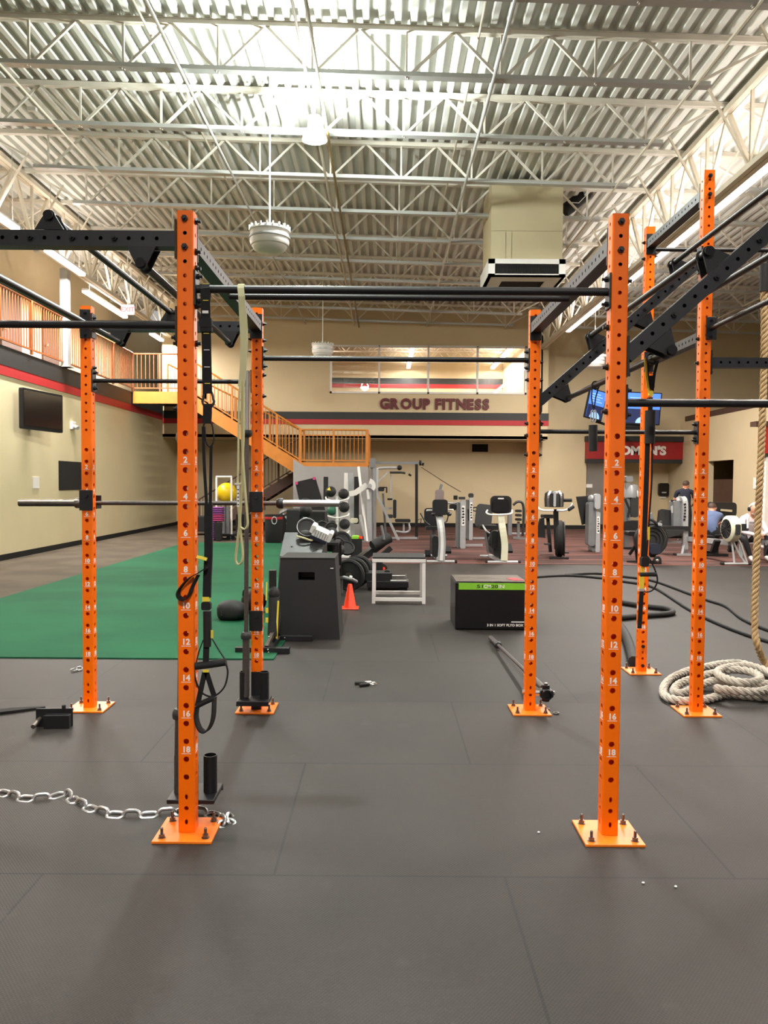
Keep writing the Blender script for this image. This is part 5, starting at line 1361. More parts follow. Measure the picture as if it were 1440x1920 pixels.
# ---- recumbent exercise bike
t, L, k = spot('exercise_bike', 'recumbent exercise bike with pale leaning column, left of the lime-box post', 'exercise bike', 944, 1056, 'exercise bikes')
MB().tube([L(914, 1054), L(940, 1054), L(971, 1054)], 0.03, 10).build('front_foot', 'silver', t)
for x in (912, 974): MB().cyl(L(x - 2, 1054), L(x + 2, 1054), 0.034).build('foot_cap', 'dark', t)
MB().tube([L(900, 1043, 1.2), L(915, 1043, 1.2), L(932, 1043, 1.2)], 0.03, 10).build('rear_foot', 'silver', t)
MB().bar(L(941, 1051, 0.02), L(920, 1042, 1.2), 0.10, 0.06).build('floor_beam', 'silver', t)
MB().ribbon(smooth_path([L(945, 1051), L(946, 1020), L(942, 990), L(938, 962, 0.1)], 4), 0.125, 0.08).build('column', 'pale', t)
MB().ribbon(smooth_path([L(938, 1050, 0.06), L(939, 1020, 0.06), L(936, 995, 0.06)], 4), 0.05, 0.08).build('column_edge', 'dark', t)
MB().rbox(L(939, 946, 0.05), (0.40, 0.12, 0.34), 0.09, 4).build('console', 'dark', t)
MB().rbox(L(939, 948, -0.02), (0.31, 0.03, 0.25), 0.06, 4).build('console_face', 'screenoff', t)
MB().box(L(939, 935, -0.01), (0.11, 0.03, 0.03)).build('console_mark', 'white', t)
MB().tube(smooth_path([L(914, 957, 0.3), L(912, 961, 0.05), L(920, 965, -0.1), L(940, 965, -0.1), L(958, 963, -0.05), L(960, 957, 0.2)], 4), 0.018, 8).build('handlebar', 'white', t)
MB().rbox(L(930, 1018, 0.55), (0.2, 0.7, 0.5), 0.08, 3).build('drive_cover', 'darkgrey', t)
MB().rbox(L(927, 1012, 0.18), (0.13, 0.1, 0.35), 0.05, 3).build('front_cover', 'dark', t)
MB().rbox(L(915, 988, 0.95), (0.38, 0.36, 0.08), 0.03, 3).build('seat', 'pad', t)
MB().rbox(L(907, 968, 1.2), (0.34, 0.08, 0.5), 0.08, 4, (-0.2, 0.12, 0)).build('seat_back', 'pad', t)
MB().tube([L(905, 985, 0.8), L(912, 996, 0.6), L(918, 1000, 0.6)], 0.018, 8).build('side_grip', 'silver', t)
MB().bar(L(912, 996, 0.95), L(918, 1036, 1.0), 0.08).build('seat_post', 'greym', t)
for x, y in ((921, 1015), (955, 1028)): MB().box(L(x, y, 0.35), (0.10, 0.26, 0.05), (0.5, 0, 0)).build('pedal', 'dark', t)

# ---- weight machines
def weight_machine(label, px, py, x0, x1, ytop, seed, col='silver', strip=True, side=True, mirror=1):
    t, L, k = spot('weight_machine', label, 'weight machine', px, py, 'weight machines')
    w = (x1 - x0) * k; H = L(px, ytop).z
    MB().rbox((L((x0 + x1) / 2, py).x, 0.12, H / 2), (w, 0.2, H), min(0.06, w * 0.3), 3).build('tower', col, t)
    if side: MB().rbox((L((x0 + x1) / 2, py).x - mirror * w * 0.75, 0.28, H * 0.48), (w * 0.7, 0.35, H * 0.94), 0.03, 2).build('stack_cover', 'greym', t)
    if strip:
        p = MB().rbox((L((x0 + x1) / 2, py).x, 0.015, H * 0.68), (w * 0.62, 0.012, H * 0.42), 0.02, 2).build('label_strip', 'paper', t)
        squiggle(p, (L((x0 + x1) / 2, py).x, 0.007, H * 0.68), w * 0.6, H * 0.36, 6, seed)
    return t, L, k, H
t, L, k, H = weight_machine('grey weight machine tower with a marked strip, right of the upright bike', 867, 1029, 863, 873, 938, 1)
MB().box(L(866, 934, 0.12), (0.14, 0.2, 0.06)).build('cap', 'darkgrey', t)
MB().tube([L(840, 943, 0.3), L(852, 944, 0.3), L(860, 941, 0.3)], 0.025, 8).build('arm', 'silver', t); MB().rbox(L(849, 951, 0.35), (0.16, 0.2, 0.14), 0.04).build('pad', 'pad', t)
MB().box(L(854, 933, 0.3), (0.09, 0.1, 0.1)).build('grip', 'dark', t); MB().bar(L(873, 1022, 0.3), L(905, 1022, 0.3), 0.05).build('floor_rail', 'silver', t)
t, L, k, H = weight_machine('second grey weight machine tower, between the two exercise bikes', 884, 1013, 879.5, 886.5, 933, 2)
MB().rbox(L(883, 929, 0.12), (0.13, 0.15, 0.12), 0.04).build('cap', 'darkgrey', t)
MB().tube([(L(892, 955).x + 0.075 * math.cos(2 * PI * i / 16), 0.1, L(892, 955).z + 0.05 * math.sin(2 * PI * i / 16)) for i in range(16)], 0.016, 8, True).build('handle', 'dark', t)
MB().tube([L(878, 955, 0.1), L(879, 975, 0.1), L(886, 981, 0.1)], 0.022, 8).build('arm', 'dark', t); MB().bar(L(887, 1009, 0.2), L(912, 1009, 0.2), 0.05).build('floor_rail', 'silver', t)
for y in (958, 966, 975): MB().bar(L(887, y, 0.4), L(900, y, 0.4), 0.03).build('rung', 'silver', t)
t, L, k, H = weight_machine('grey weight machine column half hidden behind the recumbent bike', 957, 1004, 953, 960, 955, 3, 'greym', False, False)
MB().bar(L(960, 1000, 0.2), L(985, 1000, 0.2), 0.05).build('floor_rail', 'silver', t)
t, L, k = spot('weight_machine', 'dark curling machine just left of the lime-box post', 'weight machine', 974, 1012, 'weight machines')
MB().tube(smooth_path([L(962, 947, 0.1), L(970, 941, 0.1), L(979, 943, 0.1), L(982, 960, 0.1), L(980, 1005, 0.1)], 4), 0.035, 8).build('arm', 'darkgrey', t)
for y in (958, 966, 974): MB().rbox(L(972, y, 0.15), (0.16, 0.2, 0.07), 0.03).build('pad', 'pad', t)
MB().bar(L(962, 1008, 0.1), L(986, 1010, 0.1), 0.06).build('floor_rail', 'greym', t); MB().bar(L(972, 978, 0.2), L(972, 1008, 0.2), 0.07).build('post', 'greym', t)
t, L, k, H = weight_machine('grey weight machine with black panel left of the right foreground post', 1120, 1036, 1117, 1125, 960, 4, 'silver')
MB().prism([(p.x, p.z) for p in (L(1089, 932), L(1118, 930), L(1120, 980), L(1100, 986))][::-1], (0, 0.45, 0), (1, 0, 0), (0, 0, 1), 0.06).build('screen_panel', 'dark', t)
MB().rbox(L(1107, 982, 0.2), (0.16, 0.3, 1.0), 0.06).build('column', 'greym', t); MB().ball(L(1109, 936, 0.2), (0.09, 0.12, 0.1)).build('cap', 'greym', t)
MB().rbox(L(1119, 940, 0.05), (0.13, 0.16, 0.34), 0.05).build('head', 'silver', t)
t, L, k, H = weight_machine('tall grey machine with curved head behind the right foreground post', 1180, 1030, 1172, 1181, 905, 5, 'greym', False, False)
MB().lathe([(0.0, 0.22), (0.14, 0.2), (0.2, 0.08), (0.21, -0.1)], L(1183, 925, 0.15))  .build('head_shroud', 'greym', t); MB().rbox(L(1178, 898, 0.1), (0.16, 0.2, 0.14), 0.03).build('cap', 'greym', t)
MB().rbox(L(1191, 926, 0.0), (0.12, 0.06, 0.16), 0.02).build('placard', 'white', t); MB().rbox(L(1187, 950, 0.1), (0.2, 0.3, 0.5), 0.08).build('shroud', 'darkgrey', t)
MB().tube([L(1172, 935, -0.1), L(1180, 955, -0.1), L(1177, 970, -0.1)], 0.03, 8).build('arm', 'dark', t); MB().rbox(L(1186, 985, 0.0), (0.5, 0.4, 0.22), 0.05).build('seat', 'pad', t)
MB().bar(L(1170, 998, 0.0), L(1200, 998, 0.0), 0.05).build('rail', 'silver', t); MB().bar(L(1170, 1040 - 12, 0.0), L(1204, 1028, 0.0), 0.05).build('floor_rail', 'dark', t)
t, L, k = spot('weight_machine', 'grey seated machine with a black backrest, left of the tall post', 'weight machine', 1270, 1042, 'weight machines')
MB().rbox(L(1268, 965, 0.3), (0.22, 0.3, 0.62), 0.03).build('stack_cover', 'greym', t); MB().prism([(p.x, p.z) for p in (L(1262, 950), L(1266, 948), L(1266, 962), L(1263, 962))][::-1], (0, 0.14, 0), (1, 0, 0), (0, 0, 1), 0.01).build('diagram', 'silver', t)
c = MB().ribbon(smooth_path([L(1272, 938, 0.25), L(1279, 935, 0.15), L(1284, 945, 0.1), L(1284, 990, 0.1), L(1284, 1030, 0.1)], 4), 0.11, 0.1).build('column', 'silver', t); squiggle(c, L(1284, 960, 0.03), 0.09, 0.4, 6, 9)
MB().bar(L(1258, 939, 0.25), L(1268, 939, 0.25), 0.04).build('cap', 'dark', t)
MB().rbox(L(1246, 975, 0.35), (0.3, 0.1, 0.46), 0.05, 3, (-0.1, 0.12, 0)).build('backrest', 'pad', t); MB().rbox(L(1261, 990, 0.2), (0.62, 0.45, 0.10), 0.03).build('seat', 'pad', t)
MB().prism([(p.x, p.z) for p in (L(1245, 993), L(1282, 993), L(1270, 1003), L(1248, 1008))][::-1], (0, 0.1, 0), (1, 0, 0), (0, 0, 1), 0.2).build('seat_frame', 'darkgrey', t)
for y in (1007, 1016): MB().bar(L(1246, y, 0.15), L(1284, y, 0.15), 0.05).build('rail', 'silver' if y > 1010 else 'dark', t)
MB().bar(L(1284, 1016, 0.1), L(1279, 1041, 0.0), 0.05).build('leg', 'silver', t); MB().bar(L(1268, 1040, 0), L(1296, 1040, 0), 0.05).build('foot', 'silver', t); MB().cyl(L(1263, 1040, 0), L(1268, 1040, 0), 0.035).build('foot_cap', 'dark', t)
MB().bar(L(1246, 1007, 0.3), L(1243, 1035, 0.3), 0.05).build('leg', 'silver', t)

# ---- fan bikes
t, L, k = spot('fan_bike', 'black fan bike with a chrome shrouded head right of the lime-box post', 'exercise bike', 1042, 1049, 'fan bikes')
TW = Matrix.Translation(L(1049, 1010, 0.35)) @ Matrix.Rotation(math.radians(78), 4, 'Z')
g = MB(); g.X = TW; g.lathe([(0.02, -0.09), (0.34, -0.085), (0.385, -0.04), (0.385, 0.04), (0.34, 0.085), (0.02, 0.09)], (0, 0, 0), 'Y', 32); g.build('fan_cage', 'dark', t)
g = MB(); g.X = TW
for i in range(18): a = 2 * PI * i / 18; g.bar((0.05 * math.cos(a), -0.1, 0.05 * math.sin(a)), (0.36 * math.cos(a), -0.095, 0.36 * math.sin(a)), 0.012)
for rr in (0.2, 0.36): g.tube([(rr * math.cos(2 * PI * i / 28), -0.098, rr * math.sin(2 * PI * i / 28)) for i in range(28)], 0.012, 6, True)
g.build('grille', 'darkgrey', t)
MB().bar(L(1044, 1030, 0.2), L(1042, 955, 0.15), 0.09).build('column', 'dark', t)
h = MB().lathe([(0.0, 0.17), (0.13, 0.165), (0.19, 0.12), (0.20, 0.0), (0.19, -0.16)], L(1039, 936, 0.15)).build('head_shroud', 'darkgrey', t); MB().rbox(L(1040, 936, -0.06), (0.05, 0.03, 0.3), 0.02).build('divider', 'silver', h)
for x in (1028, 1052): MB().ribbon(smooth_path([L(x, 950, -0.03), L(x, 930, -0.04), L(x + (4 if x < 1040 else -4), 921, 0.0)], 4), 0.04, 0.03).build('shroud_rib', 'chrome', t)
MB().tube(smooth_path([L(1007, 948, 0.1), L(1010, 954, 0.0), L(1020, 957, -0.05), L(1038, 957, -0.05)], 4), 0.022, 8).build('left_handlebar', 'white', t)
MB().tube(smooth_path([L(1044, 957, -0.05), L(1058, 957, -0.05), L(1068, 952, 0.0), L(1073, 944, 0.05)], 4), 0.022, 8).build('right_handlebar', 'silver', t)
MB().cyl(L(1057, 938, 0.1), L(1072, 938, 0.1), 0.035).build('grip', 'dark', t); MB().cyl(L(1066, 956, -0.05), L(1075, 950, 0.0), 0.036).build('grip', 'dark', t)
MB().prism([(p.x, p.z) for p in (L(1022, 975), L(1030, 972), L(1032, 1012), L(1012, 1010))][::-1], (0, 0.6, 0), (1, 0, 0), (0, 0, 1), 0.1).build('rear_guard', 'darkgrey', t)
MB().rbox(L(1027, 968, 0.8), (0.26, 0.25, 0.08), 0.03).build('seat', 'pad', t); MB().bar(L(1027, 970, 0.8), L(1032, 1035, 0.6), 0.06).build('seat_post', 'dark', t)
MB().bar(L(1024, 1045, 0.9), L(1048, 1047, 0.0), 0.06).build('floor_beam', 'dark', t); MB().bar(L(1012, 1042, 0.9), L(1038, 1042, 0.9), 0.05).build('rear_foot', 'dark', t); MB().bar(L(1030, 1047, 0), L(1066, 1047, 0), 0.05).build('front_foot', 'dark', t)
for x, y in ((1026, 1020), (1060, 1036)): MB().box(L(x, y, 0.2), (0.12, 0.12, 0.03)).build('pedal', 'darkgrey', t)

t, L, k = spot('fan_bike', 'black fan bike half hidden behind the farthest tall post', 'exercise bike', 1222, 1058, 'fan bikes')
MB().lathe([(0.02, 0.0), (0.29, 0.005), (0.32, 0.05), (0.32, 0.12), (0.29, 0.165), (0.02, 0.17)], L(1222, 1012, 0.1), 'Y', 28).build('fan_cage', 'darkgrey', t)
g = MB(); c = L(1222, 1012, 0.09)
for rr in (0.1, 0.17, 0.24, 0.31): g.tube([c + Vector((rr * math.cos(2 * PI * i / 24), 0, rr * math.sin(2 * PI * i / 24))) for i in range(24)], 0.009, 6, True)
g.build('grille', 'dark', t)
MB().prism([(p.x, p.z) for p in (L(1218, 968), L(1226, 962), L(1234, 985), L(1222, 990))][::-1], (0, 0.2, 0), (1, 0, 0), (0, 0, 1), 0.1).build('head', 'greym', t)
MB().tube(smooth_path([L(1214, 972, 0.1), L(1224, 976, 0.0), L(1234, 984, 0.0), L(1240, 978, 0.1)], 4), 0.03, 8).build('handlebar', 'dark', t); MB().rbox(L(1236, 983, 0.0), (0.08, 0.1, 0.05), 0.02).build('console', 'silver', t)
MB().bar(L(1222, 985, 0.3), L(1224, 1045, 0.25), 0.09).build('column', 'dark', t); MB().rbox(L(1224, 1028, 0.1), (0.2, 0.3, 0.2), 0.05).build('step', 'navy', t)
MB().bar(L(1176, 1054, 0.3), L(1240, 1054, 0.0), 0.06).build('floor_beam', 'dark', t); MB().bar(L(1180, 1040, 0.4), L(1200, 1010, 0.4), 0.05).build('seat_strut', 'dark', t)
MB().rbox(L(1188, 1000, 0.6), (0.3, 0.28, 0.09), 0.03).build('seat', 'pad', t); MB().bar(L(1190, 1004, 0.6), L(1196, 1052, 0.4), 0.06).build('seat_post', 'dark', t)
w_ = MB().lathe([(0.02, 0), (0.07, 0), (0.085, 0.02), (0.07, 0.04), (0.02, 0.04)], L(1233, 1051, -0.05), 'Y', 20).build('transport_wheel', 'dark', t); MB().ball(L(1233, 1051, -0.06), (0.03, 0.015, 0.03), 10, 6).build('hub', 'chrome', w_)

# ---- cable machine by the back wall
t, L, k = spot('cable_machine', 'tall grey cable machine frame against the back wall with a black upright', 'cable machine', 735, 1012)
for x in (697, 703): MB().bar(L(x, 1012, 0.1), L(x, 870, 0.1), 0.07).build('left_post', 'greym' if x < 700 else 'silver', t)
MB().bar(L(781, 1010, 0.3), L(781, 870, 0.3), 0.075).build('right_post', 'dark', t)
MB().bar(L(694, 868, 0.2), L(785, 868, 0.3), 0.07).build('top_beam', 'greym', t); MB().bar(L(700, 1010, 0.2), L(784, 1009, 0.3), 0.07).build('floor_beam', 'silver', t)
MB().rbox(L(699, 868, 0.1), (0.16, 0.2, 0.26), 0.05).build('pulley_cover', 'greym', t); MB().cyl(L(786, 868, 0.3), L(790, 868, 0.3), 0.07).build('pulley', 'dark', t)
MB().tube([L(792, 873, 0.3), L(794, 868, 0.3)], 0.03, 8).build('hook', 'dark', t)
MB().tube(smooth_path([L(708, 930, 0), L(708, 885, 0), L(713, 878, 0), L(748, 877, 0)], 4), 0.035, 8).build('press_arm', 'silver', t); MB().bar(L(709, 903, 0), L(728, 885, 0), 0.04).build('arm_brace', 'silver', t)
MB().ball(L(749, 877, 0), (0.07, 0.1, 0.07), 12, 8).build('pivot', 'dark', t); MB().tube([L(731, 886, 0), L(752, 886, 0), L(760, 887, 0)], 0.03, 8).build('cross_grip', 'darkgrey', t); MB().cyl(L(766, 889, 0), L(771, 892, 0), 0.03).build('grip', 'dark', t)
MB().bar(L(733, 890, 0.1), L(733, 935, 0.1), 0.04).build('carriage_post', 'silver', t); MB().rbox(L(731, 936, 0.1), (0.14, 0.15, 0.05), 0.02).build('carriage', 'dark', t)
MB().bar(L(708, 930, 0), L(748, 1015, -0.1), 0.06).build('front_leg', 'silver', t); MB().bar(L(718, 925, 0.3), L(723, 1000, 0.3), 0.06).build('rear_leg', 'greym', t); MB().bar(L(716, 953, 0.1), L(735, 953, 0.1), 0.05).build('cross_bar', 'silver', t)
MB().rbox(L(740, 954, 0.1), (0.09, 0.3, 0.5), 0.03).build('back_pad', 'pad', t); MB().rbox(L(755, 976, 0.1), (0.42, 0.3, 0.08), 0.03).build('seat', 'pad', t)
MB().bar(L(757, 980, 0.1), L(757, 997, 0.1), 0.05).build('seat_post', 'silver', t); MB().tube(smooth_path([L(766, 980, 0.1), L(768, 993, 0.1), L(760, 998, 0.1), L(742, 996, 0.1)], 4), 0.03, 8).build('seat_frame', 'silver', t)
MB().rbox(L(715, 917, 0), (0.16, 0.1, 0.12), 0.04).build('knee_pad', 'pad', t); MB().tube([L(718, 914, -0.05), L(725, 914, -0.05), L(725, 924, -0.05)], 0.022, 8).build('handle', 'dark', t)
MB().rbox(L(731, 968, 0.0), (0.16, 0.1, 0.1), 0.03).build('cam', 'darkgrey', t); MB().tube([L(784, 975, 0.2), L(790, 972, 0.2), L(788, 984, 0.2), L(782, 986, 0.2)], 0.014, 6).build('cable_handle', 'dark', t)

# ---- white lever machine in front of the grey wall
t, L, k = spot('lever_machine', 'white lever machine with a quarter disc, in front of the grey stair wall', 'weight machine', 690, 1017)
MB().bar(L(693, 1016, 0.05), L(692, 912, 0.05), 0.12).build('column', 'silver', t); MB().bar(L(698, 1014, 0.15), L(698, 915, 0.15), 0.06).build('rear_column', 'greym', t)
MB().ribbon([L(655, 926, 0), L(666, 924, 0), L(688, 909, 0)], 0.14, 0.14, (0, 0, 1)).build('arm', 'white', t)
c = L(690, 911, -0.1); q = [(0, 0)] + [(0.2 * math.cos(a), 0.2 * math.sin(a)) for a in [-0.7 + 2.0 * i / 10 for i in range(11)]]
MB().prism(q, c, (1, 0, 0), (0, 0, 1), 0.05).build('disc', 'white', t); MB().cyl(c + Vector((0.04, -0.06, 0)), c + Vector((0.04, 0.0, 0)), 0.06).build('hub', 'silver', t)
MB().ribbon([L(689, 918, -0.1), L(691, 936, -0.1)], 0.06, 0.03).build('link', 'white', t)
for x0, x1, m_ in ((643, 650, 'white'), (652, 660, 'silver')): MB().prism([(p.x, p.z) for p in (L(x0, 886), L(x1, 886), L(x1 + 3, 1010), L(x0 - 3, 1010))][::-1], (0, 0.7, 0), (1, 0, 0), (0, 0, 1), 0.06).build('upright_blade', m_, t)
MB().bar(L(672, 875, 0.3), L(688, 1015, -0.1), 0.05).build('long_rod', 'white', t); MB().bar(L(675, 965, 0.0), L(686, 1014, -0.1), 0.05).build('short_rod', 'silver', t)
MB().rbox(L(664, 976, 0.3), (0.2, 0.2, 0.12), 0.04).build('roller', 'pale', t); MB().rbox(L(668.5, 938, 0.5), (0.13, 0.1, 1.25), 0.02).build('long_pad', 'pad', t); MB().rbox(L(611, 920, 0.9), (0.12, 0.1, 0.75), 0.02).build('short_pad', 'pad', t)
MB().bar(L(664, 1016, 0), L(694, 1016, 0), 0.06).build('foot', 'silver', t)
# board leaning on the stair wall
Yb = 21.6
t = thing('leaning_board', 'black board with pink corner stickers leaning on the grey stair wall', 'board', tuple(at(580, 945, Yb)))
o_ = at(580, 945, Yb); pl = [(p.x, p.z) for p in rel(pp([(553, 904), (591, 895), (626, 1008), (578, 1012)], Yb), o_)]
MB().prism(pl[::-1], (0, 0, 0), (1, 0, 0), (0, 0.12, 0.99), 0.04).build('board', 'dark', t)
for x, y in ((556, 906), (589, 897)): MB().box(rel(pp([(x, y)], Yb - 0.02), o_)[0], (0.07, 0.02, 0.08)).build('sticker', 'pink', t)

# ---- medicine ball rack
YM = 16.0
t, L, k = spot('ball_rack', 'white upright medicine ball rack behind the trapezoid box', 'rack', 632, 1040, None, YM)
MB().cyl(L(632, 1045, 0), L(632, 930, 0), 0.03).build('post', 'white', t); MB().box((L(632, 1045).x, 0.05, 0.02), (0.5, 0.4, 0.04)).build('base', 'white', t)
for y in (932, 963, 995): MB().tube(smooth_path([L(611, y, 0.05), L(613, y + 4, -0.06), L(632, y + 8, -0.1), L(651, y + 4, -0.06), L(654, y, 0.05)], 4), 0.016, 8).build('cradle', 'white', t)
MB().prism([(p.x, p.z) for p in (L(636, 960), L(654, 950), L(658, 1044), L(640, 1044))][::-1], (0, 0.2, 0), (1, 0, 0), (0, 0, 1), 0.02).build('back_panel', 'white', t)
for (x, y, r, m_, l) in ((620, 922, 0.108, 'rubber', 'black medicine ball with a yellow mark, top left of the white rack'), (644, 926, 0.105, 'rubber', 'plain black medicine ball, top right of the white rack'),
        (645, 951, 0.108, 'rubber', 'black medicine ball, middle right of the white rack'), (622, 957, 0.10, 'greenball', 'dark green medicine ball, middle left of the white rack'),
        (646, 983, 0.108, 'rubber', 'black medicine ball, bottom right of the white rack'), (622, 986, 0.108, 'rubber', 'black medicine ball, bottom left of the white rack')):
    c = at(x, y, YM + 0.03); b = thing('medicine_ball', l, 'ball', tuple(c), 0, 'medicine balls'); MB().ball((0, 0, 0), r, 20, 14).build('ball', m_, b)
    MB().tube([(r * 1.0 * math.cos(a), 0.03, r * 1.0 * math.sin(a)) for a in [2 * PI * i / 24 for i in range(24)]], 0.005, 6, True).build('seam', 'dark', b)
    if 'yellow' in l: MB().prism([(-0.05, -0.02), (0.03, -0.03), (0.0, 0.05)], (-0.02, -r * 0.86, 0.05), (1, 0, 0), (0, 0.35, 0.93), 0.012).build('mark', 'yellow', b)

# ---- tall dark block, weight plates, kettlebell
t, L, k = spot('foam_block', 'tall dark grey foam block behind the sloped jump box', 'block', 573, 1000, None, 12.4)
MB().span(L(537, 960).x, L(562, 960).x, 0.0, 0.55, 0, L(537, 955).z).build('left_block', 'boxblk', t, 0.015); MB().span(L(562, 960).x + 0.005, L(609, 960).x, 0.06, 0.6, 0, L(537, 955).z - 0.03).build('right_block', 'dark', t, 0.015)
def plate(px, py, Y, r, label, tilt=0.0, yaw=0.0, parts=True):
    p = at(px, py, Y); t = thing('weight_plate', label, 'weight plate', (p.x, p.y, r + 0.004), 0, 'black weight plates'); t.rotation_euler = (tilt, 0, yaw)
    MB().lathe([(0.026, -0.012), (0.06, -0.022), (0.07, -0.014), (r * 0.8, -0.014), (r * 0.84, -0.026), (r - 0.01, -0.026), (r, -0.018), (r, 0.018), (r - 0.01, 0.026), (0.026, 0.02)], (0, 0, 0), 'Y', 32).build('plate', 'rubber', t)
    MB().lathe([(0.026, -0.024), (0.05, -0.024), (0.05, -0.01), (0.026, -0.01)], (0, 0, 0), 'Y', 20).build('hub_ring', 'steel', t)
    g = MB(); g.tube([(r * 0.9 * math.cos(2 * PI * i / 32), -0.028, r * 0.9 * math.sin(2 * PI * i / 32)) for i in range(32)], 0.004, 6, True); g.build('rim_line', 'darkgrey', t)
    return t
plate(655, 1082, 10.95, 0.225, 'front black weight plate in the row right of the trapezoid box', 0.0, -0.3)
plate(664, 1073, 11.25, 0.225, 'middle black weight plate in the row right of the trapezoid box', 0.0, -0.3)
plate(673, 1064, 11.6, 0.225, 'rearmost black weight plate in the row right of the trapezoid box', 0.0, -0.3)
t, L, k = spot('plate_bar', 'short steel peg with a grey handle in front of the weight plates', 'peg', 656, 1098, None, 10.6)
MB().tube([L(634, 1085, 0), L(645, 1083, -0.1), L(658, 1086, -0.1), L(668, 1091, 0)], 0.028, 10).build('handle', 'greym', t); MB().cyl(L(655, 1083, -0.1), L(660, 1084, -0.1), 0.03).build('band', 'paper', t); MB().bar(L(640, 1086, 0), L(640, 1112, 0.0), 0.04).build('stem', 'greym', t); MB().bar(L(662, 1090, 0), L(662, 1112, 0.0), 0.04).build('stem', 'dark', t)
def wheel_plate(px, py, Y, r, label, m_='rubber', tilt=0.5):
    p = at(px, py, Y); t = thing('weight_plate', label, 'weight plate', tuple(p), 0, 'black weight plates'); t.rotation_euler = (-tilt, 0, 0.2)
    MB().lathe([(0.03, -0.02), (r * 0.75, -0.02), (r * 0.8, -0.03), (r, -0.03), (r, 0.02), (0.03, 0.02)], (0, 0, 0), 'Y', 28).build('plate', m_, t); MB().tube([(r * 0.97 * math.cos(2 * PI * i / 28), -0.03, r * 0.97 * math.sin(2 * PI * i / 28)) for i in range(28)], 0.004, 6, True).build('rim_line', 'silver' if py < 1000 else 'darkgrey', t)
wheel_plate(575, 990, 8.98, 0.118, 'thin-rimmed black disc standing behind the pale grooved roller')
wheel_plate(640, 1015, 12.2, 0.16, 'black disc under the medicine ball rack', 'rubber', 0.2)
wheel_plate(650, 1028, 11.9, 0.12, 'smaller black disc before the disc under the ball rack', 'dark', 0.6)
def kettlebell(px, py, Y, r, label, m_='rubber'):
    p = at(px, py, Y); t = thing('kettlebell', label, 'kettlebell', tuple(p), 0, 'kettlebells')
    MB().ball((0, 0, 0), (r, r, r * 0.95), 18, 12).build('bell', m_, t); MB().tube(smooth_path([(-r * 0.6, 0, r * 0.7), (-r * 0.75, 0, r * 1.3), (0, 0, r * 1.75), (r * 0.75, 0, r * 1.3), (r * 0.6, 0, r * 0.7)], 5), r * 0.17, 8).build('handle', m_, t)
    return t
for (x, y, Y, r, l) in ((573, 958, 11.42, 0.10, 'black round bell on a white stem above the pale roller'), (604, 998, 10.5, 0.085, 'black kettlebell left of the ball rack, in the heap'), (622, 999, 10.4, 0.08, 'black kettlebell with a bright ring, in the heap'), (619, 1023, 10.6, 0.09, 'black kettlebell behind the right edge of the trapezoid box'), (634, 1031, 11.2, 0.10, 'dark kettlebell just left of the weight plates')):
    kettlebell(x, y, Y, r, l)
t, L, k = spot('stand', 'white stem under the round black bell', 'stand', 572, 985, None, 11.42); MB().bar(L(572, 966, 0), L(573, 1046, 0), 0.05).build('stem', 'white', t); MB().box((L(573, 1046).x, 0, 0.015), (0.3, 0.3, 0.03)).build('foot', 'dark', t)
t, L, k = spot('storage_shelf', 'low black storage shelf under the heap of kettlebells', 'shelf', 617, 1100, None, 10.2)
MB().span(-0.25, 0.12, 0.0, 0.6, 0.72, 0.75).build('top', 'dark', t); MB().span(-0.25, 0.12, 0.0, 0.6, 0.36, 0.39).build('shelf', 'dark', t)
for x in (-0.24, 0.11):
    for y in (0.02, 0.58): MB().bar((x, y, 0), (x, y, 0.72), 0.04).build('leg', 'black', t)
# pale grooved roller, lime loop on the sloped box
c = at(602, 1000, 8.90)
t = thing('grooved_roller', 'pale grooved plastic block lying tilted on the sloped jump box', 'roller', tuple(c)); t.rotation_euler = (0.35, 0.42, 0)
MB().rbox((0, 0, 0), (0.19, 0.12, 0.10), 0.03).build('block', 'white', t)
for i in range(5): MB().box((-0.06 + i * 0.03, -0.062, 0.0), (0.006, 0.006, 0.09)).build('groove', 'silver', t)
MB().rbox((-0.10, -0.01, 0.03), (0.06, 0.10, 0.10), 0.02).build('end_cap', 'white', t); MB().rbox((0.11, -0.01, 0.02), (0.05, 0.10, 0.12), 0.02).build('end_cap', 'white', t)
MB().rbox((0.0, -0.05, -0.06), (0.2, 0.05, 0.04), 0.015).build('lower_edge', 'navy', t)
c = at(572, 1003, 8.9); t = thing('grip_ring', 'pale lime grip ring lying on the sloped jump box', 'ring', tuple(c))
MB().tube(smooth_path([(-0.09, -0.02, -0.015), (-0.02, -0.05, -0.03), (0.07, -0.04, -0.06), (0.10, 0.0, -0.05)], 5), 0.012, 8).build('grip', 'band', t)
MB().ball((0.0, 0.03, 0.0), (0.09, 0.03, 0.055), 16, 10).build('dome', 'darkgrey', t)
# small black bin with lime top
t, L, k = spot('storage_bin', 'small black bin with a lime lid beside the ball rack', 'bin', 668, 1050, None, 13.2)
MB().rbox((L(668, 1040).x, 0.1, L(668, 1010).z / 2), (0.19, 0.3, L(668, 1010).z), 0.01, 2).build('body', 'dark', t); MB().rbox((L(666, 1010).x, 0.08, L(668, 1010).z + 0.02), (0.12, 0.24, 0.05), 0.015, 2).build('lid', 'lime', t); MB().cyl((L(675, 1008).x, 0.05, L(668, 1010).z), (L(675, 1008).x, 0.05, L(668, 1006).z), 0.04).build('knob', 'cone', t)
t, L, k = spot('towel', 'crumpled white towel on the carpet below the lever machine', 'towel', 684, 1040)
g = MB(); g.prism([(p.x, p.y) for p in (L(675, 1030), L(690, 1036), L(688, 1040), L(675, 1036))], (0, 0, 0.0), (1, 0, 0), (0, 1, 0), 0.03); g.build('cloth', 'paper', t, 0.01)
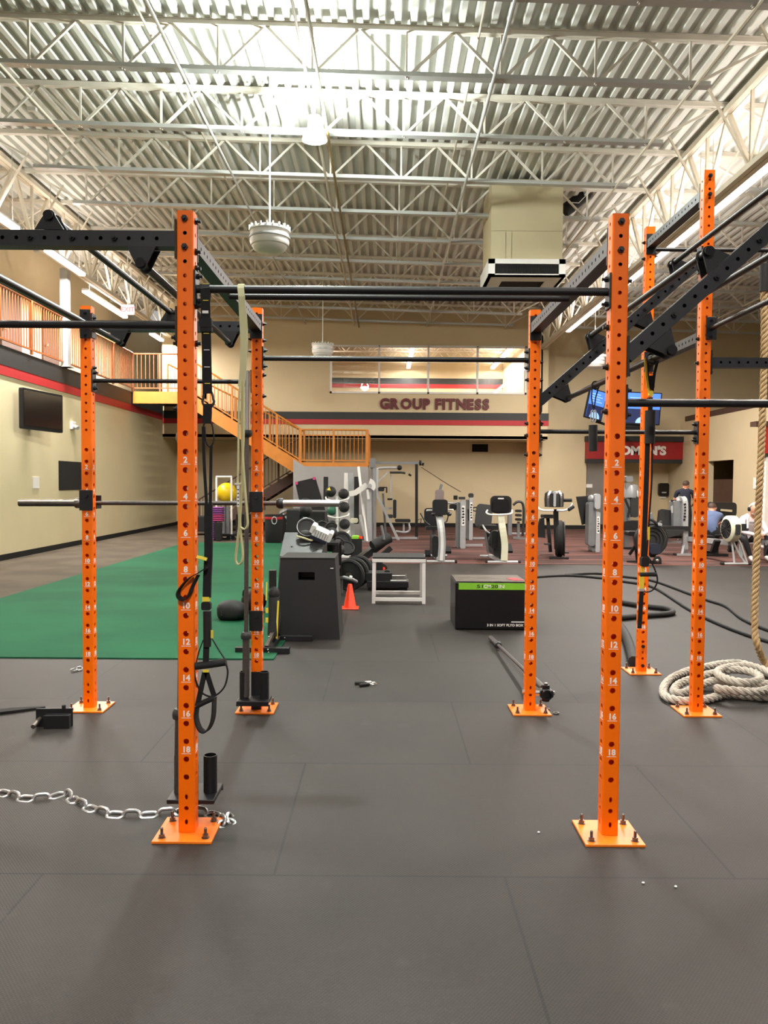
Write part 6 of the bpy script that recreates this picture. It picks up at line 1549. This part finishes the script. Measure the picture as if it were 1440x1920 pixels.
# bench
t, L, k = spot('incline_bench', 'black incline bench with a roller pad, behind the white jump stand', 'bench', 690, 1098, None, 12.0)
MB().bar(L(648, 1068, 0.1), L(716, 1018, 0.3), 0.20, 0.10).build('back_pad', 'pad', t); MB().bar(L(672, 1080, 0.0), L(733, 1027, 0.1), 0.09, 0.07).build('frame', 'dark', t)
MB().cyl(L(698, 1024, 0.1), L(730, 1008, 0.25), 0.085).build('roller_pad', 'rubber', t); MB().tube([L(720, 1012, 0.1), L(718, 1000, 0.1), L(715, 985, 0.1)], 0.02, 8).build('handle', 'greym', t)
MB().bar(L(690, 1066, 0.1), L(690, 1090, 0.1), 0.09).build('post', 'dark', t); MB().rbox(L(700, 1062, 0.0), (0.3, 0.2, 0.18), 0.04).build('seat_frame', 'pad', t)
MB().bar(L(650, 1090, 0.1), L(725, 1088, 0.1), 0.08).build('floor_beam', 'dark', t); w_ = MB().cyl(L(718, 1066, -0.05), L(718, 1066, 0.02), 0.07).build('wheel', 'dark', t); MB().cyl(L(719, 1066, -0.07), L(719, 1066, -0.04), 0.025).build('hub', 'cone', w_)
# low sled rack with chrome pegs
t, L, k = spot('peg_rack', 'low black peg rack with chrome rods, seen through the white jump stand', 'rack', 715, 1112, None, 11.0)
MB().span(L(688, 1100).x, L(766, 1100).x, 0.0, 0.5, 0.05, 0.13).build('deck', 'black', t); MB().span(L(686, 1100).x, L(735, 1100).x, 0.1, 0.5, 0.13, 0.24).build('box', 'dark', t)
for (x0, x1, y, dy) in ((725, 762, 1080, 0.4), (732, 765, 1089, 0.1)): MB().cyl(L(x0, y, dy), L(x1, y, dy), 0.016).build('rod', 'chrome', t)
for (x, y0, y1, dy) in ((761, 1077, 1090, 0.4), (764, 1086, 1099, 0.1)): MB().bar(L(x, y0, dy), L(x, y1, dy), 0.03).build('rod_end', 'chrome', t)
MB().rbox(L(726, 1075, 0.3), (0.08, 0.1, 0.1), 0.02).build('bumper', 'rubber', t); MB().span(L(748, 1100).x, L(764, 1100).x, 0.02, 0.3, 0.0, 0.05).build('foot', 'dark', t); MB().span(L(690, 1100).x, L(702, 1100).x, 0.02, 0.3, 0.0, 0.05).build('foot', 'dark', t)

# ---- back left corner
def barrel(px, py, h, r, label, m_='dark'):
    p = fl(px, py); t = thing('storage_barrel', label, 'barrel', tuple(p), 0, 'black storage barrels')
    MB().lathe([(r * 0.86, 0.0), (r * 0.95, 0.03), (r, h * 0.5), (r, h - 0.06), (r * 1.06, h - 0.05), (r * 1.06, h), (r * 0.94, h), (r * 0.9, h - 0.04), (0, h - 0.05)], n=24).build('barrel', m_, t)
    return t
t = barrel(513, 1018, 0.72, 0.22, 'black barrel with a red rim stripe behind the bar-holder post')
MB().lathe([(0.225, 0.60), (0.232, 0.61), (0.232, 0.69), (0.225, 0.70)]).build('rim_band', 'bandr', t); MB().tube([(0.05 + 0.06 * math.cos(2 * PI * i / 20), -0.24, 0.58 + 0.09 * math.sin(2 * PI * i / 20)) for i in range(20)], 0.012, 8, True).build('ring', 'silver', t)
t = barrel(533, 1014, 0.70, 0.18, 'second black barrel heaped with grey rope, beside the dark foam block')
MB().tube(smooth_path([(-0.1, -0.1, 0.72), (0.05, -0.12, 0.80), (0.12, 0.0, 0.76), (0.02, 0.1, 0.82), (-0.1, 0.02, 0.76), (0.0, -0.12, 0.70), (0.12, -0.2, 0.55), (0.1, -0.2, 0.45)], 6), 0.03, 8).build('rope_heap', 'greym', t)
Y5 = 20.0
t, L, k = spot('step_stack', 'stack of purple and pink striped aerobic steps by the yellow ball', 'step stack', 405, 1020, None, Y5)
for i in range(18):
    y = 952 + i * 3.4; a, b = (396, 416) if i < 8 else (396, 402); m_ = 'purple' if i < 4 else ('pink' if i < 8 else 'purple')
    MB().box((L((a + b) / 2, y).x, 0.15, L(400, y).z), ((b - a) * k, 0.35, 0.022)).build('step', m_, t)
    MB().box((L((a + b) / 2, y).x, 0.16, L(400, y + 1.7).z), ((b - a) * k * 0.94, 0.33, 0.02)).build('gap', 'dark', t)
g = MB(); g.prism([(p.x, p.z) for p in (L(402, 980), L(416, 980), L(415, 1014), L(404, 1010))][::-1], (0, 0.1, 0), (1, 0, 0), (0, 0, 1), 0.2); g.build('lower_block', 'dark', t)
t, L, k = spot('ball_stand', 'white pipe stand holding the yellow ball at the back left', 'stand', 420, 1022, None, 20.4)
for (x, dy) in ((406, 0), (434, 0), (406, 0.6), (434, 0.6)): MB().cyl(L(x, 895, dy), L(x, 1013, dy), 0.026).build('pipe', 'white', t)
for dy in (0, 0.6): MB().cyl(L(405, 894, dy), L(435, 894, dy), 0.026).build('top_pipe', 'white', t); MB().cyl(L(405, 945, dy), L(435, 945, dy), 0.02).build('middle_pipe', 'white', t); MB().cyl(L(405, 1004, dy), L(435, 1004, dy), 0.024).build('bottom_pipe', 'white', t)
for xx in (420, 427): MB().cyl(L(xx, 950, 0.3), L(xx, 1004, 0.3), 0.05).build('rolled_mat', 'greym', t)
MB().span(L(400, 1016).x, L(440, 1016).x, -0.05, 0.7, 0.10, 0.16).build('dolly', 'dark', t)
for x in (404, 414, 428, 437): MB().cyl((L(x, 1016).x, -0.03, 0.055), (L(x, 1016).x, 0.03, 0.055), 0.055).build('caster', 'dark', t)
c = at(425, 924, 20.7); o = MB().ball(c, 0.27, 28, 18).build('exercise_ball', 'ballyel'); tag(o, 'large yellow exercise ball in the white pipe stand', 'ball')
t, L, k = spot('mat_cart', 'low dark mat cart along the back left wall', 'cart', 375, 1010, None, 22.0)
MB().span(L(352, 1000).x, L(395, 1000).x, 0, 0.6, 0.12, 0.55).build('bin', 'dark', t, 0.02)
for x in (358, 390): MB().cyl((L(x, 1000).x, 0, 0.06), (L(x, 1000).x, 0.05, 0.06), 0.06).build('caster', 'dark', t)
t, L, k = spot('mat_cart', 'low dark mat cart behind the upright barbell', 'cart', 460, 1010, None, 21.5)
MB().span(L(442, 1000).x, L(476, 1000).x, 0, 0.6, 0.12, 0.65).build('bin', 'dark', t, 0.02)
for x in (446, 472): MB().cyl((L(x, 1000).x, 0, 0.06), (L(x, 1000).x, 0.05, 0.06), 0.06).build('caster', 'dark', t)

# ---- rowing machines
def rower(label, px, py, flip=1, yaw=0.0, Y=None):
    """flywheel in front, rail running back"""
    p = fl(px, py) if Y is None else Vector((at(px, py, Y).x, Y, 0)); t = thing('rowing_machine', label, 'rowing machine', (p.x, p.y, 0), yaw, 'rowing machines')
    w = MB().lathe([(0.10, -0.10), (0.21, -0.10), (0.255, -0.07), (0.255, 0.07), (0.21, 0.10), (0.10, 0.10)], (0.0, 0.1, 0.70), 'X', 32).build('flywheel_cage', 'pale', t)
    MB().lathe([(0.02, -0.106), (0.185, -0.106), (0.20, -0.09), (0.20, 0.09), (0.185, 0.106), (0.02, 0.106)], (0.0, 0.1, 0.70), 'X', 28).build('flywheel', 'dark', w)
    g = MB()
    for i in range(12): a = 2 * PI * i / 12; g.bar((-0.11, 0.1 + 0.03 * math.cos(a), 0.70 + 0.03 * math.sin(a)), (-0.11, 0.1 + 0.19 * math.cos(a), 0.70 + 0.19 * math.sin(a)), 0.012)
    g.build('grille', 'darkgrey', w)
    MB().rbox((0.0, -0.155, 0.70), (0.10, 0.02, 0.2), 0.02).build('perforated_vent', 'darkgrey', t)
    for q in ([(0.02, 0.1, 0.47), (0.03, 0.04, 0.2), (0.03, 0.0, 0.03)], [(0.05, 0.1, 0.6), (0.16, 0.06, 0.45), (0.24, 0.02, 0.2), (0.29, 0.0, 0.03)], [(0.05, 0.12, 0.47), (0.16, 0.06, 0.2), (0.26, 0.0, 0.03)]): MB().tube(q, 0.02, 8).build('leg', 'silver', t)
    MB().cyl((-0.18, 0, 0.03), (0.30, 0, 0.03), 0.025).build('front_foot', 'silver', t)
    for x in (-0.24, 0.30): MB().cyl((x, 0, 0.03), (x + 0.06, 0, 0.03), 0.032).build('foot_cap', 'dark', t)
    MB().tube([(0.34, 0.1, 0.70), (0.42, 0.25, 0.86), (0.48, 0.3, 0.95)], 0.02, 8).build('monitor_arm', 'silver', t); MB().rbox((0.34, 0.25, 0.72), (0.16, 0.1, 0.14), 0.03).build('monitor', 'darkgrey', t)
    MB().bar((0.05, 0.2, 0.42), (0.10, 2.2, 0.36), 0.09, 0.10).build('rail', 'silver', t); MB().bar((0.10, 2.15, 0.34), (0.10, 2.15, 0.0), 0.06).build('rear_leg', 'silver', t)
    MB().rbox((0.09, 1.3, 0.46), (0.32, 0.24, 0.07), 0.03).build('seat', 'pad', t)
    for x in (-0.12, 0.24): MB().box((x, 0.45, 0.34), (0.12, 0.06, 0.28), (0.6, 0, 0)).build('foot_plate', 'dark', t)
    MB().tube([(-0.2, 0.32, 0.56), (0.05, 0.30, 0.56), (0.3, 0.32, 0.56)], 0.016, 8).build('handle', 'dark', t)
    return t
rower('rowing machine with a pale round flywheel cage right of the tall post', 1374, 1060, 1, 0.08)
rower('rowing machine the man in white sits on, just cut by the right edge', 1478, 1052, 1, 0.0, 14.5)
t, L, k = spot('bench_press', 'black bench with bright rods behind the rowing machine flywheel', 'bench', 1352, 1012, None, 18.6)
MB().rbox(L(1352, 955, 0.1), (0.62, 0.3, 0.34), 0.08).build('backrest', 'pad', t); MB().bar(L(1350, 956, -0.1), L(1372, 958, -0.1), 0.05).build('rod', 'chrome', t); MB().bar(L(1342, 965, -0.1), L(1378, 968, -0.1), 0.06).build('frame', 'dark', t)
for x in (1338, 1368): MB().bar(L(x, 968, 0), L(x, 1028, 0), 0.06).build('leg', 'dark', t)
MB().ball(L(1332, 947, 0.05), (0.09, 0.09, 0.08), 12, 8).build('knob', 'dark', t)
# ================================================================== people
def figure(label, joints, limbs, mats, loc, yaw=0.0, hair=None, head=None, look=(0, -1, 0), extra=None):
    """one continuous body grown from a jointed skeleton; joints: name -> (pos, radius); limbs: [(a, b, material index)]"""
    t = thing('person', label, 'person', loc, yaw)
    me = bpy.data.meshes.new('body_skeleton'); names = list(joints)
    me.from_pydata([joints[n][0] for n in names], [(names.index(a), names.index(b)) for a, b, _ in limbs], [])
    o = bpy.data.objects.new('body', me); C.objects.link(o)
    o.modifiers.new('skin', 'SKIN'); s = o.modifiers.new('subsurf', 'SUBSURF'); s.levels = 2; s.render_levels = 2
    for i, n in enumerate(names):
        r = joints[n][1]; r = (r, r) if isinstance(r, (int, float)) else r
        me.skin_vertices[0].data[i].radius = r; me.skin_vertices[0].data[i].use_root = (n == 'pelvis')
    dg = bpy.context.evaluated_depsgraph_get(); dg.update()
    bmesh_ = bpy.data.meshes.new_from_object(o.evaluated_get(dg)); bpy.data.objects.remove(o); bpy.data.meshes.remove(me)
    vs = [v.co.copy() for v in bmesh_.vertices]; fs = [tuple(p.vertices) for p in bmesh_.polygons]; bpy.data.meshes.remove(bmesh_)
    segs = [(Vector(joints[a][0]), Vector(joints[b][0]), m) for a, b, m in limbs]
    mb = MB()
    def near(p):
        best = (1e9, 0)
        for a, b, m in segs:
            d = b - a; u = max(0, min(1, (p - a).dot(d) / max(d.length_squared, 1e-9))); dist = (p - (a + d * u)).length
            if dist < best[0]: best = (dist, m)
        return best[1]
    for f in fs:
        mb.mi = near(sum((vs[i] for i in f), Vector()) / len(f)); n = len(mb.v)
        mb.f.append(f); mb.s.append(True); mb.m.append(mb.mi)
    mb.v = vs
    # head: skull, jaw, nose, ears, eye sockets, mouth
    c, R = Vector(head[0]), head[1]; F = Vector(look).normalized(); S = F.cross(Vector((0, 0, 1))).normalized(); U = S.cross(F)
    Q = Matrix((S, -F, U)).transposed(); h = MB()
    mb.mi = 0
    def hb(p, r, n=16, m=12):
        b = MB(); b.ball((0, 0, 0), r, n, m); k = len(mb.v); mb.v += [c + Q @ (Vector(p) + q) for q in b.v]
        mb.f += [tuple(k + i for i in f) for f in b.f]; mb.s += b.s; mb.m += [mb.mi] * len(b.f)
    hb((0, 0, 0), (R * 0.78, R * 0.95, R)); hb((0, -R * 0.22, -R * 0.5), (R * 0.6, R * 0.62, R * 0.55)); hb((0, -R * 0.95, -R * 0.12), (R * 0.13, R * 0.2, R * 0.2), 8, 6)
    for s in (-1, 1): hb((s * R * 0.78, 0.02, -R * 0.08), (R * 0.1, R * 0.2, R * 0.28), 8, 6)
    body = mb.build('body', mats, t)
    def hp(nm, p, r, m_, n=16, k=12): b = MB(); b.ball((0, 0, 0), r, n, k); b.v = [c + Q @ (Vector(p) + q) for q in b.v]; return b.build(nm, m_, t)
    for s in (-1, 1): hp('eye', (s * R * 0.3, -R * 0.84, R * 0.04), (R * 0.09, R * 0.05, R * 0.06), 'dark', 8, 6)
    hp('mouth', (0, -R * 0.80, -R * 0.55), (R * 0.22, R * 0.06, R * 0.05), 'bandr', 10, 6)
    if hair:
        b = MB(); b.ball((0, 0, 0), (R * 0.84, R * 0.98, R * 1.0), 20, 14); keep = [f for f in b.f if (lambda q: q.z > R * 0.30 + q.y * -0.95)(sum((b.v[i] for i in f), Vector()) / len(f))]
        b.f = keep; b.s = [True] * len(keep); b.m = [0] * len(keep); b.v = [c + Q @ (Vector((0, 0.012, 0.012)) + q) for q in b.v]; b.build('hair', hair, t)
    if extra: extra(t, c, Q, R)
    return t

def hand(J, L_, side, wrist, dirv, spread, m=0, curl=(0, 0, -0.3)):
    """palm and five separate fingers as short chains"""
    W = Vector(wrist); d = Vector(dirv).normalized(); s = Vector(spread).normalized(); cu = Vector(curl)
    pm = W + d * 0.055; J[side + 'palm'] = (tuple(pm), (0.030, 0.018)); L_.append((side + 'wrist', side + 'palm', m))
    for i, (off, ln) in enumerate(((-0.030, 0.062), (-0.010, 0.074), (0.010, 0.070), (0.028, 0.054))):
        a = pm + d * 0.035 + s * off; b = a + (d + cu * 0.5).normalized() * ln * 0.55; e = b + (d + cu * 1.6).normalized() * ln * 0.5
        for n, p, r in (('k', a, 0.010), ('m', b, 0.009), ('t', e, 0.008)): J['%sf%d%s' % (side, i, n)] = (tuple(p), r)
        L_ += [(side + 'palm', '%sf%dk' % (side, i), m), ('%sf%dk' % (side, i), '%sf%dm' % (side, i), m), ('%sf%dm' % (side, i), '%sf%dt' % (side, i), m)]
    a = W + d * 0.03 - s * 0.034; b = a + (d * 0.6 - s * 0.8).normalized() * 0.035; e = b + (d + cu * 0.4).normalized() * 0.028
    for n, p, r in (('k', a, 0.012), ('m', b, 0.010), ('t', e, 0.009)): J['%sth%s' % (side, n)] = (tuple(p), r)
    L_ += [(side + 'palm', side + 'thk', m), (side + 'thk', side + 'thm', m), (side + 'thm', side + 'tht', m)]

# man in white, seated on the rowing machine, leaning on his knees with hands together (faces the viewer)
J = {'pelvis': ((0, 0, 0.47), (0.15, 0.12)), 'waist': ((0, -0.05, 0.60), (0.15, 0.12)), 'chest': ((0, -0.16, 0.78), (0.17, 0.13)), 'collar': ((0, -0.22, 0.90), (0.11, 0.09)), 'neck': ((0, -0.26, 0.965), 0.055), 'skull': ((0, -0.30, 1.01), 0.06)}
Lm = [('pelvis', 'waist', 1), ('waist', 'chest', 1), ('chest', 'collar', 1), ('collar', 'neck', 0), ('neck', 'skull', 0)]
for s, sd in ((-1, 'l'), (1, 'r')):
    J.update({sd + 'sh': ((s * 0.19, -0.20, 0.86), 0.075), sd + 'el': ((s * 0.25, -0.36, 0.60), 0.052), sd + 'wrist': ((s * 0.06, -0.52, 0.56), 0.034),
              sd + 'hip': ((s * 0.10, -0.02, 0.45), 0.095), sd + 'kn': ((s * 0.24, -0.40, 0.50), 0.07), sd + 'an': ((s * 0.16, -0.50, 0.11), 0.045), sd + 'to': ((s * 0.18, -0.66, 0.05), 0.04)})
    Lm += [('collar', sd + 'sh', 1), (sd + 'sh', sd + 'el', 1), (sd + 'el', sd + 'wrist', 1), ('pelvis', sd + 'hip', 2), (sd + 'hip', sd + 'kn', 2), (sd + 'kn', sd + 'an', 2), (sd + 'an', sd + 'to', 3)]
    hand(J, Lm, sd, J[sd + 'wrist'][0], (-s * 0.75, -0.5, -0.25), (0, -0.5, 0.85), 0, (0, 0.3, -0.6))
def phones(t, c, Q, R):
    g = MB(); g.tube([c + Q @ Vector((R * 0.95 * math.cos(a), 0.01, R * 1.08 * math.sin(a))) for a in [PI * i / 14 for i in range(15)]], 0.012, 8); hb = g.build('headphones', 'white', t)
    for s in (-1, 1): MB().ball(c + Q @ Vector((s * R * 0.9, 0.01, -R * 0.05)), (0.026, 0.045, 0.05), 12, 8).build('ear_cup', 'dark', hb)
    b = MB(); b.ball((0, 0, 0), (R * 0.58, R * 0.3, R * 0.36), 14, 10); b.v = [c + Q @ (Vector((0, -R * 0.48, -R * 0.68)) + q) for q in b.v]; b.build('beard', 'hairgrey', t)
    g = MB(); text_into(g, 'CTRL CITY' if False else '', (0, 0, 0), (1, 0, 0), (0, 0, 1), 0.05) if False else None
    for i in range(3):
        MB().box((-0.06 + i * 0.06, -0.306 - 0.004 * i % 2, 0.80), (0.045, 0.01, 0.022), (-0.5, 0, 0)).build('printed_mark', 'greym', t)
p = at(1398, 990, 15.9)
figure('man in a white sweatshirt and headphones seated on the rowing machine at the right edge', J, Lm, ['skin', 'whitetee', 'blackpants', 'shoe'], (p.x, 15.9, 0.0), 0.06, 'hairgrey', ((0, -0.33, 1.07), 0.118), (-0.15, -1, -0.35), phones)

# person in a dark shirt, seen from behind and bending slightly, behind the seated machine
J = {'pelvis': ((0, 0, 0.90), (0.16, 0.12)), 'waist': ((0, 0.03, 1.04), (0.15, 0.11)), 'chest': ((0, 0.08, 1.24), (0.18, 0.12)), 'collar': ((0, 0.12, 1.38), (0.12, 0.08)), 'neck': ((0.015, 0.16, 1.445), 0.052), 'skull': ((0.02, 0.18, 1.49), 0.06)}
Lm = [('pelvis', 'waist', 1), ('waist', 'chest', 1), ('chest', 'collar', 1), ('collar', 'neck', 0), ('neck', 'skull', 0)]
for s, sd in ((-1, 'l'), (1, 'r')):
    J.update({sd + 'sh': ((s * 0.20, 0.11, 1.35), 0.07), sd + 'sl': ((s * 0.235, 0.14, 1.20), 0.06), sd + 'el': ((s * 0.26, 0.18, 1.08), 0.045), sd + 'wrist': ((s * 0.20, 0.40, 1.0), 0.030),
              sd + 'hip': ((s * 0.10, 0, 0.86), 0.10), sd + 'kn': ((s * 0.11, 0.02, 0.48), 0.065), sd + 'an': ((s * 0.12, -0.01, 0.10), 0.045), sd + 'to': ((s * 0.13, 0.14, 0.045), 0.04)})
    Lm += [('collar', sd + 'sh', 1), (sd + 'sh', sd + 'sl', 1), (sd + 'sl', sd + 'el', 0), (sd + 'el', sd + 'wrist', 0), ('pelvis', sd + 'hip', 2), (sd + 'hip', sd + 'kn', 2), (sd + 'kn', sd + 'an', 2), (sd + 'an', sd + 'to', 3)]
    hand(J, Lm, sd, J[sd + 'wrist'][0], (-s * 0.2, 0.9, -0.2), (s, 0, 0), 0)
p = at(1284, 950, 20.6)
figure('person in a dark navy shirt standing with back turned behind the seated machine', J, Lm, ['skin', 'navy', 'blackpants', 'shoe'], (p.x, 20.6, 0.0), -0.35, 'hairbrown', ((0.025, 0.20, 1.545), 0.11), (0.2, 1, -0.15))

# person in a blue-grey shirt rowing, seen from behind, bent forward
J = {'pelvis': ((0, 0, 0.50), (0.16, 0.13)), 'waist': ((0, 0.06, 0.63), (0.15, 0.12)), 'chest': ((0.02, 0.20, 0.80), (0.18, 0.13)), 'collar': ((0.03, 0.32, 0.90), (0.12, 0.09)), 'neck': ((0.03, 0.40, 0.95), 0.055), 'skull': ((0.03, 0.44, 0.985), 0.06)}
Lm = [('pelvis', 'waist', 1), ('waist', 'chest', 1), ('chest', 'collar', 1), ('collar', 'neck', 0), ('neck', 'skull', 0)]
for s, sd in ((-1, 'l'), (1, 'r')):
    J.update({sd + 'sh': ((s * 0.20, 0.30, 0.87), 0.072), sd + 'sl': ((s * 0.24, 0.40, 0.80), 0.058), sd + 'el': ((s * 0.26, 0.52, 0.72), 0.045), sd + 'wrist': ((s * 0.20, 0.74, 0.66), 0.030),
              sd + 'hip': ((s * 0.11, 0.05, 0.47), 0.10), sd + 'kn': ((s * 0.16, 0.44, 0.56), 0.068), sd + 'an': ((s * 0.13, 0.62, 0.18), 0.045), sd + 'to': ((s * 0.13, 0.76, 0.16), 0.04)})
    Lm += [('collar', sd + 'sh', 1), (sd + 'sh', sd + 'sl', 1), (sd + 'sl', sd + 'el', 0), (sd + 'el', sd + 'wrist', 0), ('pelvis', sd + 'hip', 2), (sd + 'hip', sd + 'kn', 2), (sd + 'kn', sd + 'an', 2), (sd + 'an', sd + 'to', 3)]
    hand(J, Lm, sd, J[sd + 'wrist'][0], (-s * 0.2, 0.9, -0.2), (s, 0, 0), 0)
p = at(1332, 985, 17.0)
figure('person in a blue grey shirt and black trousers bent forward behind the tall post', J, Lm, ['skin', 'bluetee', 'blackpants', 'shoe'], (p.x, 17.0, 0.0), -0.4, 'hairbrown', ((0.03, 0.50, 1.02), 0.11), (0.1, 1, -0.5))
t, L, k = spot('weight_bench', 'low black bench under the person in the blue grey shirt', 'bench', 1334, 1024, None, 16.9)
MB().rbox((0, 0.1, 0.32), (0.36, 0.9, 0.1), 0.03).build('pad', 'pad', t)
for y in (-0.25, 0.45): MB().bar((0, y, 0.28), (0, y, 0.0), 0.07).build('leg', 'dark', t); MB().bar((-0.25, y, 0.03), (0.25, y, 0.03), 0.06).build('foot', 'dark', t)
